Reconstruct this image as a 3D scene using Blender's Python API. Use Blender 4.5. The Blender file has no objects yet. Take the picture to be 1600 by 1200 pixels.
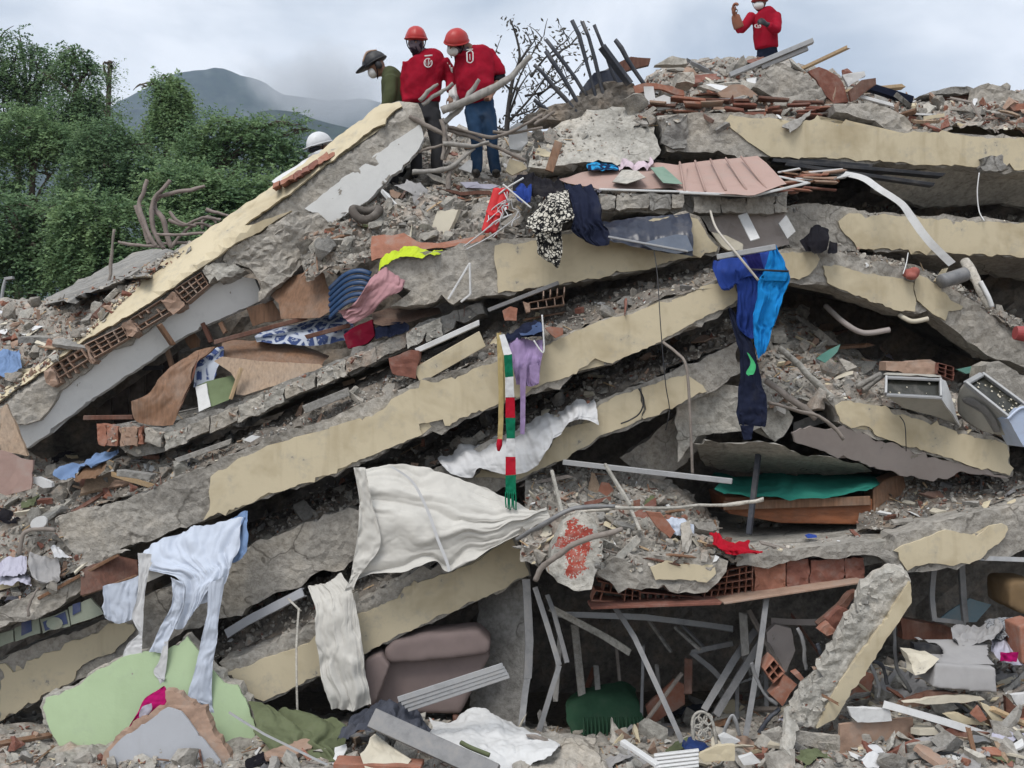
import bpy, bmesh, math, random
import numpy as np
from mathutils import Vector, Matrix, Euler
from mathutils.bvhtree import BVHTree
from mathutils.geometry import delaunay_2d_cdt

S = bpy.context.scene
COL = S.collection
R = math.radians
F = 1700.0          # focal length in photo pixels
CZ = 3.6            # height of the photographer's lens

# ------------------------------------------------------------------ camera
cd = bpy.data.cameras.new('camera')
cam = bpy.data.objects.new('camera', cd)
COL.objects.link(cam)
cam.location = (0, 0, CZ)
cam.rotation_euler = (R(90), 0, 0)
cd.sensor_width = 36
cd.lens = 36 * F / 1600
cd.clip_start = 0.1
cd.clip_end = 20000
S.camera = cam

# ------------------------------------------------------------------ sky, sun, exposure
SUN_EL, SUN_AZ = R(58), R(215)
w = bpy.data.worlds.new('World')
S.world = w
w.use_nodes = True
nt = w.node_tree
nt.nodes.clear()
N = nt.nodes.new
L = nt.links.new
out = N('ShaderNodeOutputWorld')
bg = N('ShaderNodeBackground')
bg.inputs['Strength'].default_value = 0.1
sky = N('ShaderNodeTexSky')
sky.sky_type = 'NISHITA'
sky.sun_disc = False
sky.sun_elevation = SUN_EL
sky.sun_rotation = SUN_AZ
sky.air_density = 1.0
sky.dust_density = 2.0
tc = N('ShaderNodeTexCoord')
mp = N('ShaderNodeMapping')
mp.inputs['Scale'].default_value = (1.0, 1.0, 1.9)
mp.inputs['Location'].default_value = (0.35, 0.2, 0.0)
L(tc.outputs['Generated'], mp.inputs['Vector'])
n1 = N('ShaderNodeTexNoise')
n1.inputs['Scale'].default_value = 4.2
n1.inputs['Detail'].default_value = 7
n1.inputs['Roughness'].default_value = 0.52
n1.inputs['Distortion'].default_value = 0.35
L(mp.outputs[0], n1.inputs['Vector'])
cr = N('ShaderNodeValToRGB')
e = cr.color_ramp.elements
e[0].position, e[0].color = 0.36, (4.7, 5.3, 6.0, 1)
e[1].position, e[1].color = 0.63, (9.2, 9.5, 9.9, 1)
m_ = cr.color_ramp.elements.new(0.5)
m_.color = (7.1, 7.55, 8.05, 1)
L(n1.outputs['Fac'], cr.inputs['Fac'])
mx = N('ShaderNodeMixRGB')
mx.inputs['Fac'].default_value = 0.9
L(sky.outputs[0], mx.inputs[1])
L(cr.outputs[0], mx.inputs[2])
L(mx.outputs[0], bg.inputs['Color'])
L(bg.outputs[0], out.inputs['Surface'])

sd = bpy.data.lights.new('sun', 'SUN')
sd.energy = 1.5
sd.angle = R(24)
sd.color = (1.0, 0.965, 0.91)
sun = bpy.data.objects.new('sun', sd)
COL.objects.link(sun)
# light comes from behind the photographer's left shoulder, high up
sun.rotation_euler = (R(90) - SUN_EL, 0, R(-28))
sun.location = (0, 0, 40)
sky.sun_rotation = R(180 + 28)

S.view_settings.view_transform = 'Standard'
S.view_settings.look = 'None'
S.view_settings.gamma = 1
S.view_settings.use_curve_mapping = False
S.view_settings.exposure = 0.36
S.cycles.max_bounces = 5
S.cycles.diffuse_bounces = 1
S.cycles.glossy_bounces = 2
S.cycles.transmission_bounces = 3
S.cycles.transparent_max_bounces = 6
S.cycles.volume_bounces = 1

# ------------------------------------------------------------------ helpers
def P(x, y, Y):
    """world point that stands Y metres in front of the lens and shows at photo pixel x, y"""
    return np.array([(x - 800) / F * Y, Y, CZ + (600 - y) / F * Y])

def crop(x0, y0):
    k = 0.3375
    return lambda *pts: [(x0 + x * k, y0 + y * k) for x, y in pts]
cA, cB, cC = crop(0, 0), crop(530, 0), crop(1060, 0)
cD, cE, cF = crop(0, 380), crop(530, 280), crop(1060, 280)
cG, cH, cI = crop(0, 800), crop(530, 800), crop(1060, 800)
cJ, cK, cL = crop(0, 580), crop(530, 580), crop(1060, 580)

def _hash(ix, iy, iz, seed):
    h = (ix.astype(np.uint32) * np.uint32(374761393) + iy.astype(np.uint32) * np.uint32(668265263)
         + iz.astype(np.uint32) * np.uint32(2147483647) + np.uint32(seed * 974711 & 0xffffffff))
    h = (h ^ (h >> np.uint32(13))) * np.uint32(1274126177)
    h = h ^ (h >> np.uint32(16))
    return (h & np.uint32(0xffffff)).astype(np.float64) / 0xffffff * 2 - 1

def vnoise(p, seed=0):
    p = np.asarray(p, float)
    i = np.floor(p).astype(np.int64)
    f = p - i
    u = f * f * (3 - 2 * f)
    r = 0
    for dx in (0, 1):
        for dy in (0, 1):
            for dz in (0, 1):
                wgt = (u[:, 0] if dx else 1 - u[:, 0]) * (u[:, 1] if dy else 1 - u[:, 1]) * (u[:, 2] if dz else 1 - u[:, 2])
                r = r + wgt * _hash(i[:, 0] + dx, i[:, 1] + dy, i[:, 2] + dz, seed)
    return r

def fbm(p, scale, octv=4, seed=0, gain=0.5):
    p = np.asarray(p, float) * scale
    r = np.zeros(len(p)); a = 1.0; t = 0
    for k in range(octv):
        r += a * vnoise(p, seed + k * 17); t += a
        p = p * 2.03 + 11.3; a *= gain
    return r / t

OFF = {}
SOLID_V, SOLID_F, _nv = [], [], [0]

def tag(o, label=None, cat=None, group=None, kind=None):
    if label: o['label'] = label
    if cat: o['category'] = cat
    if group: o['group'] = group
    if kind: o['kind'] = kind
    elif label and cat: o['kind'] = 'thing'
    return o

def thing(name, at, label, cat, group=None):
    o = bpy.data.objects.new(name, None)
    COL.objects.link(o)
    o.empty_display_size = 0.1
    o.location = at
    OFF[o.name] = np.array(at, float)
    return tag(o, label, cat, group)

def mk(name, V, faces, mat, parent=None, label=None, cat=None, group=None, kind=None, smooth=False, solid=True):
    V = np.asarray(V, float)
    if solid and len(V):
        b = _nv[0]
        SOLID_V.append(V.copy())
        SOLID_F.extend([tuple(b + int(i) for i in f) for f in faces])
        _nv[0] += len(V)
    o0 = np.array([(V[:, 0].min() + V[:, 0].max()) / 2, (V[:, 1].min() + V[:, 1].max()) / 2, V[:, 2].min()])
    me = bpy.data.meshes.new(name)
    me.from_pydata((V - o0).tolist(), [], [tuple(int(i) for i in f) for f in faces])
    mats = mat if isinstance(mat, (list, tuple)) else [mat]
    for m in mats: me.materials.append(m)
    if smooth:
        me.polygons.foreach_set('use_smooth', [True] * len(me.polygons))
    me.update()
    o = bpy.data.objects.new(name, me)
    COL.objects.link(o)
    OFF[o.name] = o0
    if parent is not None:
        o.parent = parent
        o.location = Vector(o0 - OFF[parent.name])
    else:
        o.location = o0
    return tag(o, label, cat, group, kind)

def jag(pts, amp, step, seed=0, closed=True):
    """break a pixel outline into short uneven steps"""
    rnd = random.Random(seed)
    res = []
    n = len(pts)
    for i in range(n if closed else n - 1):
        a = pts[i]; b = pts[(i + 1) % n]
        d = math.hypot(b[0] - a[0], b[1] - a[1])
        k = max(1, int(d / step))
        res.append(tuple(a))
        if d < 1e-6: continue
        nx, ny = -(b[1] - a[1]) / d, (b[0] - a[0]) / d
        wob = 0
        for j in range(1, k):
            t = (j + rnd.uniform(-.3, .3)) / k
            wob = wob * 0.55 + rnd.gauss(0, amp * (2.6 if rnd.random() < .1 else .75))
            fade = min(1, j / 2, (k - j) / 2)
            o = wob * fade
            res.append((a[0] + (b[0] - a[0]) * t + nx * o, a[1] + (b[1] - a[1]) * t + ny * o))
    if not closed: res.append(tuple(pts[-1]))
    return res

def inpoly(x, y, poly):
    c = False
    n = len(poly)
    j = n - 1
    for i in range(n):
        xi, yi = poly[i][0], poly[i][1]
        xj, yj = poly[j][0], poly[j][1]
        if (yi > y) != (yj > y) and x < (xj - xi) * (y - yi) / (yj - yi + 1e-12) + xi:
            c = not c
        j = i
    return c

def yfun(Y):
    if callable(Y): return Y
    if isinstance(Y, (int, float)): return lambda x, y: Y
    if len(Y) == 4:                       # (x0, Y0, x1, Y1): runs along the picture's width
        x0, a, x1, b = Y
        return lambda x, y: a + (b - a) * (x - x0) / (x1 - x0)
    # three (x, y, Y) points: a plane
    A = np.array([[p[0], p[1], 1] for p in Y], float)
    c = np.linalg.solve(A, np.array([p[2] for p in Y], float))
    return lambda x, y: c[0] * x + c[1] * y + c[2]

def solid(name, pts, Y, thick, mat, parent=None, step=9, rough=0.02, jamp=1.5, jstep=9, back=(0, 1, 0), nback=None,
          seed=0, rscale=3.0, fine=0.4, smooth=False, sol=True, shrink=1.0, **kw):
    """a block with the given front outline, an uneven front skin and real depth behind it"""
    yf = yfun(Y)
    out2 = jag(pts, jamp, jstep, seed) if jstep else list(pts)
    # drop near-duplicates
    o2 = []
    for p in out2:
        if not o2 or math.hypot(p[0] - o2[-1][0], p[1] - o2[-1][1]) > 0.3: o2.append(p)
    nb = len(o2)
    rnd = random.Random(seed + 5)
    xs = [p[0] for p in o2]; ys = [p[1] for p in o2]
    inner = []
    if step:
        y = min(ys) + step * .5
        row = 0
        while y < max(ys):
            x = min(xs) + step * (.5 if row % 2 else 0)
            while x < max(xs):
                q = (x + rnd.uniform(-.25, .25) * step, y + rnd.uniform(-.25, .25) * step)
                if inpoly(q[0], q[1], o2): inner.append(q)
                x += step
            y += step * .87
            row += 1
    pts2 = [Vector(p) for p in o2 + inner]
    edges = [(i, (i + 1) % nb) for i in range(nb)]
    v2, e2, f2, ov, oe, of = delaunay_2d_cdt(pts2, edges, [], 1, 1e-4)
    remap = {}
    for i, src in enumerate(ov):
        for s in src: remap[s] = i
    V = np.array([P(v[0], v[1], yf(v[0], v[1])) for v in v2])
    ar = 0
    faces = []
    for f in f2:
        a, b, c = f[0], f[1], f[2]
        s = (v2[b][0] - v2[a][0]) * (v2[c][1] - v2[a][1]) - (v2[b][1] - v2[a][1]) * (v2[c][0] - v2[a][0])
        faces.append((a, b, c) if s < 0 else (a, c, b))      # towards the lens
    ring = [remap[i] for i in range(nb)]
    # signed area in pixel space (y down)
    sa = sum(v2[ring[i]][0] * v2[ring[(i + 1) % nb]][1] - v2[ring[(i + 1) % nb]][0] * v2[ring[i]][1] for i in range(nb))
    bk = np.array(back, float); bk /= np.linalg.norm(bk)
    nb2 = nback if nback else max(1, int(thick / 0.12))
    cen = V[ring].mean(0)
    prev = ring
    allV = [V]
    base = len(V)
    for k in range(1, nb2 + 1):
        t = k / nb2
        lay = V[ring] + bk * thick * t
        if shrink != 1.0:
            c2 = cen + bk * thick * t
            lay = c2 + (lay - c2) * (1 + (shrink - 1) * t)
        allV.append(lay)
        cur = list(range(base, base + nb)); base += nb
        for i in range(nb):
            j = (i + 1) % nb
            faces.append((prev[i], prev[j], cur[j], cur[i]) if sa < 0 else (prev[j], prev[i], cur[i], cur[j]))
        prev = cur
    allV.append((V[ring].mean(0) + bk * thick)[None])
    for i in range(nb):
        j = (i + 1) % nb
        faces.append((prev[i], prev[j], base) if sa < 0 else (prev[j], prev[i], base))
    V = np.concatenate(allV)
    if rough:
        d = np.stack([fbm(V, rscale, 5, seed + 3, .6), fbm(V, rscale, 5, seed + 31, .6), fbm(V, rscale, 5, seed + 61, .6)], 1)
        V = V + d * rough
        if fine:
            V = V + np.stack([vnoise(V * 21, seed + 7), vnoise(V * 21, seed + 8), vnoise(V * 21, seed + 9)], 1) * rough * fine
    return mk(name, V, faces, mat, parent, smooth=smooth, solid=sol, **kw)

def plaster(parent, pts, Y, mat, seed=0, thick=0.016, jamp=1.6, jstep=6, wav=0.004, proud=0.03, name='plaster_layer', step=22, **kw):
    yf = yfun(Y)
    return solid(name, pts, lambda x, y: yf(x, y) - proud, thick + 0.012, mat, parent, step=step, rough=wav, jamp=jamp, jstep=jstep,
                 nback=1, seed=seed, rscale=1.2, fine=0.0, **kw)

def resample(row, n):
    row = np.asarray(row, float)
    m = len(row)
    if m == 1: return np.repeat(row, n, 0)
    d = np.r_[0, np.cumsum(np.linalg.norm(np.diff(row, axis=0), axis=1) + 1e-9)]
    t = np.linspace(0, d[-1], n)
    idx = np.clip(np.searchsorted(d, t, side='right') - 1, 0, m - 2)
    u = ((t - d[idx]) / (d[idx + 1] - d[idx]))[:, None]
    p0 = row[np.clip(idx - 1, 0, m - 1)]; p1 = row[idx]; p2 = row[idx + 1]; p3 = row[np.clip(idx + 2, 0, m - 1)]
    return 0.5 * ((2 * p1) + (-p0 + p2) * u + (2 * p0 - 5 * p1 + 4 * p2 - p3) * u * u + (-p0 + 3 * p1 - 3 * p2 + p3) * u ** 3)

def loft(rows, nu, nv):
    """rows of photo points (x, y, Y) to a smooth nv x nu grid of world points"""
    W = [resample([P(*p) for p in r], nu) for r in rows]
    W = np.array(W)                      # rows, nu, 3
    k = len(W)
    t = np.linspace(0, k - 1, nv)
    i = np.clip(np.floor(t).astype(int), 0, k - 2)
    u = (t - i)[:, None, None]
    p0 = W[np.clip(i - 1, 0, k - 1)]; p1 = W[i]; p2 = W[i + 1]; p3 = W[np.clip(i + 2, 0, k - 1)]
    if k == 2:
        return p1 + (p2 - p1) * u
    return 0.5 * ((2 * p1) + (-p0 + p2) * u + (2 * p0 - 5 * p1 + 4 * p2 - p3) * u * u + (-p0 + 3 * p1 - 3 * p2 + p3) * u ** 3)

def gridfaces(nu, nv, b=0):
    f = []
    for j in range(nv - 1):
        for i in range(nu - 1):
            a = b + j * nu + i
            f.append((a, a + 1, a + nu + 1, a + nu))
    return f

def gnormals(G):
    du = np.gradient(G, axis=1); dv = np.gradient(G, axis=0)
    n = np.cross(du, dv)
    return n / (np.linalg.norm(n, axis=2, keepdims=True) + 1e-9)

def heap(name, rows, mat, nu=90, nv=16, amp=0.07, scale=4, seed=0, parent=None, **kw):
    """an uneven bank of packed debris"""
    G = loft(rows, nu, nv)
    n = gnormals(G)
    Vv = G.reshape(-1, 3)
    d = fbm(Vv, scale, 5, seed, .55)
    cell = np.floor(Vv * np.array([7, 5, 9]) + 0.6 * np.stack([vnoise(Vv * 5, seed + 4)] * 3, 1))
    blk = _hash(cell[:, 0].astype(np.int64), cell[:, 1].astype(np.int64), cell[:, 2].astype(np.int64), seed + 2)
    V = Vv + n.reshape(-1, 3) * ((d * 1.2 + blk * 0.35) * amp)[:, None] + np.array([0, 0, 1]) * (vnoise(Vv * 14, seed + 9) * amp * .3)[:, None]
    return mk(name, V, gridfaces(nu, nv), mat, parent, **kw)

def ridge(p, seed, oct=2):
    r = 0; a = 1; t = 0
    for k in range(oct):
        r = r + a * (1 - 2.2 * np.abs(vnoise(p, seed + k * 13))); t += a
        p = p * 1.9 + 5.1; a *= .45
    return r / t

def cloth(name, rows, mat, nu=60, nv=60, amp=0.03, freq=6, seed=0, parent=None, wrinkle=0.003, drift=0.6, hem=0.0, gather=None, smooth=True, along=False, **kw):
    """a draped sheet: uneven folds that run with the rows, merge and fade, and small creases between them"""
    nu, nv = int(nu * 1.25), int(nv * 1.25)
    G = loft(rows, nu, nv)
    n = gnormals(G)
    Lu = np.median(np.linalg.norm(np.diff(G, axis=1), axis=2).sum(1)); Lv = np.median(np.linalg.norm(np.diff(G, axis=0), axis=2).sum(0))
    amp = min(amp, .14 * min(Lu, Lv) + .004)
    u = np.linspace(0, 1, nu)[None, :].repeat(nv, 0).ravel()
    v = np.linspace(0, 1, nv)[:, None].repeat(nu, 1).ravel()
    a, b = (v, u * Lu / max(Lv, 1e-3)) if along else (u, v * Lv / max(Lu, 1e-3))
    z = np.full(a.size, seed * 3.7)
    wx = fbm(np.stack([a * 2.1, b * 2.1, z], 1), 1.0, 2, seed + 1); wy = fbm(np.stack([a * 1.7, b * 1.7, z + 9], 1), 1.0, 2, seed + 2)
    f1 = ridge(np.stack([a * freq * .8 + wx * drift * 1.1, b * freq * .07 + wy * .5, z], 1), seed + 3, 2)
    f2 = ridge(np.stack([a * freq * 1.9 + wx * drift * 1.6, b * freq * .2 + wy * 1.2, z + 4], 1), seed + 4, 2)
    f3 = ridge(np.stack([a * freq * 1.2 + b * freq * .9 + wx * 2, b * freq * 1.1 - a * freq * .5, z + 8], 1), seed + 6, 2)
    big = fbm(np.stack([a * 1.5, b * 1.5, z + 2], 1), 1.0, 2, seed + 5)
    h = f1 * 1.0 + f2 * .38 * (1 + big) + f3 * .07 + big * .5
    Gf = G.reshape(-1, 3); nf = n.reshape(-1, 3)
    V = Gf + nf * (h * amp)[:, None]
    V = V + nf * ((ridge(V * 13, seed + 8, 2)) * wrinkle * .8)[:, None]
    e_ = min(.018, .04 * min(Lu, Lv))
    V = V + np.stack([fbm(V, 9, 2, seed + 11), np.zeros(len(V)), fbm(V, 9, 2, seed + 12)], 1) * e_
    return mk(name, V, gridfaces(nu, nv), mat, parent, smooth=smooth, **kw)

def tubegeo(pts, r, seg=7, n=None, flat=None):
    pts = np.asarray(pts, float)
    n = n or max(2, (len(pts) - 1) * 5 + 1) if len(pts) > 2 else (n or 2)
    C = resample(pts, n)
    rr = np.interp(np.linspace(0, 1, n), np.linspace(0, 1, len(r)), r) if isinstance(r, (list, tuple)) else np.full(n, r)
    T = np.gradient(C, axis=0); T /= np.linalg.norm(T, axis=1, keepdims=True) + 1e-9
    ref = np.array([0.13, 0.2, 1.0]) if abs(T[0][2]) < .9 else np.array([1.0, 0.2, 0.1])
    V = []
    for c, t, q in zip(C, T, rr):
        a = ref - t * ref.dot(t); a /= np.linalg.norm(a) + 1e-9
        b = np.cross(t, a)
        ref = a
        for k in range(seg):
            an = 2 * math.pi * k / seg
            V.append(c + (a * math.cos(an) + b * math.sin(an) * (flat or 1)) * q)
    Fs = []
    for j in range(n - 1):
        for k in range(seg):
            k2 = (k + 1) % seg
            Fs.append((j * seg + k, j * seg + k2, (j + 1) * seg + k2, (j + 1) * seg + k))
    Fs.append(tuple(range(seg - 1, -1, -1)))
    Fs.append(tuple((n - 1) * seg + k for k in range(seg)))
    return np.array(V), Fs

def tube(name, pts, r, mat, parent=None, seg=7, n=None, smooth=True, px=True, flat=None, **kw):
    w3 = [P(*p) for p in pts] if px else pts
    V, Fs = tubegeo(w3, r, seg, n, flat)
    if name in ('bent_bar', 'steel_bar', 'pole', 'stick', 'hook_bar', 'bent_pipe', 'thin_pole', 'bent_strip'):
        V = V + np.stack([fbm(V, 2.6, 3, 70 + k) for k in range(3)], 1) * .05 + np.stack([vnoise(V * 30, 80 + k) for k in range(3)], 1) * .005
    return mk(name, V, Fs, mat, parent, smooth=smooth, **kw)

def boxgeo(c, ax, ay, az):
    """centre and three half-axis vectors"""
    c, ax, ay, az = [np.asarray(q, float) for q in (c, ax, ay, az)]
    V = [c + sx * ax + sy * ay + sz * az for sx in (-1, 1) for sy in (-1, 1) for sz in (-1, 1)]
    Fs = [(0, 1, 3, 2), (4, 6, 7, 5), (0, 4, 5, 1), (2, 3, 7, 6), (0, 2, 6, 4), (1, 5, 7, 3)]
    return np.array(V), Fs

def beamgeo(p0, p1, wd, th, up=(0, 0, 1), cut=0.0, seed=0):
    p0 = np.asarray(p0, float); p1 = np.asarray(p1, float)
    d = p1 - p0; Ln = np.linalg.norm(d); d /= Ln
    up = np.asarray(up, float); s = np.cross(d, up); s /= np.linalg.norm(s) + 1e-9; u = np.cross(s, d)
    V, Fs = boxgeo((p0 + p1) / 2, d * Ln / 2, s * wd / 2, u * th / 2)
    if cut:
        rnd = np.random.RandomState(seed)
        V = V + d[None] * rnd.uniform(-cut, cut, (8, 1))
    return V, Fs

def bentbar(name, a, b, wd, th, mat, seed=0, up=(0, -1, .2), **kw):
    """rolled section that has been bent and twisted a little"""
    rng = random.Random(seed); p0, p1 = P(*a), P(*b); d = p1 - p0; Ln = np.linalg.norm(d); d = d / Ln
    s0 = np.cross(d, np.asarray(up, float)); s0 /= np.linalg.norm(s0); u0 = np.cross(s0, d)
    k1, k2, tw = rng.gauss(0, .02) * Ln, rng.gauss(0, .02) * Ln, rng.gauss(0, .25); kk = rng.uniform(.25, .75)
    V = []; n = 9
    for i in range(n):
        t = i / (n - 1); bow = min(t / kk, (1 - t) / (1 - kk)) ** .8
        c = p0 + d * Ln * t + s0 * k1 * bow + u0 * k2 * math.sin(3.1 * t)
        an = tw * t; s_, u_ = s0 * math.cos(an) + u0 * math.sin(an), u0 * math.cos(an) - s0 * math.sin(an)
        w_ = wd * (1 + rng.uniform(-.05, .05))
        for q, r in ((-1, -1), (1, -1), (1, 1), (.75, 1), (.75, -.4), (-.75, -.4), (-.75, 1), (-1, 1)): V.append(c + s_ * w_ / 2 * q - u_ * th / 2 * r)
    Fs = [(j * 8 + k, j * 8 + (k + 1) % 8, (j + 1) * 8 + (k + 1) % 8, (j + 1) * 8 + k) for j in range(n - 1) for k in range(8)]
    Fs += [(0, 5, 4, 1), (5, 0, 7, 6), (1, 4, 3, 2)] + [tuple((n - 1) * 8 + q for q in f[::-1]) for f in ((0, 5, 4, 1), (5, 0, 7, 6), (1, 4, 3, 2))]
    return mk(name, np.array(V), Fs, mat, **kw)

def board(name, a, b, wd, th, mat, parent=None, up=(0, 0, 1), px=True, cut=0.0, seed=0, bevel=0.004, **kw):
    p0, p1 = (P(*a), P(*b)) if px else (a, b)
    V, Fs = beamgeo(p0, p1, wd, th, up, cut, seed)
    o = mk(name, V, Fs, mat, parent, **kw)
    if bevel:
        m = o.modifiers.new('bevel', 'BEVEL'); m.width = min(bevel, th * .3); m.segments = 1; m.limit_method = 'NONE'
    return o

def merge(parts):
    Vs, Fs, b = [], [], 0
    for V, f in parts:
        Vs.append(np.asarray(V)); Fs += [tuple(b + i for i in q) for q in f]; b += len(V)
    return np.concatenate(Vs), Fs

# ------------------------------------------------------------------ materials
MATS = {}
def _new(name):
    m = bpy.data.materials.new(name); m.use_nodes = True
    t = m.node_tree; t.nodes.clear()
    o = t.nodes.new('ShaderNodeOutputMaterial'); b = t.nodes.new('ShaderNodeBsdfPrincipled')
    t.links.new(b.outputs[0], o.inputs[0])
    return m, t, b

def _coord(t, inst=True):
    tc = t.nodes.new('ShaderNodeTexCoord')
    if not inst: return tc.outputs['Object']
    oi = t.nodes.new('ShaderNodeObjectInfo')
    mul = t.nodes.new('ShaderNodeMath'); mul.operation = 'MULTIPLY'; mul.inputs[1].default_value = 37.0
    t.links.new(oi.outputs['Random'], mul.inputs[0])
    ad = t.nodes.new('ShaderNodeVectorMath'); ad.operation = 'ADD'
    t.links.new(tc.outputs['Object'], ad.inputs[0]); t.links.new(mul.outputs[0], ad.inputs[1])
    return ad.outputs[0]

def _noise(t, co, scale, detail=6, rough=.6, dist=0, vec=None):
    n = t.nodes.new('ShaderNodeTexNoise')
    n.inputs['Scale'].default_value = scale; n.inputs['Detail'].default_value = detail
    n.inputs['Roughness'].default_value = rough; n.inputs['Distortion'].default_value = dist
    if vec:
        mpn = t.nodes.new('ShaderNodeMapping'); mpn.inputs['Scale'].default_value = vec
        t.links.new(co, mpn.inputs[0]); co = mpn.outputs[0]
    t.links.new(co, n.inputs['Vector'])
    return n.outputs['Fac']

def _ramp(t, fac, stops):
    r = t.nodes.new('ShaderNodeValToRGB')
    el = r.color_ramp.elements
    while len(el) < len(stops): el.new(0.5)
    for q, (p, c) in zip(el, stops):
        q.position = p; q.color = (c[0], c[1], c[2], 1)
    t.links.new(fac, r.inputs['Fac'])
    return r.outputs['Color']

def _mix(t, fac, a, b, mode='MIX'):
    m = t.nodes.new('ShaderNodeMixRGB'); m.blend_type = mode
    for k, v in ((0, fac), (1, a), (2, b)):
        if hasattr(v, 'is_linked') or hasattr(v, 'links'): t.links.new(v, m.inputs[k])
        elif k == 0: m.inputs[0].default_value = v
        else: m.inputs[k].default_value = (v[0], v[1], v[2], 1)
    return m.outputs[0]

def _bump(t, b, h, strength, dist=0.02):
    bp = t.nodes.new('ShaderNodeBump'); bp.inputs['Strength'].default_value = strength; bp.inputs['Distance'].default_value = dist
    t.links.new(h, bp.inputs['Height']); t.links.new(bp.outputs[0], b.inputs['Normal'])

def mul3(c, k): return tuple(q * k for q in c)

def m_concrete(name, c, dark=0.62, light=1.22, bump=.7, warm=None, big=1.3, crack=True):
    m, t, b = _new(name)
    co = _coord(t)
    f1 = _noise(t, co, big, 4, .65, 0)
    f2 = _noise(t, co, 17, 4, .72)
    col = _ramp(t, f1, [(.3, mul3(c, dark)), (.5, c), (.72, warm and mul3(warm, light) or mul3(c, light))])
    g = _ramp(t, f2, [(.3, (.6, .59, .57)), (.6, (1.12, 1.12, 1.12))])
    col = _mix(t, .85, col, g, 'MULTIPLY')
    h = f2
    if crack:
        ad = t.nodes.new('ShaderNodeVectorMath'); ad.operation = 'ADD'
        sc = t.nodes.new('ShaderNodeVectorMath'); sc.operation = 'SCALE'; sc.inputs['Scale'].default_value = .5
        nz = t.nodes.new('ShaderNodeTexNoise'); nz.inputs['Scale'].default_value = 2.2; nz.inputs['Detail'].default_value = 3
        t.links.new(co, nz.inputs['Vector']); t.links.new(nz.outputs['Color'], sc.inputs[0])
        t.links.new(co, ad.inputs[0]); t.links.new(sc.outputs[0], ad.inputs[1])
        vo = t.nodes.new('ShaderNodeTexVoronoi'); vo.feature = 'DISTANCE_TO_EDGE'; vo.inputs['Scale'].default_value = 1.5
        t.links.new(ad.outputs[0], vo.inputs['Vector'])
        k = _ramp(t, vo.outputs['Distance'], [(.004, (.3, .29, .28)), (.016, (1, 1, 1))])
        mk_ = _ramp(t, nz.outputs['Fac'], [(.5, (0, 0, 0)), (.62, (.7, .7, .7))])
        col = _mix(t, mk_, col, _mix(t, 1.0, col, k, 'MULTIPLY'))
    _bump(t, b, h, bump, .03)
    t.links.new(col, b.inputs['Base Color'])
    b.inputs['Roughness'].default_value = 1
    b.inputs['Specular IOR Level'].default_value = .1
    return m

def m_paint(name, c, stain=(.55, .5, .42), rough=.9, amount=.5, bump=.15, chips=1.0):
    """painted render: dusty colour, grime, rain streaks, and chips where the grey base coat shows"""
    m, t, b = _new(name)
    co = _coord(t)
    f2 = _noise(t, co, 1.3, 4, .7, .3)
    col = _ramp(t, f2, [(.28, mul3(c, 1.06)), (.5, c), (.74, tuple(a * (1 - amount + q * amount) for a, q in zip(c, stain)))])
    f3 = _noise(t, co, 2.1, 3, .6, .1, (3.0, 3.0, .35))
    k = _ramp(t, f3, [(.56, (0, 0, 0)), (.74, (amount * .5,) * 3)])
    col = _mix(t, k, col, tuple(a * q for a, q in zip(c, stain)))
    f4 = _noise(t, co, 4.5, 4, .74)
    sp = _ramp(t, f4, [(.54, (0, 0, 0)), (.66, (amount * .55,) * 3)])
    col = _mix(t, sp, col, tuple(q * .35 + .17 for q in c))
    ch = _ramp(t, f4, [(.675 + (1 - chips) * .1, (0, 0, 0)), (.685 + (1 - chips) * .1, (1, 1, 1))])
    col = _mix(t, ch, col, (.31, .285, .25))
    t.links.new(col, b.inputs['Base Color'])
    _bump(t, b, _mix(t, ch, f4, (.2, .2, .2)), bump, .03)
    b.inputs['Roughness'].default_value = rough
    b.inputs['Specular IOR Level'].default_value = .15
    return m

def m_fabric(name, c, c2=None, pat=None, weave=240, var=.25, sheen=.15, dirt=.4):
    m, t, b = _new(name)
    co = _coord(t)
    f = _noise(t, co, 3.0, 4, .65)
    col = _ramp(t, f, [(.3, mul3(c, 1 - var)), (.55, c), (.75, tuple(q * (1 - dirt) + d * dirt for q, d in zip(c, (.22, .2, .17))))])
    if pat:
        wv = t.nodes.new('ShaderNodeTexVoronoi'); wv.feature = 'DISTANCE_TO_EDGE'; wv.inputs['Scale'].default_value = 7 if pat == 'swirl' else 24
        t.links.new(co, wv.inputs['Vector'])
        n2 = _noise(t, co, 22, 1)
        if pat == 'swirl':
            k = _ramp(t, wv.outputs[0], [(.08, (1, 1, 1)), (.13, (0, 0, 0))])
            col = _mix(t, k, col, c2); col = _mix(t, _ramp(t, n2, [(.57, (0, 0, 0)), (.6, (.6, .6, .6))]), col, c2)
        else:
            k = _ramp(t, wv.outputs[0], [(.07, (0, 0, 0)), (.12, (1, 1, 1))])
            col = _mix(t, k, col, c2); col = _mix(t, _ramp(t, n2, [(.52, (0, 0, 0)), (.57, (1, 1, 1))]), col, c)
    t.links.new(col, b.inputs['Base Color'])
    b.inputs['Roughness'].default_value = .95
    b.inputs['Specular IOR Level'].default_value = .1
    return m

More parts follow.
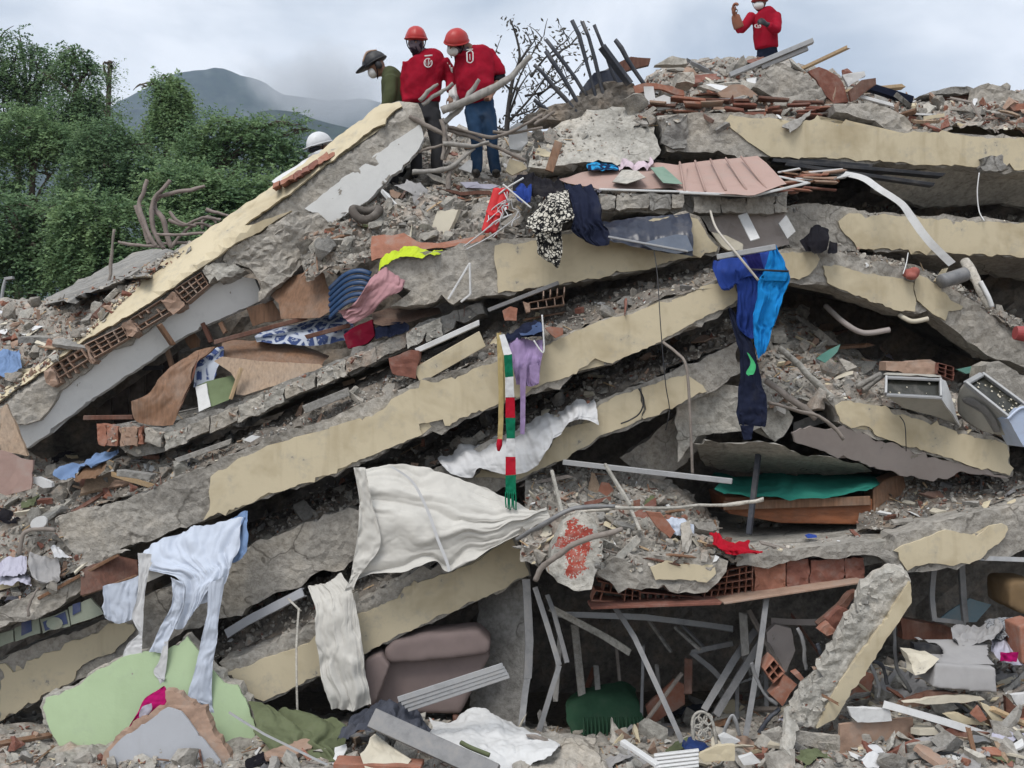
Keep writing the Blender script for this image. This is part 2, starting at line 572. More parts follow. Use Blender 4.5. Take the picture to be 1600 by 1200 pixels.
def m_wood(name, c, grain=(14, 14, 1.2), rough=.55, dust=.3):
    m, t, b = _new(name)
    co = _coord(t)
    f = _noise(t, co, 3, 4, .6, .4, grain)
    f2 = _noise(t, co, 3, 4, .7)
    col = _ramp(t, f, [(.25, mul3(c, .6)), (.55, c), (.8, mul3(c, 1.25))])
    d = _ramp(t, f2, [(.45, (0, 0, 0)), (.7, (dust,) * 3)])
    col = _mix(t, d, col, (.34, .3, .26))
    t.links.new(col, b.inputs['Base Color'])
    b.inputs['Roughness'].default_value = rough
    b.inputs['Specular IOR Level'].default_value = .25
    return m

def m_plain(name, c, rough=.6, metal=0, var=.18, dust=.25, bump=.1, scale=4, spec=.4, dustc=(.33, .3, .27), alpha=1.0):
    m, t, b = _new(name)
    co = _coord(t)
    f = _noise(t, co, scale, 5, .7, 0)
    col = _ramp(t, f, [(.3, mul3(c, 1 - var)), (.5, c), (.72, tuple(q * (1 - dust) + e * dust for q, e in zip(c, dustc)))])
    t.links.new(col, b.inputs['Base Color'])
    b.inputs['Roughness'].default_value = rough
    b.inputs['Metallic'].default_value = metal
    b.inputs['Specular IOR Level'].default_value = spec
    if bump >= .3: _bump(t, b, f, bump, .02)
    if alpha < 1: b.inputs['Alpha'].default_value = alpha
    return m

def m_leaf(name, a, b_, sc=.35):
    m, t, b = _new(name)
    co = _coord(t, False)
    f = _noise(t, co, sc * 3, 3, .8)
    col = _ramp(t, f, [(.34, a), (.64, b_)])
    t.links.new(col, b.inputs['Base Color'])
    b.inputs['Roughness'].default_value = .6
    b.inputs['Specular IOR Level'].default_value = .2
    if sc > .1:
        tr = t.nodes.new('ShaderNodeBsdfTranslucent'); t.links.new(col, tr.inputs[0])
        mxs = t.nodes.new('ShaderNodeMixShader'); mxs.inputs[0].default_value = .35
        t.links.new(b.outputs[0], mxs.inputs[1]); t.links.new(tr.outputs[0], mxs.inputs[2])
        t.links.new(mxs.outputs[0], t.nodes['Material Output'].inputs[0])
    return m

CONC = m_concrete('concrete', (.40, .375, .34), warm=(.40, .36, .305))
CONC_L = m_concrete('pale_concrete', (.46, .44, .40), warm=(.46, .42, .365))
CONC_D = m_concrete('grey_concrete', (.30, .29, .275), warm=(.31, .285, .25))
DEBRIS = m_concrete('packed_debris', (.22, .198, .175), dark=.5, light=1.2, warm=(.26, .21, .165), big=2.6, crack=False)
DUST = m_concrete('dusty_rubble', (.38, .355, .32), dark=.6, light=1.2, warm=(.37, .29, .235), big=3, crack=False)
YEL = m_paint('cream_paint', (.60, .52, .37), amount=.68)
WHITE = m_paint('white_paint', (.72, .72, .71), amount=.3, stain=(.75, .73, .7))
GREENP = m_paint('pale_green_paint', (.44, .56, .35), amount=.3, stain=(.75, .75, .7))
MAUVE = m_paint('mauve_grey_paint', (.42, .37, .35), amount=.3)
GREYP = m_paint('grey_paint', (.40, .41, .44), amount=.3)
TERRA = m_plain('terracotta', (.34, .15, .10), .9, var=.35, dust=.6, bump=.4, scale=5)
TERRA_P = m_plain('pale_terracotta', (.38, .255, .19), .9, var=.3, dust=.6, bump=.4, scale=5)
BRICKR = m_plain('dark_red_brick', (.22, .09, .065), .9, var=.4, dust=.45, bump=.4, scale=5)
ROOFP = m_plain('dusty_pink_sheet', (.42, .285, .245), .75, var=.14, dust=.35, bump=.1, scale=2)
WOODB = m_wood('brown_veneer', (.225, .125, .075), dust=.3)
WOODT = m_wood('tan_fibreboard', (.37, .265, .185), dust=.3)
WOODD = m_wood('dark_red_wood', (.145, .065, .045))
WOODP = m_wood('pale_pine', (.48, .34, .2))
METAL = m_plain('galvanised_steel', (.21, .21, .215), .55, .2, var=.3, dust=.6, dustc=(.3, .28, .26), scale=7)
ALU = m_plain('dull_aluminium', (.38, .385, .395), .5, .25, var=.25, dust=.5, scale=6)
DKMETAL = m_plain('dark_steel', (.05, .055, .07), .55, .2, dust=.35)
RUST = m_plain('weathered_bar', (.25, .215, .19), .85, 0, var=.4, dust=.5, bump=.4, scale=9)
GWOOD = m_wood('grey_driftwood', (.33, .315, .295), (9, 9, 2), .9)
WPLAST = m_plain('white_plastic', (.68, .68, .68), .55, dust=.35, scale=5)
BLACKP = m_plain('black_plastic', (.018, .019, .024), .5, dust=.18)
# ================================================================== the setting
def sheet(name, pts, z, mat, nx=2, ny=2, amp=0, **kw):
    x0, y0, x1, y1 = pts
    V = [(x0 + (x1 - x0) * i / nx, y0 + (y1 - y0) * j / ny, z) for j in range(ny + 1) for i in range(nx + 1)]
    Fs = [(j * (nx + 1) + i, j * (nx + 1) + i + 1, (j + 1) * (nx + 1) + i + 1, (j + 1) * (nx + 1) + i) for j in range(ny) for i in range(nx)]
    return mk(name, V, Fs, mat, **kw)

EARTH = m_concrete('dusty_ground', (.2, .17, .135), big=.4)
sheet('ground', (-6000, -300, 6000, 9000), 0, EARTH, kind='structure', solid=False)

# ---- far mountain under the cloud
def mountain(name, ridge, Y, depth, mat, seed, amp):
    nu, nv = 150, 50
    r = resample([(p[0], p[1], 0) for p in ridge], nu)
    V = np.zeros((nv, nu, 3))
    for j in range(nv):
        t = j / (nv - 1)
        for i in range(nu):
            top = P(r[i, 0], r[i, 1], Y)
            k = t ** 1.25
            V[j, i] = (top[0], Y - depth * (1 - t), -2 + (top[2] + 2) * k)
    Vf = V.reshape(-1, 3)
    tt = np.linspace(0, 1, nv)[:, None].repeat(nu, 1).ravel()
    rid = 1 - 2 * np.abs(fbm(Vf * np.array([1, .45, .6]), 1 / 190., 4, seed))
    Vf[:, 2] += (rid * amp * np.sin(math.pi * np.clip(tt * .97, 0, 1)) + fbm(Vf, 1 / 40., 3, seed + 3) * amp * .22 * tt)
    Vf[:, 2] = np.where(tt < .02, -2, Vf[:, 2])
    return mk(name, Vf, gridfaces(nu, nv), mat, kind='structure', smooth=True, solid=False)
FOREST = m_leaf('far_forest', (.012, .022, .014), (.035, .055, .03), .02)
mountain('mountain', [(-900, 330), (-500, 260), (-200, 250), (60, 215), (150, 190), (205, 152), (255, 126), (300, 113), (340, 109), (372, 120), (405, 128), (450, 152), (520, 160), (590, 160), (680, 205), (760, 260), (860, 330), (1000, 400), (1200, 470)], 1900, 1000, FOREST, 3, 46)
mountain('foothill', [(-900, 420), (-400, 370), (100, 290), (300, 225), (420, 176), (500, 192), (580, 214), (660, 262), (760, 330), (900, 420)], 1150, 420, FOREST, 8, 18)

# ================================================================== beams and slabs of the collapsed building
def fallen(name, pts, Y, thick, label, cat='beam', mat=None, group='fallen cream painted floor beams', coats=(), coat=None, seed=0, rough=.03, jamp=2.0, proud=.03, **kw):
    xs = [p[0] for p in pts]; ys = [p[1] for p in pts]
    yf = yfun(Y)
    cx = sum(xs) / len(xs); by = max(ys)
    root = thing(name, tuple(P(cx, by, yf(cx, by))), label, cat, group)
    solid('concrete_core', pts, Y, thick, mat or CONC, root, seed=seed, rough=rough, jamp=jamp, **kw)
    for i, c in enumerate(coats):
        plaster(root, c, Y, coat or YEL, seed=seed * 7 + i, proud=proud)
    return root

def slab_back(root, line, Y, th, deep, seed=0, mat=None, name='floor_slab'):
    """the floor plate that runs back from behind a beam; line = photo points along its top front edge"""
    yf = yfun(Y)
    rows = []
    top = [(x, y, yf(x, y)) for x, y in line]
    A = resample([P(*p) for p in top], 26)
    secs = [A, A + np.array([0, deep * .5, 0]), A + np.array([0, deep, 0]), A + np.array([0, deep, -th]), A + np.array([0, deep * .5, -th]), A + np.array([0, 0, -th]), A]
    G = np.array(secs)
    V = G.reshape(-1, 3)
    V = V + np.stack([fbm(V, 2.5, 4, seed + k) for k in (1, 2, 3)], 1) * .02
    return mk(name, V, gridfaces(26, len(secs)), mat or CONC, root)

# --- beam C: the long beam across the middle of the left wing
Y_C = (100, 10.25, 1160, 10.55)
bC = fallen('fallen_beam', [(84, 810), (101, 847), (116, 887), (209, 852), (317, 815), (540, 732), (658, 682), (773, 638), (820, 620), (911, 577), (930, 564), (958, 570), (1060, 521), (1141, 479), (1160, 468), (1150, 438),
    (1120, 438), (1060, 460), (975, 487), (880, 521), (776, 558), (746, 568), (698, 584), (641, 601), (611, 612), (530, 645), (430, 680), (350, 714), (236, 767), (175, 787), (110, 803)], Y_C, .38,
    'longest cream beam running from grey broken left end up to blue clothes', seed=1,
    coats=[[(317, 813), (327, 796), (326, 769), (329, 745), (341, 735), (354, 732), (371, 717), (402, 705), (418, 696), (446, 690), (500, 674), (540, 660), (598, 640), (611, 624), (641, 608), (698, 592), (746, 574), (776, 565), (847, 541), (881, 527), (918, 510), (975, 493), (1060, 466), (1110, 444), (1146, 443),
            (1156, 466), (1141, 477), (1060, 518), (975, 558), (957, 568), (930, 560), (911, 574), (845, 602), (820, 617), (773, 634), (695, 665), (692, 655), (655, 662), (660, 679), (540, 729)]])
slab_back(bC, [(120, 812), (350, 722), (640, 612), (900, 524), (1150, 446)], (100, 10.5, 1160, 10.8), .2, 2.6, 4)

# --- beam U: short upper beam under the chain-print cloth
Y_U = (590, 10.75, 1125, 11.05)
bU = fallen('fallen_beam', [(594, 417), (632, 399), (675, 392), (773, 377), (881, 362), (985, 345), (1070, 332), (1094, 338), (1106, 362), (1126, 384), (1121, 397), (1060, 408), (1000, 425), (870, 448), (778, 461), (720, 468), (642, 479), (611, 479), (628, 469), (641, 455), (600, 430)], Y_U, .4,
    'short cream beam with bare grey left half under black and white patterned cloth', seed=2,
    coats=[[(773, 384), (820, 380), (881, 366), (985, 350), (1068, 336), (1090, 342), (1104, 366), (1122, 386), (1119, 393), (1060, 405), (1000, 422), (870, 445), (778, 458), (777, 430), (772, 405)]])
slab_back(bU, [(600, 412), (773, 378), (985, 346), (1110, 336)], (590, 11.0, 1125, 11.3), .2, 2.4, 5)

# --- beam D: next one down, passes behind the hanging sheets
Y_D = (0, 10.4, 1160, 10.8)
bD = fallen('fallen_beam', [(-220, 1140), (0, 1033), (60, 1003), (170, 968), (212, 938), (300, 900), (381, 858), (452, 828), (540, 796), (640, 752), (750, 698), (850, 656), (940, 626), (1010, 597), (1060, 573), (1100, 558), (1154, 533), (1160, 580), (1104, 615), (1060, 634), (980, 672), (938, 683), (921, 698), (867, 725), (810, 752), (700, 802), (560, 872), (479, 907), (341, 968), (250, 1010), (115, 1066), (62, 1095), (0, 1129), (-220, 1240)], Y_D, .38,
    'cream beam with black crack at right, half hidden by white sheets', seed=3,
    coats=[[(0, 1038), (8, 1037), (20, 1051), (37, 1046), (42, 1033), (61, 1029), (68, 1021), (95, 1016), (101, 1006), (155, 989), (169, 974), (206, 976), (211, 984), (196, 1002), (179, 1019), (148, 1029), (128, 1040), (115, 1064), (64, 1087), (62, 1093), (0, 1127)],
           [(740, 745), (752, 733), (787, 742), (860, 700), (880, 668), (922, 660), (938, 632), (962, 618), (998, 607), (1000, 612), (1006, 640), (1002, 655), (975, 668), (938, 680), (921, 695), (867, 722), (812, 749)],
           [(1002, 606), (1060, 588), (1080, 590), (1098, 602), (1104, 612), (1060, 632), (1006, 655), (1003, 652), (1010, 640), (1004, 615)]])
slab_back(bD, [(150, 985), (381, 866), (640, 760), (900, 648), (1150, 540)], (0, 10.65, 1160, 11.05), .2, 2.4, 6)

# --- beam E: lowest of the left wing
Y_E = (345, 10.15, 830, 10.5)
bE = fallen('fallen_beam', [(343, 1036), (375, 1026), (446, 994), (485, 972), (553, 944), (635, 900), (700, 872), (773, 845), (803, 836), (822, 870), (829, 900), (783, 925), (699, 962), (631, 992), (572, 1024), (495, 1060), (412, 1100), (380, 1092)], Y_E, .38,
    'lowest cream beam of left wing above mauve sofa', seed=4,
    coats=[[(351, 1053), (381, 1043), (402, 1033), (442, 1019), (486, 1001), (500, 985), (558, 960), (624, 935), (631, 918), (672, 905), (699, 896), (739, 881), (773, 856), (800, 841), (819, 870), (827, 898), (783, 922), (699, 959), (631, 989), (572, 1021), (495, 1057), (412, 1096), (390, 1090), (378, 1067)]])
slab_back(bE, [(360, 1040), (553, 950), (790, 846)], (345, 10.4, 830, 10.75), .2, 2.6, 7)

# --- right wing R1: uppermost beam
Y_R1 = (1070, 12.3, 1600, 12.6)
bR1 = fallen('fallen_beam', [(1028, 182), (1072, 178), (1140, 174), (1230, 184), (1300, 188), (1370, 200), (1410, 203), (1500, 210), (1640, 214), (1900, 222), (1900, 284), (1640, 272), (1600, 269), (1400, 256), (1200, 246), (1077, 236), (1040, 236)], Y_R1, .42,
    'uppermost cream beam of right wing beneath the brick rubble', seed=11,
    coats=[[(1131, 192), (1141, 179), (1202, 183), (1222, 191), (1296, 190), (1364, 197), (1408, 210), (1428, 204), (1516, 213), (1640, 219), (1900, 227), (1900, 281), (1640, 269), (1535, 261), (1398, 254), (1229, 245), (1205, 245), (1185, 232), (1158, 212), (1141, 199)]])
solid('concrete_core', [(1532, 262), (1536, 246), (1550, 242), (1566, 242), (1578, 264), (1555, 268)], lambda x, y: 12.42, .14, CONC_D, bR1, step=4, rough=.03, jstep=4, seed=77)
slab_back(bR1, [(1060, 190), (1300, 196), (1640, 218), (1900, 232)], (1070, 12.6, 1600, 12.9), .22, 4.5, 12)
Y_R0 = 13.6
bR0 = fallen('fallen_beam', [(1395, 192), (1440, 180), (1540, 172), (1660, 180), (1900, 190), (1900, 228), (1660, 218), (1540, 216), (1410, 210)], Y_R0, .4,
    'thin cream beam edge just behind the uppermost beam at right', seed=12,
    coats=[[(1419, 199), (1440, 187), (1520, 183), (1570, 180), (1660, 186), (1900, 196), (1900, 224), (1660, 214), (1560, 214), (1480, 210)]])

# --- R2
Y_R2 = (1230, 11.8, 1600, 12.1)
bR2 = fallen('fallen_beam', [(1225, 322), (1260, 318), (1323, 324), (1408, 334), (1448, 338), (1640, 346), (1900, 354), (1900, 418), (1640, 406), (1533, 399), (1340, 392), (1300, 396), (1240, 394), (1228, 370)], Y_R2, .42,
    'second cream beam of right wing crossed by white bent strip', seed=13,
    coats=[[(1310, 346), (1327, 333), (1408, 338), (1448, 342), (1640, 351), (1900, 359), (1900, 415), (1640, 403), (1533, 396), (1340, 389), (1330, 374), (1313, 356)]])
slab_back(bR2, [(1240, 330), (1400, 338), (1640, 352), (1900, 366)], (1230, 12.1, 1600, 12.4), .2, 4.5, 13)

# --- R3 broken row of cream pieces that bends down to the right
Y_R3 = (1215, 11.2, 1600, 11.7)
bR3 = fallen('fallen_beam', [(1217, 391), (1276, 392), (1320, 396), (1410, 418), (1436, 424), (1480, 446), (1560, 496), (1640, 530), (1900, 538), (1900, 604), (1640, 592), (1600, 574), (1545, 555), (1475, 503), (1450, 484), (1430, 490), (1400, 487), (1336, 464), (1300, 446), (1270, 442), (1232, 439), (1224, 415)], Y_R3, .4,
    'broken cream beam that bends down to a bare grey end at right', seed=14, rough=.04,
    coats=[[(1219, 395), (1276, 396), (1281, 405), (1266, 428), (1249, 437), (1232, 435), (1227, 415)],
           [(1286, 415), (1316, 416), (1350, 428), (1397, 433), (1428, 442), (1430, 487), (1401, 485), (1337, 462), (1313, 452), (1293, 442)],
           [(1430, 438), (1436, 429), (1465, 445), (1485, 469), (1505, 479), (1502, 484), (1482, 486), (1477, 501), (1448, 482), (1433, 469)]])
slab_back(bR3, [(1225, 396), (1320, 402), (1430, 428), (1480, 450), (1560, 500), (1640, 534), (1900, 548)], (1215, 11.5, 1600, 12.0), .18, 2.6, 14, CONC_D)

# --- R4: tilted beam with its mauve underside turned to us
Y_R4 = (1240, 10.6, 1600, 10.75)
bR4 = fallen('fallen_beam', [(1290, 622), (1317, 622), (1360, 628), (1395, 640), (1430, 650), (1505, 672), (1576, 690), (1582, 746), (1500, 724), (1414, 700), (1330, 672), (1310, 660)], Y_R4, .5,
    'sloping cream beam with mauve grey underside below the two televisions', seed=15,
    coats=[[(1305, 634), (1316, 627), (1357, 632), (1384, 634), (1397, 648), (1431, 654), (1505, 678), (1574, 695), (1578, 743), (1499, 721), (1414, 697), (1330, 669), (1313, 658)]])
YU = lambda x, y: yfun(Y_R4)(x, y) + .02 + max(0, (y - (666 + (x - 1320) * .31))) * .0035
plaster(bR4, [(1238, 676), (1252, 669), (1293, 671), (1330, 671), (1414, 700), (1500, 724), (1578, 746), (1540, 741), (1502, 736), (1480, 749), (1441, 749), (1384, 735), (1330, 718), (1266, 698), (1242, 690)], YU, MAUVE, seed=9, thick=.05, step=14)
slab_back(bR4, [(1240, 660), (1317, 640), (1430, 672), (1578, 712)], (1240, 11.0, 1600, 11.3), .12, 2.4, 15, CONC_D)

# --- R5: the floor the bed stands on
Y_R5 = (830, 9.7, 1600, 10.0)
bR5 = fallen('fallen_floor_slab', [(1150, 862), (1250, 858), (1330, 848), (1365, 846), (1392, 862), (1400, 838), (1480, 812), (1540, 800), (1640, 778), (1900, 786), (1900, 862), (1640, 850), (1560, 872), (1512, 880), (1470, 888), (1420, 893), (1398, 890), (1372, 868), (1350, 866), (1290, 874), (1215, 880), (1150, 884)], Y_R5, .4,
    'floor slab with green covered bed standing on it', cat='floor slab', group='fallen floor slabs', seed=16,
    coats=[[(1397, 861), (1430, 846), (1478, 828), (1527, 838), (1545, 822), (1566, 818), (1575, 828), (1560, 850), (1532, 874), (1490, 884), (1451, 880), (1418, 892), (1410, 880)]])
slab_back(bR5, [(1140, 866), (1250, 862), (1360, 850), (1440, 830), (1540, 806), (1640, 784), (1900, 798)], (830, 9.95, 1600, 10.2), .2, 3.2, 16, CONC_L)

# --- concrete lump with cream patch, left of that slab, and the red painted one
Y_M = (830, 9.55, 1150, 9.7)
bM = fallen('concrete_block', [(930, 892), (960, 872), (1040, 868), (1110, 866), (1134, 874), (1131, 892), (1104, 926), (1060, 930), (1000, 922), (950, 910)], Y_M, .5,
    'rough concrete block with small cream painted patch on its face', cat='concrete block', group='broken concrete blocks', seed=17, rough=.05,
    coats=[[(1016, 887), (1034, 880), (1060, 882), (1117, 883), (1119, 896), (1104, 910), (1060, 905), (1024, 906)]])
REDSPRAY = None
bP = thing('concrete_block', tuple(P(905, 925, 9.45)), 'pale concrete block with sprayed red paint mark', 'concrete block', 'broken concrete blocks')
solid('concrete_core', [(862, 860), (880, 820), (905, 800), (930, 812), (942, 850), (938, 880), (925, 918), (905, 924), (870, 910), (855, 895)], [(862, 860, 9.5), (940, 860, 9.4), (900, 920, 9.3)], .4, CONC_L, bP, seed=18, rough=.035, step=2.6)

# --- the tall leaning wall at the top left: cream outer face, bare grey break, white inner face
lw = thing('leaning_wall', tuple(P(40, 700, 11.0)), 'long wall leaning from lower left to upper right, cream outside and white inside', 'wall')
def YW(x, y):                # base depth along its length: the top end stands further back
    return 10.9 + (x / 660.) * .9
def above(x, y): return (-(x - 0) * .735 + 640) - y       # px above its lower cream edge
core = [(-110, 692), (0, 616), (84, 560), (160, 496), (300, 384), (430, 294), (530, 218), (594, 168), (624, 158), (655, 162), (664, 190), (656, 214), (600, 250), (520, 310), (478, 335), (400, 395), (300, 470), (170, 552), (95, 612), (62, 655), (22, 665), (0, 660), (-100, 735)]
solid('concrete_core', core, lambda x, y: YW(x, y) + .03 + max(0, above(x, y)) * .010, .22, CONC, lw, seed=21, rough=.035, step=8)
plaster(lw, [(624, 159), (628, 166), (530, 241), (470, 288), (420, 325), (382, 352), (400, 349), (455, 329), (420, 352), (366, 381), (340, 401), (314, 418), (250, 462), (203, 492), (135, 529), (84, 567), (0, 626), (-110, 702), (-110, 688), (0, 612), (81, 556), (145, 509), (159, 492), (223, 431), (300, 377), (430, 287), (530, 211), (594, 163)],
        lambda x, y: YW(x, y) + max(0, above(x, y)) * .010, YEL, seed=22, thick=.06, jamp=1.0, step=12, proud=.085)
plaster(lw, [(476, 326), (530, 284), (600, 233), (656, 193), (662, 216), (651, 237), (600, 288), (574, 314), (530, 342), (516, 353)], lambda x, y: YW(x, y) + .05, WHITE, seed=23, thick=.12, jamp=1.0)
plaster(lw, cD((65, 840), (130, 830), (150, 780), (215, 710), (245, 670), (310, 640), (450, 530), (640, 400), (790, 320), (870, 270), (960, 200), (1090, 150), (1180, 165), (1205, 230), (1195, 272), (1020, 350), (860, 425), (790, 470), (520, 660), (300, 815), (120, 952)),
        lambda x, y: YW(x, y) + .06 + max(0, -above(x, y)) * .0012, WHITE, seed=24, thick=.1, jamp=.7)
def hollow(parent, quad, Y, nx, ny, mat, deep=.22, wall=.14, seed=0, name='hollow_brick', miss=0.0):
    """hollow clay block seen on end: a lattice of thin webs round open cells"""
    yf = yfun(Y); rnd = random.Random(seed)
    q = [P(x, y, yf(x, y)) for x, y in quad]          # tl, tr, br, bl
    def at(u, v): return (q[0] * (1 - u) + q[1] * u) * (1 - v) + (q[3] * (1 - u) + q[2] * u) * v
    parts = []
    dY = np.array([0, deep, 0])
    def web(u0, v0, u1, v1):
        c = [at(u0, v0), at(u1, v0), at(u1, v1), at(u0, v1)]
        c = [p + np.array([0, rnd.uniform(-.012, .012), 0]) for p in c]
        V = np.array(c + [p + dY for p in c])
        parts.append((V, [(0, 3, 2, 1), (4, 5, 6, 7), (0, 1, 5, 4), (1, 2, 6, 5), (2, 3, 7, 6), (3, 0, 4, 7)]))
    wx, wy = wall / nx, wall / ny
    for i in range(nx + 1):
        u = i / nx
        for j in range(ny):
            if rnd.random() >= miss: web(u - wx / 2, j / ny + wy / 2, u + wx / 2, (j + 1) / ny - wy / 2)
    for j in range(ny + 1):
        v = j / ny
        if rnd.random() >= miss * .5: web(-wx / 2, v - wy / 2, 1 + wx / 2, v + wy / 2)
    V, Fs = merge(parts)
    V = V + np.stack([fbm(V, 9, 2, seed + k) for k in range(3)], 1) * .006
    return mk(name, V, Fs, mat, parent)
for k, qd in enumerate([cD((240, 568), (375, 490), (425, 558), (285, 648)), cD((395, 468), (565, 385), (592, 438), (440, 528)), cD((605, 350), (745, 262), (785, 320), (650, 400)), cD((808, 215), (930, 135), (962, 192), (862, 275))]):
    hollow(lw, qd, lambda x, y: YW(x, y) - .06, 4, 3, TERRA_P, seed=30 + k, miss=.08)
for k, pl in enumerate([cD((205, 600), (240, 570), (270, 655), (250, 665), (215, 645)), cD((378, 488), (398, 478), (442, 545), (425, 560)), cD((560, 380), (600, 352), (645, 410), (612, 435), (590, 430)), cD((745, 262), (800, 222), (850, 285), (800, 318)),
                        cD((930, 120), (990, 88), (1090, 105), (1130, 128), (1060, 168), (965, 185))]):
    solid('mortar_lump', pl, lambda x, y: YW(x, y) - .09, .25, TERRA_P if k < 4 else CONC_L, lw, step=5, rough=.05, jstep=5, seed=40 + k)
# the great broken lump hanging at its middle
solid('broken_lump', [(362, 384), (420, 350), (455, 328), (490, 332), (520, 358), (515, 378), (483, 408), (450, 432), (418, 460), (404, 472), (408, 450), (395, 425), (370, 412), (345, 410)],
      lambda x, y: YW(x, y) - .12 + abs(x - 440) * .0015, .4, CONC, lw, seed=45, rough=.07, step=6, jamp=2)

# --- floor with a broken stone edge that carries the wooden furniture
Y_S = (150, 10.75, 740, 11.0)
fs = fallen('fallen_floor_slab', [(150, 668), (205, 662), (256, 668), (330, 642), (430, 605), (520, 565), (600, 530), (690, 492), (755, 476), (760, 492), (700, 520), (600, 562), (520, 598), (430, 632), (330, 668), (256, 706), (212, 714), (180, 694), (155, 688)],
    Y_S, .5, 'thin floor slab with broken blocks along its edge under the wooden furniture', cat='floor slab', group='fallen floor slabs', mat=CONC_D, seed=50, rough=.03)
slab_back(fs, [(160, 672), (330, 645), (520, 570), (700, 495)], (150, 10.95, 740, 11.2), .14, 2.0, 52)
rnd = random.Random(4)
def block_run(parent, line, Y, hpx, n, mats, seed, name='block', deep=.2):
    """a row of separate broken blocks along a photo line"""
    rr = random.Random(seed); yf = yfun(Y)
    Ls = resample([(x, y, 0) for x, y in line], 200)
    t = 0.0; k = 0
    cuts = [0]
    while t < 1: t += rr.uniform(.6, 1.5) / n; cuts.append(min(1, t))
    for a, b in zip(cuts[:-1], cuts[1:]):
        if b - a < .25 / n: continue
        pa, pb = Ls[int(a * 199)], Ls[int(b * 199)]
        h = hpx * rr.uniform(.88, 1.06); g = .8
        off = rr.uniform(-1.2, 1.2)
        dx, dy = pb[0] - pa[0], pb[1] - pa[1]; d = math.hypot(dx, dy) + 1e-6; dx, dy = dx / d, dy / d
        q = [(pa[0] + dx * g, pa[1] + dy * g + off), (pb[0] - dx * g, pb[1] - dy * g + off), (pb[0] - dx * g + rr.uniform(-2, 3), pb[1] + h + off), (pa[0] + dx * g + rr.uniform(-2, 3), pa[1] + h + off)]
        dpt = rr.uniform(-.025, .025)
        solid(name, q, lambda x, y: yf(x, y) - .1 + dpt, deep, rr.choice(mats), parent, step=7, rough=.026, jamp=1.1, jstep=5, seed=seed + k * 3, nback=2)
        k += 1
block_run(fs, [(225, 668), (262, 676), (330, 650), (430, 610), (520, 570), (600, 536), (690, 496)], Y_S, 25, 13, [CONC_L, CONC_L, CONC, DUST], 60)
block_run(fs, [(150, 664), (185, 668), (222, 668)], Y_S, 30, 3, [TERRA_P, TERRA], 90)

# --- left slab with wood panel and printed panels under it
Y_L = (0, 9.95, 215, 10.15)
ls = fallen('fallen_floor_slab', cG((-600, 680), (0, 440), (150, 370), (390, 290), (398, 345), (350, 390), (290, 425), (190, 480), (0, 545), (-600, 790)), Y_L, .6,
    'broken slab edge with printed panels under it at far left', cat='floor slab', group='fallen floor slabs', mat=CONC, seed=70, rough=.035)
PRINT = m_fabric('printed_panel', (.30, .33, .27), (.03, .05, .13), None, dirt=.7)
PRINTB = m_plain('blue_print', (.05, .07, .16), .7)
for k, pl in enumerate([cG((-30, 575), (60, 545), (62, 600), (0, 625), (-30, 620)), cG((66, 538), (180, 492), (185, 560), (70, 600)), cG((186, 498), (310, 452), (325, 528), (200, 562)), cG((316, 440), (420, 400), (480, 470), (330, 522))]):
    p = solid('printed_panel', pl, 10.12, .03, PRINT, ls, step=0, rough=.006, jstep=9, seed=73 + k, nback=1)
    if k in (1, 2, 3):
        x0 = sum(q[0] for q in pl) / 4; y0 = sum(q[1] for q in pl) / 4
        if k == 2:
            tp = [(x0 + 13 * math.cos(a * .52) - 1, y0 + 10 * math.sin(a * .52) + 2) for a in range(12)]
            bgp = [(pl[0][0] + 4, pl[0][1] + 4), (pl[1][0] - 3, pl[1][1] + 3), (pl[2][0] - 4, pl[2][1] - 4), (pl[3][0] + 3, pl[3][1] - 4)]
            solid('print', bgp, 10.112, .006, PRINTB, ls, step=0, rough=0, jstep=0, nback=1)
            solid('print', tp, 10.105, .006, PRINT, ls, step=0, rough=0, jstep=0, nback=1)
        else:
            s = 7 if k == 3 else 9
            bx = x0 - (10 if k == 3 else 0)
            solid('print', [(bx - s, y0 - s - 3), (bx + s * .7, y0 - s - 7), (bx + s * .8, y0 + s * .6 - 4), (bx - s, y0 + s)], 10.112, .006, PRINTB, ls, step=0, rough=0, jstep=0, nback=1)
WPANEL = WOODD
solid('wood_panel', cG((372, 268), (540, 205), (632, 225), (640, 300), (480, 355), (372, 388)), [(130, 880, 10.05), (215, 880, 10.25), (150, 925, 9.98)], .03, WOODD, ls, step=12, rough=.008, jamp=.6, seed=80, nback=1)
board('wood_edge', (60, 935, 10.0), (186, 866, 10.1), .05, .03, WOODB, ls)
board('wood_edge', (128, 930, 9.97), (214, 900, 10.18), .05, .025, WOODB, ls)

# --- leaning column in front at lower right
Y_K = (1235, 9.0, 1420, 9.35)
lc = thing('leaning_column', tuple(P(1260, 1138, 9.0)), 'broken concrete column leaning to the right with one cream face', 'column')
solid('concrete_core', cI((955, 290), (1040, 288), (1078, 318), (1060, 400), (880, 690), (705, 950), (640, 1004), (510, 980), (520, 930), (640, 780), (730, 620), (760, 550), (830, 450), (850, 360)), Y_K, .3, CONC_L, lc, seed=81, rough=.04, step=5, jamp=2.2, jstep=5, back=(.25, 1, .1))
plaster(lc, cI((1072, 322), (1080, 420), (890, 705), (722, 962), (642, 1002), (690, 890), (760, 770), (900, 580)), lambda x, y: yfun(Y_K)(x, y) - .01, YEL, seed=82, thick=.04, jamp=.9)

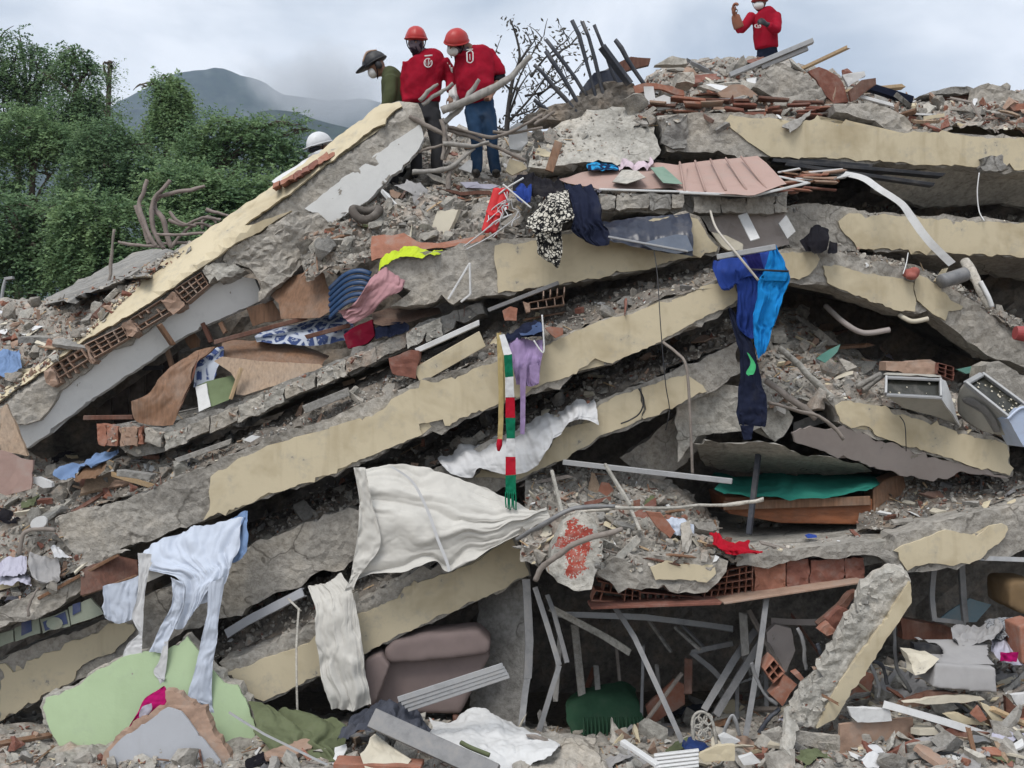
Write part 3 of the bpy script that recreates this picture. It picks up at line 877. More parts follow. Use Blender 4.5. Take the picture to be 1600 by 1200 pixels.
# ================================================================== hollow brick edge of the bed floor
be = thing('brick_edge', tuple(P(1150, 944, 9.8)), 'dark red hollow brick edge under the floor slab at centre right', 'brick edge')
Yb = (930, 9.75, 1360, 10.0)
rr = random.Random(8)
for k, (x0, x1) in enumerate([(1178, 1228), (1231, 1264), (1266, 1318), (1321, 1350)]):
    yt = lambda x: 879 - (x - 1180) * .055 + (0 if x < 1300 else 2); yb_ = lambda x: 925 - (x - 1180) * .10
    solid('brick', [(x0, yt(x0)), (x1, yt(x1)), (x1, yb_(x1)), (x0, yb_(x0))], lambda x, y: yfun(Yb)(x, y) + rr.uniform(-.01, .01), .25, TERRA if k == 0 else BRICKR, be, step=9, rough=.014, jamp=1, jstep=7, seed=83 + k, nback=1)
hollow(be, [(1108, 898), (1176, 882), (1176, 926), (1100, 934)], Yb, 7, 4, TERRA, seed=88, miss=.12)
hollow(be, [(935, 908), (1000, 924), (1000, 942), (925, 938)], Yb, 6, 2, TERRA, seed=89, miss=.2)
hollow(be, [(1000, 926), (1098, 934), (1098, 944), (1000, 944)], Yb, 8, 1, BRICKR, seed=90, miss=.1)
board('tile_strip', (920, 945, 9.7), (1120, 938, 9.75), .3, .025, BRICKR, be, cut=.02)
board('tile_strip', (1122, 938, 9.75), (1340, 905, 9.95), .3, .02, TERRA_P, be, cut=.02)

# ================================================================== packed debris between the floors
def rows(*ls):
    return [[(x, y, Y) for x, y in pts] for pts, Y in ls]
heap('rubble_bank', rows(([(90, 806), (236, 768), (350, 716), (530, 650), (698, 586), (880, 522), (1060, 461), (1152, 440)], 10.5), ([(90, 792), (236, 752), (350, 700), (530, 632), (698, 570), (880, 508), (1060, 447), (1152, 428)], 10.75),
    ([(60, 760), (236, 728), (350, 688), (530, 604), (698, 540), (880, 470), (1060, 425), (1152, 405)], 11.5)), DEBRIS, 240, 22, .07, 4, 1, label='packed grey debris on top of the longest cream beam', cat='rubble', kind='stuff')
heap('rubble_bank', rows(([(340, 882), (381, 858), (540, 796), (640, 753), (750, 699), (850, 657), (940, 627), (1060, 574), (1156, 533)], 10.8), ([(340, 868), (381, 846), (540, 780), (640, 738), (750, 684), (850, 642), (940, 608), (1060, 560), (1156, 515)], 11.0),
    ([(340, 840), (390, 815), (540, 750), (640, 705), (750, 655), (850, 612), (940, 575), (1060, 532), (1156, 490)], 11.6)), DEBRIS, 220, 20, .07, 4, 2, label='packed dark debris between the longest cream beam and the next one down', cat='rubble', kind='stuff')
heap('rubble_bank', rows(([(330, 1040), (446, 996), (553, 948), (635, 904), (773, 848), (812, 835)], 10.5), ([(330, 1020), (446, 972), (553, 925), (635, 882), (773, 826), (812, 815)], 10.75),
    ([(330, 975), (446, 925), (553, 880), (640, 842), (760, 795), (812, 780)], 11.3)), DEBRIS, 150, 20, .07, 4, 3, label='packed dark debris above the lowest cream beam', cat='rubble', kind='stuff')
heap('rubble_bank', rows(([(-320, 1010), (-40, 950), (40, 926), (130, 890), (205, 862)], 10.1), ([(-320, 970), (-40, 910), (40, 890), (90, 870), (130, 850)], 10.35), ([(-320, 910), (-40, 850), (40, 835), (90, 815), (150, 790)], 10.6), ([(-320, 840), (-40, 780), (40, 770), (120, 750), (300, 710)], 11.1), ([(-320, 760), (-40, 700), (40, 705), (120, 725), (300, 690)], 11.9)),
    DUST, 90, 60, .09, 4, 4, label='brown dusty rubble slope at far left below the leaning wall', cat='rubble', kind='stuff')
heap('rubble_bank', rows(([(-320, 720), (-60, 660), (10, 620), (90, 560), (165, 500), (225, 440), (300, 390)], 11.5), ([(-320, 660), (-60, 600), (10, 570), (90, 525), (165, 475), (225, 430), (300, 385)], 12.0), ([(-320, 580), (-60, 520), (10, 500), (90, 480), (165, 452), (225, 425), (300, 380)], 13.0), ([(-320, 540), (-60, 480), (10, 470), (90, 468), (165, 446), (225, 425), (300, 380)], 15)),
    DUST, 90, 50, .1, 4, 5, label='pale rubble heap behind the leaning wall at left', cat='rubble', kind='stuff')
heap('rubble_bank', rows(([(478, 440), (520, 420), (600, 400), (640, 396), (720, 388), (790, 378), (850, 368)], 11.1), ([(470, 400), (520, 385), (600, 368), (660, 350), (720, 350), (790, 345), (850, 340)], 11.3), ([(470, 360), (530, 350), (600, 325), (660, 312), (720, 320), (790, 318), (860, 312)], 11.6),
    ([(500, 340), (560, 325), (620, 295), (680, 282), (740, 285), (800, 290), (870, 280)], 12.2), ([(560, 300), (600, 280), (650, 240), (700, 250), (760, 262), (820, 255), (880, 250)], 13.2), ([(600, 240), (630, 215), (660, 190), (720, 205), (780, 215), (840, 215), (900, 205)], 14.5)),
    DUST, 110, 90, .1, 4, 6, label='grey rubble slope the three rescuers stand on', cat='rubble', kind='stuff')
heap('rubble_bank', rows(([(1000, 200), (1072, 184), (1140, 182), (1230, 190), (1300, 192), (1410, 208), (1500, 200), (1640, 205), (1900, 219)], 12.8), ([(1000, 190), (1072, 165), (1140, 160), (1230, 168), (1300, 172), (1410, 188), (1500, 180), (1640, 180), (1900, 194)], 13.3),
    ([(985, 185), (1010, 150), (1072, 130), (1140, 118), (1230, 128), (1300, 132), (1380, 155), (1460, 158), (1640, 150), (1900, 164)], 14.3), ([(975, 190), (1000, 140), (1050, 108), (1140, 96), (1220, 100), (1300, 118), (1380, 145), (1440, 158), (1640, 150), (1900, 164)], 15.2), ([(975, 195), (1000, 140), (1050, 108), (1140, 98), (1220, 102), (1300, 120), (1380, 150), (1440, 160), (1640, 152), (1900, 166)], 18)),
    DUST, 150, 60, .1, 4, 7, label='brick and concrete rubble along the crest at upper right', cat='rubble', kind='stuff')
heap('rubble_bank', rows(([(1180, 640), (1240, 640), (1300, 630), (1380, 640), (1480, 668), (1640, 700), (1900, 714)], 10.75), ([(1180, 600), (1240, 606), (1300, 608), (1380, 622), (1480, 650), (1640, 690), (1900, 704)], 11.0), ([(1180, 560), (1240, 556), (1320, 580), (1400, 600), (1480, 620), (1640, 660), (1900, 674)], 11.6),
    ([(1180, 500), (1240, 490), (1320, 540), (1400, 575), (1480, 590), (1640, 640), (1900, 654)], 12.8)), DUST, 110, 50, .1, 4, 8, label='rubble slope inside the cavity left of the televisions', cat='rubble', kind='stuff')
heap('rubble_bank', rows(([(812, 880), (850, 890), (930, 905), (1000, 890), (1060, 872), (1160, 866)], 9.75), ([(815, 840), (850, 845), (930, 850), (1000, 850), (1060, 850), (1160, 862)], 9.95), ([(820, 790), (850, 790), (930, 800), (1000, 808), (1060, 830), (1130, 850)], 10.3),
    ([(820, 750), (850, 755), (930, 770), (1000, 780), (1060, 800), (1120, 830)], 10.8), ([(820, 725), (900, 735), (960, 740), (1000, 740), (1060, 760), (1120, 810)], 11.5)), DUST, 100, 60, .09, 4, 9, label='rubble mound beside the red paint mark at centre', cat='rubble', kind='stuff')
heap('rubble_bank', rows(([(1340, 832), (1400, 826), (1480, 806), (1560, 790), (1640, 776), (1900, 790)], 10.3), ([(1340, 805), (1400, 800), (1480, 785), (1560, 772), (1640, 762), (1900, 776)], 10.8), ([(1360, 770), (1400, 752), (1480, 745), (1560, 742), (1640, 738), (1900, 752)], 11.4), ([(1400, 700), (1440, 700), (1480, 700), (1560, 700), (1640, 700), (1900, 714)], 12)),
    DEBRIS, 90, 34, .07, 4, 10, label='dark rubble on the bed floor at far right', cat='rubble', kind='stuff')
heap('rubble_bank', rows(([(1225, 400), (1320, 406), (1430, 430), (1490, 456), (1570, 502), (1640, 532), (1900, 546)], 11.6), ([(1225, 388), (1320, 392), (1430, 420), (1490, 446), (1570, 494), (1640, 524), (1900, 538)], 11.9), ([(1225, 375), (1320, 385), (1430, 412), (1490, 440), (1570, 488), (1640, 518), (1900, 532)], 12.6)),
    DEBRIS, 90, 16, .06, 4, 11, label='thin debris layer on the bent broken beam at right', cat='rubble', kind='stuff')
# foreground heap on the ground
heap('rubble_bank', rows(([(-150, 1360), (200, 1360), (600, 1360), (1000, 1360), (1400, 1350), (1800, 1340)], 7.0), ([(-150, 1250), (200, 1262), (600, 1260), (1000, 1260), (1400, 1235), (1800, 1200)], 8.1), ([(-150, 1205), (200, 1220), (420, 1215), (600, 1212), (800, 1215), (1000, 1215), (1200, 1198), (1400, 1168), (1800, 1110)], 8.8),
    ([(-150, 1150), (200, 1175), (420, 1170), (600, 1165), (800, 1168), (1000, 1172), (1200, 1150), (1400, 1096), (1800, 1050)], 9.6), ([(-150, 1120), (200, 1140), (420, 1130), (600, 1130), (800, 1140), (1000, 1148), (1200, 1115), (1400, 1045), (1800, 1005)], 10.4), ([(-150, 1100), (200, 1120), (600, 1110), (1000, 1125), (1400, 1010), (1800, 985)], 12.4)),
    DUST, 190, 100, .08, 3.5, 12, label='loose rubble along the foot of the collapsed building', cat='rubble', kind='stuff')
# the body of the collapsed block behind the broken edge
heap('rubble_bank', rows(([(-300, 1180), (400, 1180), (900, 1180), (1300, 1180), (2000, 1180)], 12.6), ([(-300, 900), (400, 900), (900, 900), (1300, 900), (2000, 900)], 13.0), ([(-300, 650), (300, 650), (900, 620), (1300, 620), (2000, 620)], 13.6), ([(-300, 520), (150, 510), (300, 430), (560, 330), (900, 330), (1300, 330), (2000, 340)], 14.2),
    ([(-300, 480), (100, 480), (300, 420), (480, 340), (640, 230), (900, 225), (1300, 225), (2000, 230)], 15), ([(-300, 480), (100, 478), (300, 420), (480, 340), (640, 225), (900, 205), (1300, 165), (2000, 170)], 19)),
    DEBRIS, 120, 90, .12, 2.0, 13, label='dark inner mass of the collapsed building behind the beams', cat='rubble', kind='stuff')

# top middle: pale slab lump right of the rescuers
cs = fallen('concrete_block', cB((885, 770), (870, 690), (930, 630), (1030, 560), (1180, 510), (1270, 485), (1400, 495), (1440, 540), (1450, 620), (1490, 690), (1440, 740), (1200, 745), (1040, 770), (950, 780)), [(830, 240, 12.0), (1000, 240, 12.0), (900, 165, 12.7)], .8,
    'large pale concrete block on the crest behind the patterned cloth', cat='concrete block', group='broken concrete blocks', mat=CONC_L, seed=95, rough=.06, step=7)
cs2 = fallen('concrete_block', cC((-60, 540), (0, 520), (50, 520), (48, 620), (30, 700), (-20, 700), (-70, 650)), 12.25, .4, 'grey concrete lump at the left end of the uppermost beam', cat='concrete block', group='broken concrete blocks', mat=CONC_D, seed=96, rough=.06, step=7)
# ledge of grey blocks under the fallen pink sheet
lg = fallen('fallen_floor_slab', [(936, 304), (1000, 302), (1100, 304), (1200, 302), (1232, 300), (1230, 326), (1160, 332), (1075, 334), (1000, 330), (940, 332)], (936, 11.1, 1232, 11.35), .5, 'grey block ledge under the fallen pink roof sheet', cat='floor slab', group='fallen floor slabs', mat=CONC_D, seed=97, rough=.03)
block_run(lg, [(938, 304), (1020, 303), (1072, 304)], (936, 11.1, 1232, 11.35), 22, 4, [CONC, CONC_D], 98)
block_run(lg, [(1082, 306), (1166, 308), (1230, 304)], (936, 11.1, 1232, 11.35), 26, 3, [CONC], 99)
# hanging wall pieces under the ledge, behind the blue clothes
solid('plaster_piece', [(1118, 330), (1170, 328), (1226, 330), (1232, 380), (1200, 392), (1150, 395), (1120, 380), (1104, 345)], 11.35, .3, MAUVE, step=10, rough=.03, seed=100, label='brownish wall piece hanging under the grey ledge above the blue clothes', cat='wall piece')
# sloping grey walls inside the centre and the right cavity
solid('wall_piece', cK((1300, 400), (1500, 250), (1620, 180), (1700, 160), (1700, 330), (1440, 560), (1390, 480)), [(970, 720, 11.4), (1090, 640, 11.2), (1020, 770, 11.5)], .15, CONC, step=10, rough=.03, seed=101, label='grey slab leaning in the dark gap at centre', cat='wall piece')
solid('wall_piece', cL((0, 60), (280, 70), (420, 100), (540, 210), (460, 330), (380, 270), (280, 280), (90, 300), (0, 420)), [(1060, 600, 10.95), (1240, 640, 10.75), (1100, 700, 10.95)], .2, CONC_L, step=9, rough=.04, seed=102, label='broken grey wall behind the hanging dark jacket', cat='wall piece')
solid('ceiling_piece', cL((80, 340), (460, 335), (520, 370), (850, 430), (900, 460), (700, 480), (300, 470), (130, 440)), [(1090, 700, 10.9), (1350, 725, 10.9), (1200, 745, 11.9)], .12, CONC_L, step=12, rough=.03, seed=103, label='sagging grey ceiling above the green covered bed', cat='ceiling')
# walls inside the room at the bottom
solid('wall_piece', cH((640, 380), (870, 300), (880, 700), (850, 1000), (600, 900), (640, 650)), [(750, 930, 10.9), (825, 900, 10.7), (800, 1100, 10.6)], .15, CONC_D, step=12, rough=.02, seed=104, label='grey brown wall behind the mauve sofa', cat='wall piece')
# pale green wall piece and grey gable in front at lower left
gw = thing('wall_piece', tuple(P(240, 1195, 9.3)), 'pale green broken wall piece under the hanging white and blue sheet', 'wall piece')
gpts = cG((185, 905), (200, 860), (360, 800), (440, 730), (560, 670), (700, 640), (760, 650), (870, 570), (900, 610), (925, 640), (990, 730), (1045, 790), (1110, 800), (1165, 910), (1195, 1000), (1190, 1060), (1100, 1110), (1080, 1240), (300, 1240), (280, 1130), (250, 1060), (215, 1000))
solid('plaster_core', gpts, [(100, 1150, 9.75), (380, 1150, 9.85), (240, 1000, 9.95)], .14, CONC_L, gw, step=9, rough=.012, jamp=2, jstep=6, seed=105)
plaster(gw, [(x * .975 + 6, y * .985 + 16.5) for x, y in gpts], [(100, 1150, 9.73), (380, 1150, 9.83), (240, 1000, 9.93)], GREENP, seed=106, thick=.01, jamp=1.5)
gg = thing('wall_piece', tuple(P(255, 1195, 9.0)), 'pointed grey wall piece with torn paper edges in front of the green one', 'wall piece')
g2 = cG((460, 1240), (475, 1120), (540, 1040), (600, 1000), (690, 945), (770, 880), (765, 830), (800, 830), (860, 870), (950, 905), (960, 950), (1000, 1040), (1060, 1120), (1090, 1240))
solid('plaster_core', g2, [(160, 1150, 9.35), (350, 1150, 9.45), (255, 1080, 9.5)], .1, TERRA_P, gg, step=7, rough=.02, jamp=2.5, jstep=5, seed=107)
plaster(gg, cG((490, 1240), (505, 1110), (560, 1050), (620, 1015), (700, 960), (775, 905), (840, 925), (890, 990), (950, 1060), (1020, 1150), (1045, 1240)), [(160, 1150, 9.33), (350, 1150, 9.43), (255, 1080, 9.48)], GREYP, seed=108, thick=.01, jamp=1.2)
# behind far left slab under the trees
solid('road_slab', cD((205, 285), (215, 255), (420, 150), (640, 40), (700, 28), (800, 30), (830, 50), (660, 150), (420, 222)), [(75, 470, 13.5), (270, 395, 13.5), (160, 430, 14.5)], .25, CONC_D, step=9, rough=.03, seed=109, label='flat grey slab lying in front of the trees at left', cat='concrete slab')

solid('ceiling_piece', cC((905, 815), (1100, 790), (1400, 785), (1680, 800), (1680, 985), (1500, 940), (1140, 960), (1040, 920), (900, 880)), [(1365, 273, 12.75), (1600, 270, 12.95), (1450, 335, 13.6)], .12, CONC_L, step=12, rough=.02, seed=111, label='grey ceiling underside between the two upper right beams', cat='ceiling')
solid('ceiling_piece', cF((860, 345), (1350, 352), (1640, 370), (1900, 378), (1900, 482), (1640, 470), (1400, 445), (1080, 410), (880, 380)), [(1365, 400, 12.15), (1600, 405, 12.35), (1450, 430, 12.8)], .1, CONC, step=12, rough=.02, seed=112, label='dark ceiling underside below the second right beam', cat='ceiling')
# ================================================================== trees on the left
LEAF = [m_leaf('leaf_deep', (.10, .18, .095), (.215, .32, .155)), m_leaf('leaf_mid', (.11, .20, .10), (.25, .36, .165)), m_leaf('leaf_fresh', (.13, .225, .105), (.28, .395, .18))]
BARK = m_plain('bark', (.11, .085, .065), .9, var=.4, dust=.2, bump=.4)
def leaves(lobes, Y, n, seed, size=.085, per=17, droop=.5, flat=.55):
    rng = np.random.RandomState(seed)
    wts = np.array([l[2] * l[3] for l in lobes], float); wts /= wts.sum()
    pick = rng.choice(len(lobes), n, p=wts)
    d = rng.normal(size=(n, 3)); d /= np.linalg.norm(d, axis=1, keepdims=True)
    rad = rng.uniform(.35, 1, n) ** .6
    C = np.zeros((n, 3)); out_ = np.zeros((n, 3))
    for k, l in enumerate(lobes):
        s = pick == k
        yy = Y + (l[4] if len(l) > 4 else 0)
        c = P(l[0], l[1], yy); m = yy / F
        r3 = np.array([l[2] * m, l[2] * m * .8, l[3] * m])
        C[s] = c + d[s] * r3 * rad[s][:, None]
        out_[s] = d[s]
    gap = fbm(C, .9, 3, seed + 3)
    C = C[gap > -.16]; out_ = out_[gap > -.16]; n = len(C)
    dirn = out_ * np.array([1, 1, .5]) + rng.normal(size=(n, 3)) * .5; dirn[:, 2] -= droop * .6
    dirn /= np.linalg.norm(dirn, axis=1, keepdims=True)
    side = np.cross(dirn, np.array([0, 0, 1.0])); side /= np.linalg.norm(side, axis=1, keepdims=True) + 1e-6
    Ls = rng.uniform(.3, .65, n)
    t = rng.uniform(0, 1, (n, per)); sg = rng.choice([-1, 1], (n, per))
    base = C[:, None] + dirn[:, None] * (t * Ls[:, None])[..., None] + np.array([0, 0, -1]) * (t ** 2 * Ls[:, None] * droop * .6)[..., None]
    lw_ = size * rng.uniform(.6, 1.3, (n, per))
    ax = side[:, None] * sg[..., None] + dirn[:, None] * .5 + rng.normal(size=(n, per, 3)) * .35
    ax /= np.linalg.norm(ax, axis=2, keepdims=True)
    up = rng.normal(size=(n, per, 3)) * .45 + np.array([-.1, -.5, 1.0])
    b = np.cross(ax, up); b /= np.linalg.norm(b, axis=2, keepdims=True) + 1e-6
    A = base; Bp = base + ax * lw_[..., None] * .5 + b * lw_[..., None] * .27; Cc = base + ax * lw_[..., None]; D = base + ax * lw_[..., None] * .5 - b * lw_[..., None] * .27
    V = np.stack([A, Bp, Cc, D], 2).reshape(-1, 3)
    m = len(V) // 4
    return V, np.arange(m * 4).reshape(m, 4), C, out_

def tree(name, lobes, Y, n, label, mat, trunk, seed, group='trees left of the ruin', **kw):
    n = int(n * 1.55)
    x, y = trunk[0]
    base = P(x, y, Y); base[2] = 0
    root = thing(name, tuple(base), label, 'tree', group)
    V, Fs, C, _ = leaves(lobes, Y, n, seed, **kw)
    mk('crown', V, Fs.tolist(), mat, root, solid=False)
    parts = []
    top = [base] + [P(px, py, Y) for px, py in trunk[1:]]
    parts.append(tubegeo([top[0] + (top[1] - top[0]) * k / 4 for k in range(4)] + top[1:], [.2, .14, .06], 7, 14))
    rng = random.Random(seed)
    for l in lobes:
        yy = Y + (l[4] if len(l) > 4 else 0)
        e_ = P(l[0] + rng.uniform(-.5, .5) * l[2], l[1] - l[3] * .5, yy)
        cand = [top[0] + (top[1] - top[0]) * k / 8 for k in range(3, 9)] + [top[1] + (top[2] - top[1]) * k / 8 for k in range(1, 9)]
        low = [c for c in cand if c[2] < e_[2] - .25] or cand[:1]
        st = low[-rng.randint(1, min(4, len(low)))]
        mid = (st + e_) / 2 + np.array([rng.uniform(-.3, .3), rng.uniform(-.3, .3), rng.uniform(0, .4)])
        parts.append(tubegeo([st, mid, e_], [.05, .035, .012], 5, 9))
        for q in range(4):
            a = mid + (e_ - mid) * rng.uniform(0, .8); m = yy / F
            b = P(l[0] + rng.uniform(-.95, .95) * l[2], l[1] + rng.uniform(-.9, .6) * l[3], yy + rng.uniform(-.6, .6) * l[2] * m)
            parts.append(tubegeo([a, (a + b) / 2 + np.array([0, 0, .12]), b], [.03, .02, .007], 4, 6))
    V, Fs = merge(parts)
    mk('trunk', V, Fs, BARK, root, smooth=True, solid=False)
    return root

tree('tall_tree', [(0, 72, 40, 42), (22, 55, 16, 16), (45, 78, 14, 16), (38, 108, 46, 46), (66, 90, 18, 22), (90, 118, 14, 16), (-30, 150, 60, 60), (20, 170, 60, 55), (60, 150, 30, 40)], 34, 1750, 'tallest tree, at the far left edge with dense dark crown', LEAF[0], [(30, 600), (28, 350), (30, 150)], 1, droop=.9)
tree('drooping_tree', [(118, 95, 24, 24), (108, 78, 12, 10), (140, 108, 12, 14), (128, 135, 27, 45), (100, 150, 32, 40), (138, 170, 16, 40), (110, 200, 42, 40), (75, 125, 13, 18)], 31, 1500, 'tall drooping tree second from left with hanging branch tips', LEAF[0], [(125, 600), (122, 330), (118, 130)], 2, droop=1.4)
tree('slender_tree', [(172, 118, 8, 18), (178, 108, 5, 8), (168, 135, 6, 8), (165, 175, 22, 22)], 33, 230, 'thin sparse treetop poking above the green crowns', LEAF[2], [(168, 600), (166, 260), (172, 95)], 3, droop=.4, size=.07, per=9)
tree('feathery_tree', [(262, 128, 24, 14), (275, 148, 20, 26), (252, 150, 22, 18), (225, 139, 24, 5), (282, 172, 14, 25), (262, 185, 30, 26), (245, 215, 40, 26)], 29, 1050, 'feathery tree left of the mountain peak with a long side branch', LEAF[2], [(262, 600), (258, 330), (264, 140)], 4, droop=1.3)
tree('flat_topped_tree', [(352, 192, 26, 12), (330, 208, 34, 15), (400, 205, 30, 12), (432, 190, 26, 4), (464, 196, 20, 4, .5), (480, 207, 8, 5, .5), (372, 228, 56, 20), (318, 238, 45, 20), (430, 226, 36, 13), (460, 240, 22, 10), (350, 268, 60, 24), (420, 262, 46, 20)], 26, 1700, 'spreading flat topped tree with thin reaching branches beside the white helmet', LEAF[1], [(352, 600), (350, 330), (340, 230)], 5, droop=.35, size=.075)
tree('leafy_tree', [(35, 210, 60, 42), (90, 235, 50, 40), (20, 265, 60, 45), (75, 290, 60, 45)], 28, 1800, 'round bright leafy tree below the tallest one', LEAF[1], [(50, 600), (50, 400), (50, 240)], 6, droop=.5)
tree('leafy_tree', [(165, 225, 45, 38), (205, 250, 50, 40), (150, 280, 60, 40), (225, 290, 55, 40)], 27, 1800, 'leafy tree filling the middle below the drooping one', LEAF[0], [(180, 600), (180, 420), (182, 260)], 7, droop=.8)
tree('leafy_tree', [(290, 290, 60, 34), (360, 310, 60, 34), (330, 350, 70, 40), (400, 330, 50, 30), (440, 300, 36, 24)], 24, 1900, 'broad leafy tree behind the bent bars and leaning wall', LEAF[1], [(340, 600), (340, 460), (338, 320)], 8, droop=.5)
tree('leafy_tree', [(10, 345, 60, 50), (70, 360, 60, 50), (20, 420, 70, 50), (90, 425, 60, 45)], 23, 2000, 'low dense tree at the far left just above the rubble', LEAF[0], [(50, 600), (50, 480), (50, 380)], 9, droop=.7)
tree('leafy_tree', [(150, 345, 55, 45), (215, 360, 55, 45), (160, 410, 60, 45), (235, 415, 50, 40), (280, 380, 40, 40)], 22, 2000, 'low dense tree right above the flat grey slab', LEAF[1], [(190, 600), (190, 480), (190, 380)], 10, droop=.7)

# bare thin tree behind the rescuers
tw = thing('bare_tree', (P(800, 300, 15)[0], 15, 0), 'almost bare thin tree behind the steel bars on the crest', 'tree')
TWIG = m_plain('twig_bark', (.055, .05, .048), .9, dust=.1)
parts = [tubegeo([P(790, 300, 15), P(792, 200, 15), P(800, 130, 15), P(812, 90, 15), P(806, 55, 15), P(797, 30, 15)], [.06, .04, .022, .012], 6, 24)]
rng = random.Random(3); tips = []
for (x0, y0, x1, y1) in [(796, 165, 850, 55), (795, 190, 880, 75), (793, 210, 900, 120), (798, 140, 770, 95), (810, 100, 838, 60), (830, 120, 890, 60), (840, 150, 905, 110), (800, 180, 850, 165), (793, 205, 760, 185), (820, 150, 868, 130), (797, 175, 830, 110), (860, 90, 896, 66)]:
    mid = ((x0 + x1) / 2 + rng.uniform(-12, 6), (y0 + y1) / 2 + rng.uniform(-6, 10))
    pl = [P(x0, y0, 15), P(mid[0], mid[1], 15 + rng.uniform(-.3, .3)), P(x1, y1, 15 + rng.uniform(-.5, .5))]
    parts.append(tubegeo(pl, [.02, .012, .005], 5, 9))
    c = resample(pl, 14)
    for q in range(7):
        a = c[rng.randrange(3, 14)]
        b = a + np.array([rng.uniform(-.22, .25), rng.uniform(-.2, .2), rng.uniform(-.1, .28)])
        parts.append(tubegeo([a, (a + b) / 2 + np.array([0, 0, .03]), b], [.008, .006, .003], 4, 5)); tips.append(b); tips.append((a + b) / 2)
V, Fs = merge(parts)
mk('trunk', V, Fs, TWIG, tw, smooth=True, solid=False)
rg = np.random.RandomState(2)
tips = np.array(tips + [P(797, 32, 15), P(803, 45, 15)] * 4)
Cc = (tips[rg.randint(0, len(tips), 520)] + rg.normal(size=(520, 3)) * .05)
ax = rg.normal(size=(520, 3)); ax /= np.linalg.norm(ax, axis=1, keepdims=True); b = np.cross(ax, rg.normal(size=(520, 3))); b /= np.linalg.norm(b, axis=1, keepdims=True)
V = np.stack([Cc, Cc + ax * .035 + b * .015, Cc + ax * .07, Cc + ax * .035 - b * .015], 1).reshape(-1, 3)
mk('crown', V, np.arange(len(V)).reshape(-1, 4).tolist(), m_leaf('dry_leaf', (.06, .055, .045), (.11, .1, .075)), tw, solid=False)

# ================================================================== people
SKIN = m_plain('skin', (.22, .115, .075), .6, var=.1, dust=.05)
REDSH = m_fabric('red_shirt', (.33, .010, .028), var=.25, dirt=.05)
GREENSH = m_fabric('green_shirt', (.075, .085, .045), var=.2, dirt=.1)
JEANS = m_fabric('blue_jeans', (.03, .065, .13), var=.4, dirt=.25)
NAVY = m_fabric('navy_cloth', (.014, .018, .035), var=.3, dirt=.15)
GREYT = m_fabric('grey_trousers', (.055, .055, .06), var=.3, dirt=.2)
MASKW = m_fabric('white_mask', (.7, .69, .68), var=.08, dirt=.1)
HELR = m_plain('red_helmet', (.45, .03, .028), .4, dust=.15)
HELW = m_plain('white_helmet', (.7, .71, .73), .4, dust=.2)
BLK = m_fabric('black_cloth', (.015, .014, .018), var=.3, dirt=.1)
HAIR = m_plain('dark_hair', (.015, .012, .01), .8)
BOOT = m_plain('boot_leather', (.03, .026, .022), .6)
def ell(pts, rx, ry, side=(1, 0, 0), seg=18, n=None):
    """closed limb or trunk: centres, half widths along side, half depths"""
    pts = np.asarray(pts, float); k = len(pts)
    n = n or (k - 1) * 6 + 1
    C = resample(pts, n)
    t0 = np.linspace(0, 1, k); t1 = np.linspace(0, 1, n)
    d = np.r_[0, np.cumsum(np.linalg.norm(np.diff(pts, axis=0), axis=1))]; d /= d[-1]
    rx = np.interp(t1, d, rx); ry = np.interp(t1, d, ry)
    T = np.gradient(C, axis=0); T /= np.linalg.norm(T, axis=1, keepdims=True) + 1e-9
    V = []; s0 = np.asarray(side, float)
    for c, t, a_, b_ in zip(C, T, rx, ry):
        s = s0 - t * s0.dot(t); s /= np.linalg.norm(s) + 1e-9
        f = np.cross(t, s)
        for q in range(seg):
            an = 2 * math.pi * q / seg
            V.append(c + s * a_ * math.cos(an) + f * b_ * math.sin(an))
    Fs = []
    for j in range(n - 1):
        for q in range(seg):
            q2 = (q + 1) % seg
            Fs.append((j * seg + q, j * seg + q2, (j + 1) * seg + q2, (j + 1) * seg + q))
    b = len(V); V.append(C[0] - T[0] * rx[0] * .45); V.append(C[-1] + T[-1] * rx[-1] * .45)
    for q in range(seg):
        q2 = (q + 1) % seg
        Fs.append((q2, q, b)); Fs.append(((n - 1) * seg + q, (n - 1) * seg + q2, b + 1))
    return np.array(V), Fs
def ball(c, rx, ry, rz, seg=20, rot=None, squash=None):
    V, Fs = [], []
    nr = 12
    for j in range(nr + 1):
        th = math.pi * j / nr
        for q in range(seg):
            an = 2 * math.pi * q / seg
            p = np.array([rx * math.sin(th) * math.cos(an), ry * math.sin(th) * math.sin(an), rz * math.cos(th)])
            if rot is not None: p = rot @ p
            V.append(np.asarray(c) + p)
    for j in range(nr):
        for q in range(seg):
            q2 = (q + 1) % seg
            Fs.append((j * seg + q, (j + 1) * seg + q, (j + 1) * seg + q2, j * seg + q2))
    return np.array(V), Fs
def rotm(rx, ry, rz): return np.array(Euler((R(rx), R(ry), R(rz))).to_matrix())
CLT = bpy.data.textures.new('cloth_folds', 'CLOUDS'); CLT.noise_scale = .17; CLT.noise_depth = 2
def blob(name, parts, mat, parent, vox=.013, smooth=5, disp=0, **kw):
    V, Fs = merge(parts)
    o = mk(name, V, Fs, mat, parent, smooth=True, solid=False, **kw)
    m = o.modifiers.new('remesh', 'REMESH'); m.mode = 'VOXEL'; m.voxel_size = vox; m.use_smooth_shade = True
    if smooth:
        m = o.modifiers.new('smooth', 'SMOOTH'); m.factor = .5; m.iterations = smooth
    if disp:
        m = o.modifiers.new('folds', 'DISPLACE'); m.texture = CLT; m.strength = disp; m.mid_level = .5; m.texture_coords = 'LOCAL'
    return o
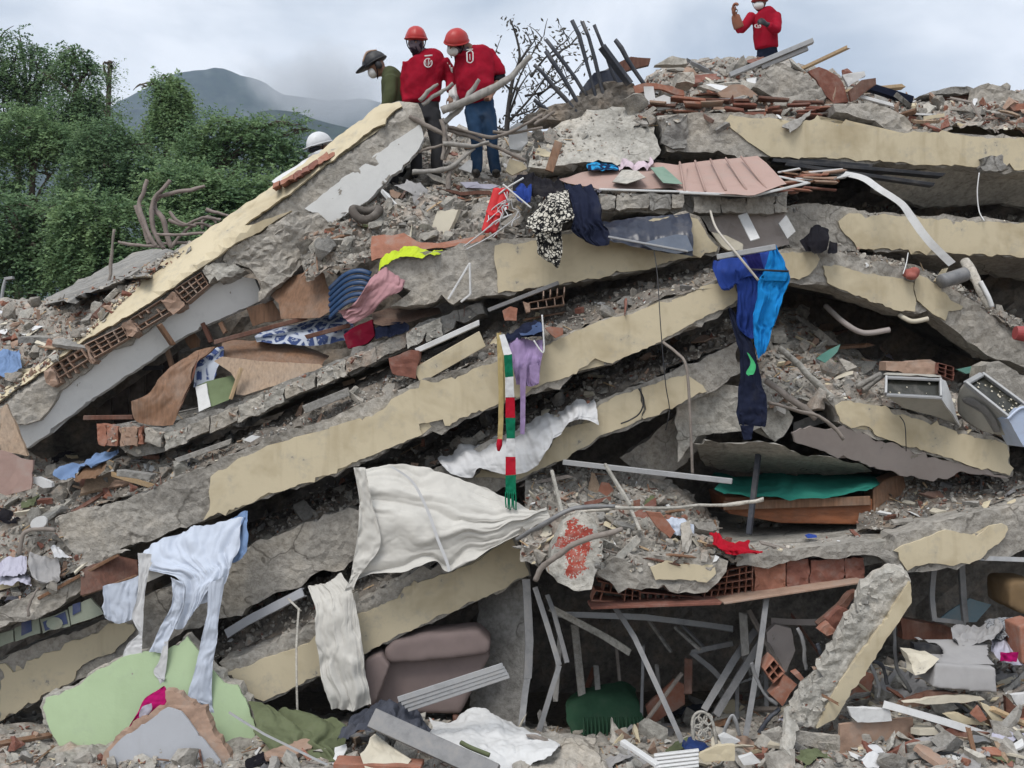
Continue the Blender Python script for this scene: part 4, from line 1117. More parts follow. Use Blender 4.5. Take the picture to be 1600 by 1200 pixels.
def hand(w, d, palm, s=1.0, curl=.9):
    """palm and five unequal bent fingers; w wrist, d pointing direction, palm normal"""
    d = np.asarray(d, float); d /= np.linalg.norm(d); palm = np.asarray(palm, float); palm -= d * palm.dot(d); palm /= np.linalg.norm(palm)
    sd_ = np.cross(d, palm)
    parts = [ell([w - d * .02, w + d * .04 * s, w + d * .085 * s], [.028 * s, .04 * s, .038 * s], [.018 * s, .017 * s, .014 * s], sd_)]
    for k, ln in enumerate((.07, .08, .075, .058)):
        b = w + d * .08 * s + sd_ * (k - 1.5) * .02 * s
        k1 = b + (d * math.cos(curl * .5) + palm * math.sin(curl * .5)) * ln * .5 * s
        k2 = k1 + (d * math.cos(curl * 1.5) + palm * math.sin(curl * 1.5)) * ln * .35 * s
        k3 = k2 + (d * math.cos(curl * 2.4) + palm * math.sin(curl * 2.4)) * ln * .28 * s
        parts.append(ell([b, k1, k2, k3], [.0095 * s, .009 * s, .0085 * s, .007 * s], [.0095 * s, .009 * s, .0085 * s, .007 * s], sd_, 8))
    b = w + d * .03 * s - sd_ * .03 * s
    parts.append(ell([b, b + (d * .7 - sd_ * .6 + palm * .3) * .035 * s, b + (d * .95 - sd_ * .5 + palm * .6) * .06 * s], [.012 * s, .0105 * s, .008 * s], [.012 * s, .0105 * s, .008 * s], sd_, 8))
    return parts
def head_parts(c, rot, s=1.0):
    """skull, jaw, nose, ears: faces -Y before rotation"""
    def at(x, y, z): return np.asarray(c) + rot @ (np.array([x, y, z]) * s)
    ps = [ball(c, .078 * s, .098 * s, .105 * s, rot=rot), ball(at(0, -.025, -.065), .058 * s, .065 * s, .06 * s, rot=rot)]
    ps.append(ell([at(0, -.088, .02), at(0, -.108, -.015), at(0, -.098, -.032)], [.01 * s, .016 * s, .017 * s], [.012 * s, .016 * s, .01 * s], rot @ np.array([1, 0, 0]), 8))
    for q in (-1, 1):
        ps.append(ball(at(.08 * q, .01, -.012), .012 * s, .022 * s, .033 * s, seg=10, rot=rot))
    return ps, at
def helmet(parent, c, rot, mat, s=1.0, brim=True, name='helmet'):
    def at(x, y, z): return np.asarray(c) + rot @ (np.array([x, y, z]) * s)
    V, Fs = ball(np.zeros(3), .115, .14, .125, seg=28)
    V[:, 2] = np.where(V[:, 2] < -.01, -.01 + (V[:, 2] + .01) * .25, V[:, 2])
    rr_ = 1 + .035 * np.cos(V[:, 0] * 95) * (V[:, 2] > .02) + .05 * np.exp(-((V[:, 2] + .0) / .02) ** 2)
    V = V * np.stack([rr_, rr_, np.ones_like(rr_)], 1)
    low = V[:, 2] < 0
    V = (rot @ ((V + np.array([0, .005, .045])) * s).T).T + np.asarray(c)
    h = mk(name, V, Fs, mat, parent, smooth=True, solid=False)
    ring = [at(.12 * math.cos(a), .145 * math.sin(a) + .005, .035) for a in np.linspace(0, 2 * math.pi, 25)]
    if brim:
        v, f = tubegeo(ring, .009 * s, 6, 49)
        v2, f2 = ell([at(-.09, -.125, .036), at(0, -.168, .03), at(.09, -.125, .036)], [.006, .008, .006], [.02, .03, .02], rot @ np.array([0, 0, 1]), 8)
        V, Fs = merge([(v, f)] + ([(v2, f2)] if brim is True else []))
        mk('brim', V, Fs, mat, h, smooth=True, solid=False)
    for q in (-1, 1):
        v, f = tubegeo([at(.105 * q, -.01, .03), at(.085 * q, -.03, -.05), at(.02 * q, -.06, -.125)], .006 * s, 5, 9)
        mk('chin_strap', v, f, BLK, h, smooth=True, solid=False)
    return h
def mask(parent, c, rot, mat, s=1.0, wide=1.0):
    V, Fs = ball(np.zeros(3), .067 * wide, .05, .055, seg=20)
    V[:, 1] = np.minimum(V[:, 1], .02)
    V = (rot @ ((V + np.array([0, -.072, -.045])) * s).T).T + np.asarray(c)
    return mk('face_mask', V, Fs, mat, parent, smooth=True, solid=False)
def emblem(parent, c, s, kind, mat):
    """small white chest print"""
    parts = []
    def tb(pts, r=.006): parts.append(tubegeo([c + np.array([x * s, 0.0, z * s]) for x, z in pts], r * s, 6, max(2, len(pts) * 4), None))
    if kind == 'ring':
        tb([(.055 * math.cos(a), .06 * math.sin(a) - .02) for a in np.linspace(R(60), R(395), 14)], .008)
        tb([(-.05, .075), (.06, .085)], .011); tb([(0, -.06), (.005, .03)], .006); tb([(-.03, -.05), (-.035, .01)], .005); tb([(.02, -.04), (.03, .01)], .005)
    elif kind == 'n':
        tb([(-.035, -.075), (-.04, .055)], .01); tb([(-.04, .05), (0, .075), (.04, .055), (.045, -.06)], .009); tb([(-.035, -.075), (.01, -.09), (.045, -.06)], .008); tb([(-.045, .09), (.045, .1)], .007); tb([(.005, -.05), (.0, .03)], .005)
    else:
        tb([(-.05, .02), (-.045, -.035)], .007); tb([(-.045, -.035), (-.02, -.04)], .007); tb([(-.005, -.03), (.01, -.04), (.02, -.015), (.0, .0), (-.01, -.02)], .006); tb([(.035, -.035), (.045, -.035), (.055, -.01), (.04, .005), (.03, -.012)], .006)
        tb([(.06 * math.cos(a), .035 * math.sin(a) - .008) for a in np.linspace(0, 6.2, 14)], .005)
    V, Fs = merge(parts)
    return mk('chest_emblem', V, Fs, mat, parent, smooth=True, solid=False)
PRW = m_plain('white_print', (.75, .74, .74), .8, dust=.05)

def legs(root, hip, knees, feet, mat, wide=.1, vox=.014):
    ps = [ell([hip + np.array([0, 0, .1]), hip, hip - np.array([0, 0, .12])], [.155, .17, .15], [.105, .115, .11])]
    for k, (kn, ft) in enumerate(zip(knees, feet)):
        h = hip + np.array([(-.085, .085)[k], 0, -.03])
        ps.append(ell([h, (h * .5 + kn * .5), kn, (kn * .5 + ft * .5), ft + np.array([0, 0, .06])], [.095, .088, .068, .066, .062], [.1, .09, .072, .068, .065]))
    o = blob('trousers', ps, mat, root, vox, 4, .03)
    for ft in feet:
        blob('boot', [ell([ft + np.array([0, .07, .045]), ft + np.array([0, -.05, .04]), ft + np.array([0, -.17, .03])], [.045, .05, .035], [.045, .045, .03], seg=12), ell([ft + np.array([0, .03, .15]), ft + np.array([0, .03, .03])], [.05, .05], [.05, .05], seg=12)], BOOT, root, .013, 3)
    return o

# --- person 3 (jeans), head bowed to the left
Yp = 12.15
def q3(x, y, dy=0): return P(x, y, Yp + dy)
pr = thing('person', tuple(q3(752, 277)), 'person in red helmet, white mask, red shirt and blue jeans looking down', 'person', 'rescuers in red shirts')
hr = rotm(30, 18, -28)
hc = q3(713, 70, -.1)
hp, at = head_parts(hc, hr)
sh_l, sh_r = q3(722, 82, -.06), q3(768, 84, .08)
el_r, wr_r = q3(781, 122, .1), q3(766, 150, -.12)
el_l, wr_l = q3(718, 116, .1), q3(714, 150, .12)
body = hp + [ell([hc - (hr @ np.array([0, -.01, .03])), q3(732, 76, .0), q3(740, 92, .02)], [.062, .06, .09], [.065, .065, .08]),
             ell([sh_r, (sh_r + el_r) / 2, el_r, (el_r + wr_r) / 2, wr_r], [.05, .05, .042, .04, .028], [.05, .05, .042, .04, .024]), ell([sh_l, (sh_l + el_l) / 2, el_l, (el_l + wr_l) / 2, wr_l], [.05, .05, .042, .04, .028], [.05, .05, .042, .04, .024]),
             ell([q3(742, 92, .02), q3(745, 130, .03), q3(748, 158, .03)], [.15, .14, .14], [.1, .1, .1])] + hand(wr_r, wr_r - el_r, (-.4, -1, 0)) + hand(wr_l, wr_l - el_l, (.4, 1, 0))
blob('body', body, SKIN, pr, .009, 3)
blob('shirt', [ell([q3(738, 78, 0), q3(742, 88, .02), q3(742, 112, .0), q3(743, 138, .0), q3(746, 156, .03)], [.13, .205, .225, .215, .19], [.09, .135, .165, .17, .14]),
               ell([sh_r - np.array([.06, 0, 0]), sh_r * .5 + el_r * .5, el_r * .85 + sh_r * .15], [.09, .085, .08], [.095, .085, .08]), ell([sh_l, sh_l * .5 + el_l * .5, el_l * .9 + sh_l * .1], [.085, .08, .075], [.085, .08, .075])], REDSH, pr, .012, 3, .05)
legs(pr, q3(750, 168, .04), [q3(745, 222, -.05), q3(768, 220, .02)], [q3(744, 277, 0), q3(775, 277, .12)], JEANS)
helmet(pr, hc, hr, HELR, 1.06, brim='rim'); mask(pr, hc, hr, MASKW, 1.05)
blob('elbow_pad', [ell([sh_r * .25 + el_r * .75, el_r, el_r * .75 + wr_r * .25], [.06, .07, .055], [.06, .07, .055])], BLK, pr, .01, 3)
blob('balaclava', [ball(at(0, .0, -.02), .086, .1, .09, rot=hr), ell([at(0, .03, -.06), q3(728, 79, .0)], [.075, .08], [.075, .08])], bpy.data.materials.get('bandana') or m_fabric('bandana', (.03, .02, .032), (.14, .11, .13), 'swirl', dirt=.1), pr, .01, 2)
emblem(pr, q3(734, 88, -.185), .8, 'n', PRW)

# --- person 2 (red shirt, dark face cover), facing us
Yp2 = 12.3
def q2(x, y, dy=0): return P(x, y, Yp2 + dy)
pr = thing('person', tuple(q2(668, 283)), 'person in red helmet with dark face cover and red shirt with round white emblem', 'person', 'rescuers in red shirts')
hr = rotm(12, 0, 4); hc = q2(650, 66, -.05)
hp, at = head_parts(hc, hr)
sl, sr = q2(640, 98), q2(690, 96)
el_l, wr_l = q2(634, 135, .05), q2(640, 168, -.1)
el_r, wr_r = q2(703, 118, .05), q2(705, 150, -.1)
blob('body', hp + [ell([hc - np.array([0, 0, .04]), q2(660, 84), q2(664, 96)], [.06, .06, .1], [.06, .06, .08]), ell([sl, el_l, wr_l], [.05, .042, .028], [.05, .042, .026]), ell([sr, el_r, wr_r], [.05, .042, .028], [.05, .042, .026]), ell([q2(664, 96), q2(664, 150)], [.15, .14], [.09, .1])] + hand(wr_l, wr_l - el_l, (0, 1, 0)) + hand(wr_r, wr_r - el_r, (0, 1, 0)), SKIN, pr, .009, 3)
blob('shirt', [ell([q2(661, 82), q2(664, 91), q2(664, 110, -.01), q2(660, 135, -.01), q2(660, 158)], [.12, .215, .225, .21, .205], [.085, .13, .16, .165, .15]),
               ell([sl, el_l, wr_l * .75 + el_l * .25], [.085, .075, .06], [.085, .075, .06]), ell([sr, el_r, wr_r * .75 + el_r * .25], [.085, .075, .06], [.085, .075, .06])], REDSH, pr, .012, 3, .05)
legs(pr, q2(664, 170), [q2(650, 226), q2(682, 226)], [q2(650, 280), q2(684, 280)], GREYT)
helmet(pr, hc, hr, HELR, 1.05, brim='rim')
mk('face_cover', *ball(at(0, -.035, -.045), .078, .088, .1, rot=hr), bpy.data.materials.get('bandana') or m_fabric('bandana', (.03, .02, .032), (.14, .11, .13), 'swirl', dirt=.1), pr, smooth=True, solid=False)
emblem(pr, q2(669, 96, -.18), .8, 'ring', PRW)
blob('neck_cover', [ell([at(0, -.01, -.08), q2(660, 86)], [.075, .085], [.08, .085])], bpy.data.materials['bandana'], pr, .01, 2)
for k in range(3):
    a = sr * (1 - (.35 + k * .16)) + el_r * (.35 + k * .16)
    mk('sleeve_stripe', *tubegeo([a + np.array([.035 + .01 * k, -.075, .02]), a + np.array([.06, -.05, -.05])], .01, 6, 4), PRW, pr, smooth=True, solid=False)
# --- white gloved person half hidden between them
# --- person 1 (green shirt), profile to the left, only head and shoulders above the wall
Yp1 = 12.45
def q1(x, y, dy=0): return P(x, y, Yp1 + dy)
pr = thing('person', tuple(q1(610, 320)), 'person in green shirt, black helmet and white mask behind the leaning wall', 'person')
hr = rotm(0, 0, 0) @ np.array(Euler((R(38), 0, R(-82)), 'ZYX').to_matrix()) if False else np.array((Matrix.Rotation(R(-80), 3, 'Z') @ Matrix.Rotation(R(32), 3, 'X')))
hc = q1(588, 103)
hp, at = head_parts(hc, hr)
blob('body', hp + [ell([hc + np.array([.02, 0, -.03]), q1(600, 112), q1(612, 122)], [.06, .058, .09], [.06, .058, .08]), ell([q1(612, 122), q1(617, 150), q1(618, 190), q1(618, 230)], [.1, .13, .12, .12], [.16, .17, .15, .15]),
    ell([q1(610, 122, -.16), q1(608, 150, -.2), q1(598, 176, -.18)], [.05, .045, .03], [.05, .045, .028]), ell([q1(614, 120, .17), q1(612, 150, .2), q1(600, 176, .18)], [.05, .045, .03], [.05, .045, .028])] + hand(q1(598, 176, -.18), (-.3, 0, -1), (0, 1, 0)) + hand(q1(600, 176, .18), (-.3, 0, -1), (0, -1, 0)), SKIN, pr, .009, 3)
blob('shirt', [ell([q1(603, 110), q1(611, 119), q1(616, 140), q1(617, 165), q1(618, 200)], [.075, .12, .15, .15, .14], [.11, .19, .2, .19, .17]),
    ell([q1(611, 122, -.16), q1(609, 150, -.22), q1(600, 172, -.2)], [.08, .07, .05], [.08, .07, .05]), ell([q1(614, 120, .17), q1(612, 150, .2), q1(601, 172, .18)], [.08, .07, .05], [.08, .07, .05])], GREENSH, pr, .012, 4, .03)
legs(pr, q1(620, 205), [q1(612, 262, -.1), q1(626, 262, .1)], [q1(618, 318, -.1), q1(626, 318, .12)], GREYT)
h = helmet(pr, hc, hr, BLACKP, 1.02)
def hat(x, y, z): return hc + hr @ np.array([x, y, z])
for k in range(2):
    mk('helmet_stripe', *tubegeo([hat(-.06 + .12 * k, -.12, .1), hat(-.05 + .1 * k, -.02, .17), hat(-.05 + .1 * k, .09, .14)], [.008, .014, .008], 6, 11), TERRA_P, h, smooth=True, solid=False)
mk('visor', *ell([hat(-.1, -.13, .05), hat(0, -.2, .045), hat(.1, -.13, .05)], [.012, .018, .012], [.03, .05, .03], hr @ np.array([0, 0, 1]), 10), BLACKP, h, smooth=True, solid=False)
mk('ear_cup', *ball(hat(.095, .01, -.02), .03, .04, .05, seg=12, rot=hr), BLACKP, h, smooth=True, solid=False)
mask(pr, hc, hr, MASKW, 1.1)
# --- white helmet of a person below the wall top
Yw = 12.7
pr = thing('person', tuple(P(505, 372, Yw)), 'person with white helmet and dark visor just showing above the leaning wall', 'person')
hr = np.array(Matrix.Rotation(R(-55), 3, 'Z') @ Matrix.Rotation(R(20), 3, 'X')); hc = P(500, 231, Yw)
hp, at = head_parts(hc, hr)
qw = lambda x, y, dy=0: P(x, y, Yw + dy)
blob('body', hp + [ell([hc, qw(504, 250), qw(508, 262)], [.06, .06, .1], [.06, .06, .1]), ell([qw(508, 262), qw(510, 330)], [.17, .14], [.1, .1])], SKIN, pr, .011, 3)
blob('shirt', [ell([qw(506, 254), qw(508, 264), qw(510, 300), qw(510, 335)], [.1, .19, .19, .17], [.09, .12, .14, .13])], BLK, pr, .014, 3, .03)
legs(pr, qw(510, 332), [qw(500, 352, .25), qw(520, 352, .25)], [qw(502, 372, .3), qw(520, 372, .3)], NAVY)
h = helmet(pr, hc, hr, HELW, 1.1)
mk('visor', *ball(hc + hr @ np.array([0, -.075, .0]), .1, .08, .032, rot=hr), BLACKP, h, smooth=True, solid=False)
blob('chin_guard', [ell([hc + hr @ np.array([-.1, -.03, -.05]), hc + hr @ np.array([-.06, -.12, -.065]), hc + hr @ np.array([.06, -.12, -.065]), hc + hr @ np.array([.1, -.03, -.05])], [.03, .035, .035, .03], [.03] * 4)], HELW, h, .012, 2)
# --- person 4 on the crest, fist raised
Y4 = 17.5
def q4(x, y, dy=0): return P(x, y, Y4 + dy)
pr = thing('person', tuple(q4(1198, 168)), 'person in long sleeved red top on the crest at right with raised forearm', 'person', 'rescuers in red shirts')
hr = rotm(8, 0, -25); hc = q4(1187, 5)
hp, at = head_parts(hc, hr)
sl, sr = q4(1175, 26), q4(1213, 24)
el_l, wr_l = q4(1156, 47, -.2), q4(1149, 27, -.25)
el_r, wr_r = q4(1212, 46, -.25), q4(1198, 38, -.36)
blob('body', hp + [ell([hc - np.array([0, 0, .04]), q4(1191, 17), q4(1194, 24)], [.06, .06, .1], [.06, .06, .08]), ell([sl, el_l, wr_l], [.05, .045, .03], [.05, .045, .028]), ell([sr, el_r, wr_r], [.05, .045, .03], [.05, .045, .028]), ell([q4(1195, 25), q4(1197, 72)], [.15, .14], [.09, .1])] + hand(wr_l, wr_l - el_l, (.8, .4, 0), 1.1, 1.25), SKIN, pr, .009, 3)
TANL = m_plain('tan_leather', (.28, .11, .065), .75, dust=.2)
blob('glove', hand(wr_l, wr_l - el_l + np.array([0, 0, .05]), (.9, -.3, 0), 1.75, 1.15) + [ell([el_l * .8 + wr_l * .2, el_l * .35 + wr_l * .65, wr_l + np.array([0, 0, .03])], [.085, .08, .065], [.085, .08, .06])], TANL, pr, .011, 3)
blob('shirt', [ell([q4(1191, 15), q4(1194, 22), q4(1196, 38, -.01), q4(1196, 56), q4(1198, 75)], [.1, .2, .205, .2, .19], [.085, .13, .15, .15, .14]),
    ell([sl, el_l * .95 + sl * .05, el_l * .55 + wr_l * .45], [.085, .075, .06], [.085, .075, .06]), ell([sr, el_r, wr_r * .8 + el_r * .2], [.085, .08, .065], [.085, .08, .065])], REDSH, pr, .013, 4, .03)
blob('glove', hand(wr_r, wr_r - el_r, (0, 1, -.2), 1.25, 1.1) + [ell([wr_r, wr_r * .6 + el_r * .4], [.04, .045], [.04, .045])], BLACKP, pr, .01, 2)
legs(pr, q4(1199, 84), [q4(1192, 126), q4(1207, 126)], [q4(1191, 168), q4(1208, 168)], NAVY)
helmet(pr, hc, hr, HELR, 1.05, brim='rim'); mask(pr, hc, hr, MASKW, 1.15, 1.1)
emblem(pr, q4(1184, 40, -.17), .85, 'word', PRW)
mk('shoulder_patch', *tubegeo([q4(1206, 20, -.09), q4(1200, 34, -.14)], .018, 6, 5), PRW, pr, smooth=True, solid=False)

wb = thing('white_bag', tuple(P(712, 165, 12.2)), 'white plastic bag hanging between the two rescuers in red', 'bag')
V, Fs = loft([[(703, 128, 12.35), (710, 124, 12.3), (718, 130, 12.35)], [(702, 145, 12.2), (710, 145, 12.12), (720, 146, 12.2)], [(704, 160, 12.2), (711, 162, 12.14), (719, 160, 12.2)], [(700, 180, 12.3), (706, 184, 12.25), (716, 178, 12.3)]], 14, 18), None
V = V.reshape(-1, 3); V = V + np.stack([fbm(V, 14, 2, 5)] * 3, 1) * .02
mk('bag_skin', V, gridfaces(14, 18), MASKW, wb, smooth=True, solid=False)
# ================================================================== loose pieces lying on the debris
def hullmesh(name, seed, n=12, flat=(1, 1, .7), detail=0, amp=.12):
    rng = np.random.RandomState(seed)
    p = rng.normal(size=(n, 3)); p /= np.linalg.norm(p, axis=1, keepdims=True)
    p = p * rng.uniform(.75, 1, (n, 1)) * np.array(flat)
    bm = bmesh.new()
    for q in p: bm.verts.new(q)
    r = bmesh.ops.convex_hull(bm, input=bm.verts)
    bmesh.ops.delete(bm, geom=[g for g in r['geom_interior'] if isinstance(g, bmesh.types.BMVert)], context='VERTS')
    bmesh.ops.triangulate(bm, faces=bm.faces)
    for _ in range(detail):
        bmesh.ops.subdivide_edges(bm, edges=bm.edges, cuts=1, use_grid_fill=True)
        bmesh.ops.triangulate(bm, faces=bm.faces)
    bm.verts.ensure_lookup_table()
    V = np.array([v.co[:] for v in bm.verts]); Fs = [tuple(v.index for v in f.verts) for f in bm.faces]
    if detail:
        V = V + np.stack([fbm(V, 1.6, 4, seed + k, .6) for k in range(3)], 1) * amp
    bm.free()
    return V, Fs
def boxshape(seed, dims):
    rng = np.random.RandomState(seed)
    V, Fs = boxgeo((0, 0, 0), (dims[0], 0, 0), (0, dims[1], 0), (0, 0, dims[2]))
    V = V + rng.uniform(-.18, .18, V.shape) * np.array(dims) * np.array([1.2, 1, 1])
    return V, Fs
SHAPES = {
    'concrete_chunk': [hullmesh('c', 10 + k, 13, (1, .8, .68), 2, .16) for k in range(9)],
    'concrete_flake': [hullmesh('f', 40 + k, 11, (1, .75, .22), 1, .08) for k in range(7)],
    'brick_fragment': [hullmesh('b', 70 + k, 8, (1, .62, .4), 2, .1) for k in range(8)],
    'wood_splinter': [boxshape(80 + k, (1, .09, .035)) for k in range(5)],
    'plaster_flake': [hullmesh('p', 90 + k, 9, (1, .7, .09), 1, .04) for k in range(5)],
}
CREAMB = m_paint('cream_flake', (.6, .55, .45), amount=.4)
SMATS = {'concrete_chunk': [CONC, CONC_L, CONC_D, DUST], 'concrete_flake': [CONC, CONC_L, DUST], 'brick_fragment': [TERRA, TERRA_P, BRICKR, TERRA_P], 'wood_splinter': [WOODB, WOODD, WOODP, RUST], 'plaster_flake': [WPLAST, CREAMB, YEL, CONC_L]}
WORD = {'concrete_chunk': 'concrete chunk', 'concrete_flake': 'flat concrete shard', 'brick_fragment': 'brick fragment', 'wood_splinter': 'splintered wood strip', 'plaster_flake': 'plaster flake'}
TONE = {'concrete_chunk': ['mid grey', 'pale', 'dark grey', 'dusty'], 'concrete_flake': ['mid grey', 'pale', 'dusty'], 'brick_fragment': ['orange', 'dusty tan', 'dark red', 'dusty tan'], 'wood_splinter': ['brown', 'dark red', 'pale', 'grey'], 'plaster_flake': ['white', 'ivory', 'cream', 'grey']}
CATW = {'concrete_chunk': 'concrete chunk', 'concrete_flake': 'concrete shard', 'brick_fragment': 'brick', 'wood_splinter': 'wood strip', 'plaster_flake': 'plaster'}
SHM = {}
def shmesh(kind, i, mi):
    key = (kind, i, mi)
    if key not in SHM:
        V, Fs = SHAPES[kind][i]
        me = bpy.data.meshes.new(kind); me.from_pydata(V.tolist(), [], Fs); me.materials.append(SMATS[kind][mi]); me.update()
        SHM[key] = me
    return SHM[key]
BVH = BVH0 = BVHTree.FromPolygons(np.concatenate(SOLID_V).tolist(), SOLID_F)
def hit(x, y, tree=None):
    o = Vector((0, 0, CZ)); d = Vector(P(x, y, 1.0)) - o
    d.normalize()
    loc, nrm, idx, dist = (tree or BVH).ray_cast(o, d)
    return loc, nrm
SMALL = {k: [] for k in SHAPES}
COUNT = {k: 0 for k in SHAPES}
NBIG = [0]
def scatter(poly, where, nbig, nsmall, mix, big=(.06, .2), small=(.012, .05), seed=0, minz=.2, avoid=()):
    rng = random.Random(seed)
    xs = [p[0] for p in poly]; ys = [p[1] for p in poly]
    kinds = list(mix); wts = [mix[k] for k in kinds]
    todo = [('b', nbig), ('s', nsmall)]
    for which, n in todo:
        done = tries = 0
        while done < n and tries < n * 12:
            tries += 1
            x, y = rng.uniform(min(xs), max(xs)), rng.uniform(min(ys), max(ys))
            if not inpoly(x, y, poly) or any(inpoly(x, y, a) for a in avoid): continue
            loc, nrm = hit(x, y)
            if loc is None: continue
            if nrm.y > 0: nrm = -nrm
            if nrm.z < minz or loc.y > 19: continue
            k = rng.choices(kinds, wts)[0]
            lo, hi = big if which == 'b' else small
            s = lo * (hi / lo) ** (rng.random() ** 1.6)
            if k == 'wood_splinter': s *= 2.2
            if k in ('plaster_flake', 'concrete_flake'): s *= 1.25
            if which == 'b' and COUNT[k] >= 298: which_ = 's'
            else: which_ = which
            fl = k in ('plaster_flake', 'concrete_flake', 'wood_splinter')
            tilt = .35 if fl else 1.2
            q = Vector((0, 0, 1)).rotation_difference(nrm.lerp(Vector((0, 0, 1)), .35)).to_matrix() @ Euler((rng.gauss(0, tilt), rng.gauss(0, tilt), rng.uniform(0, 6.3))).to_matrix()
            sc = (s * rng.uniform(.8, 1.2), s * rng.uniform(.8, 1.2), s * rng.uniform(.8, 1.25))
            pos = loc + nrm * s * (.12 if fl else .3)
            i = rng.randrange(len(SHAPES[k])); mi = rng.randrange(len(SMATS[k]))
            if which_ == 'b':
                o = bpy.data.objects.new(k, shmesh(k, i, mi)); COL.objects.link(o)
                o.matrix_world = Matrix.Translation(pos) @ q.to_4x4() @ Matrix.Diagonal((*sc, 1))
                sw = 'fist sized' if s < lo * 1.45 else 'medium' if s < (lo + hi) * .45 else 'large'
                tag(o, sw + ' ' + TONE[k][mi] + ' ' + WORD[k] + ' ' + where, CATW[k], CATW[k] + ' pieces ' + where)
                COUNT[k] += 1; NBIG[0] += 1
            else:
                V, Fs = SHAPES[k][i]
                if len(V) > 60:                    # small bits use the plain shapes
                    V, Fs = LITE[k][i % len(LITE[k])]
                M = np.array(q) * np.array(sc)[None]
                SMALL[k].append(((M @ V.T).T + np.array(pos), Fs, mi))
            done += 1
LITE = {'concrete_chunk': [hullmesh('c', 210 + k, 11, (1, .8, .68)) for k in range(9)], 'concrete_flake': [hullmesh('f', 240 + k, 9, (1, .75, .22)) for k in range(7)], 'brick_fragment': [hullmesh('b', 270 + k, 9, (1, .6, .4)) for k in range(5)], 'plaster_flake': [hullmesh('p', 290 + k, 8, (1, .7, .09)) for k in range(5)], 'wood_splinter': SHAPES['wood_splinter']}
GREYM = {'concrete_chunk': 6, 'concrete_flake': 3, 'brick_fragment': 1.2, 'wood_splinter': .5, 'plaster_flake': .5}
BRKM = {'concrete_chunk': 3, 'concrete_flake': 3, 'brick_fragment': 5, 'wood_splinter': 1.4, 'plaster_flake': 1}
MIXM = {'concrete_chunk': 4, 'concrete_flake': 3, 'brick_fragment': 2, 'wood_splinter': 1.2, 'plaster_flake': 1.3}
scatter([(90, 806), (350, 716), (698, 586), (880, 522), (1060, 461), (1152, 440), (1152, 405), (1060, 425), (880, 470), (698, 545), (530, 620), (350, 690), (90, 770)], 'on top of the longest cream beam', 90, 1500, GREYM, (.035, .13), (.01, .035), 1)
scatter([(340, 882), (540, 796), (750, 699), (940, 627), (1156, 533), (1156, 490), (940, 575), (750, 655), (540, 740), (340, 840)], 'between the two longest cream beams', 70, 1000, GREYM, (.04, .13), (.012, .04), 2)
scatter([(330, 1040), (553, 948), (773, 848), (812, 835), (812, 780), (640, 842), (446, 925), (330, 975)], 'above the lowest cream beam', 50, 700, GREYM, (.04, .14), (.012, .04), 3)
scatter([(0, 950), (130, 890), (110, 860), (90, 810), (240, 765), (340, 715), (300, 690), (120, 725), (0, 705)], 'on the brown slope below the leaning wall', 75, 1100, BRKM, (.04, .16), (.012, .045), 4)
scatter([(0, 640), (90, 560), (165, 500), (225, 440), (300, 390), (260, 400), (165, 446), (90, 468), (0, 470)], 'behind the leaning wall at left', 70, 1100, BRKM, (.04, .17), (.014, .05), 5)
scatter([(480, 440), (640, 398), (850, 368), (860, 300), (800, 280), (700, 270), (660, 230), (560, 310), (470, 370)], 'on the slope below the rescuers', 110, 1600, GREYM, (.04, .17), (.012, .05), 6)
scatter([(990, 200), (1640, 210), (1640, 140), (1440, 150), (1380, 140), (1300, 112), (1140, 92), (1040, 100), (990, 140)], 'on the crest at upper right', 190, 2600, BRKM, (.05, .24), (.014, .06), 7)
scatter([(640, 285), (830, 275), (900, 230), (890, 200), (700, 200), (660, 200)], 'around the feet of the rescuers', 40, 500, MIXM, (.04, .14), (.012, .05), 8)
scatter([(1180, 645), (1300, 632), (1400, 645), (1600, 700), (1600, 650), (1480, 590), (1400, 570), (1240, 480), (1180, 500)], 'in the cavity left of the televisions', 110, 1500, MIXM, (.04, .17), (.012, .05), 9)
scatter([(812, 880), (930, 905), (1160, 866), (1130, 830), (1060, 780), (1000, 740), (820, 725)], 'on the mound beside the red paint mark', 90, 1300, MIXM, (.035, .15), (.012, .045), 10, avoid=[[(858, 800), (935, 800), (935, 915), (858, 910)]])
scatter([(1340, 835), (1480, 808), (1600, 785), (1600, 740), (1400, 740), (1360, 780)], 'on the bed floor at far right', 50, 800, MIXM, (.03, .1), (.01, .035), 11)
scatter([(1140, 868), (1340, 850), (1340, 800), (1150, 810)], 'on the floor in front of the bed', 22, 260, MIXM, (.03, .09), (.008, .03), 12)
scatter([(1220, 402), (1430, 432), (1600, 520), (1600, 500), (1490, 436), (1320, 382), (1225, 370)], 'on the bent broken beam at right', 36, 500, GREYM, (.03, .1), (.01, .035), 13)
scatter([(1225, 332), (1420, 340), (1600, 352), (1600, 340), (1400, 322), (1225, 310)], 'on the second beam of the right wing', 30, 300, GREYM, (.03, .09), (.01, .03), 14)
scatter([(0, 1200), (1600, 1200), (1600, 1000), (1420, 1010), (1200, 1110), (800, 1120), (420, 1100), (330, 1180), (0, 1100)], 'along the foot of the building', 230, 3600, MIXM, (.05, .2), (.012, .05), 15, avoid=[[(70, 1060), (330, 980), (400, 1100), (390, 1185), (90, 1185)]])
scatter([(150, 668), (330, 642), (600, 530), (755, 476), (760, 492), (600, 562), (330, 668), (200, 714)], 'on the broken floor edge under the furniture', 30, 400, BRKM, (.025, .07), (.008, .025), 16, minz=.05)
scatter([(830, 250), (1000, 240), (990, 170), (900, 180), (830, 220)], 'on the large pale block of the crest', 10, 120, GREYM, (.02, .07), (.008, .025), 17)
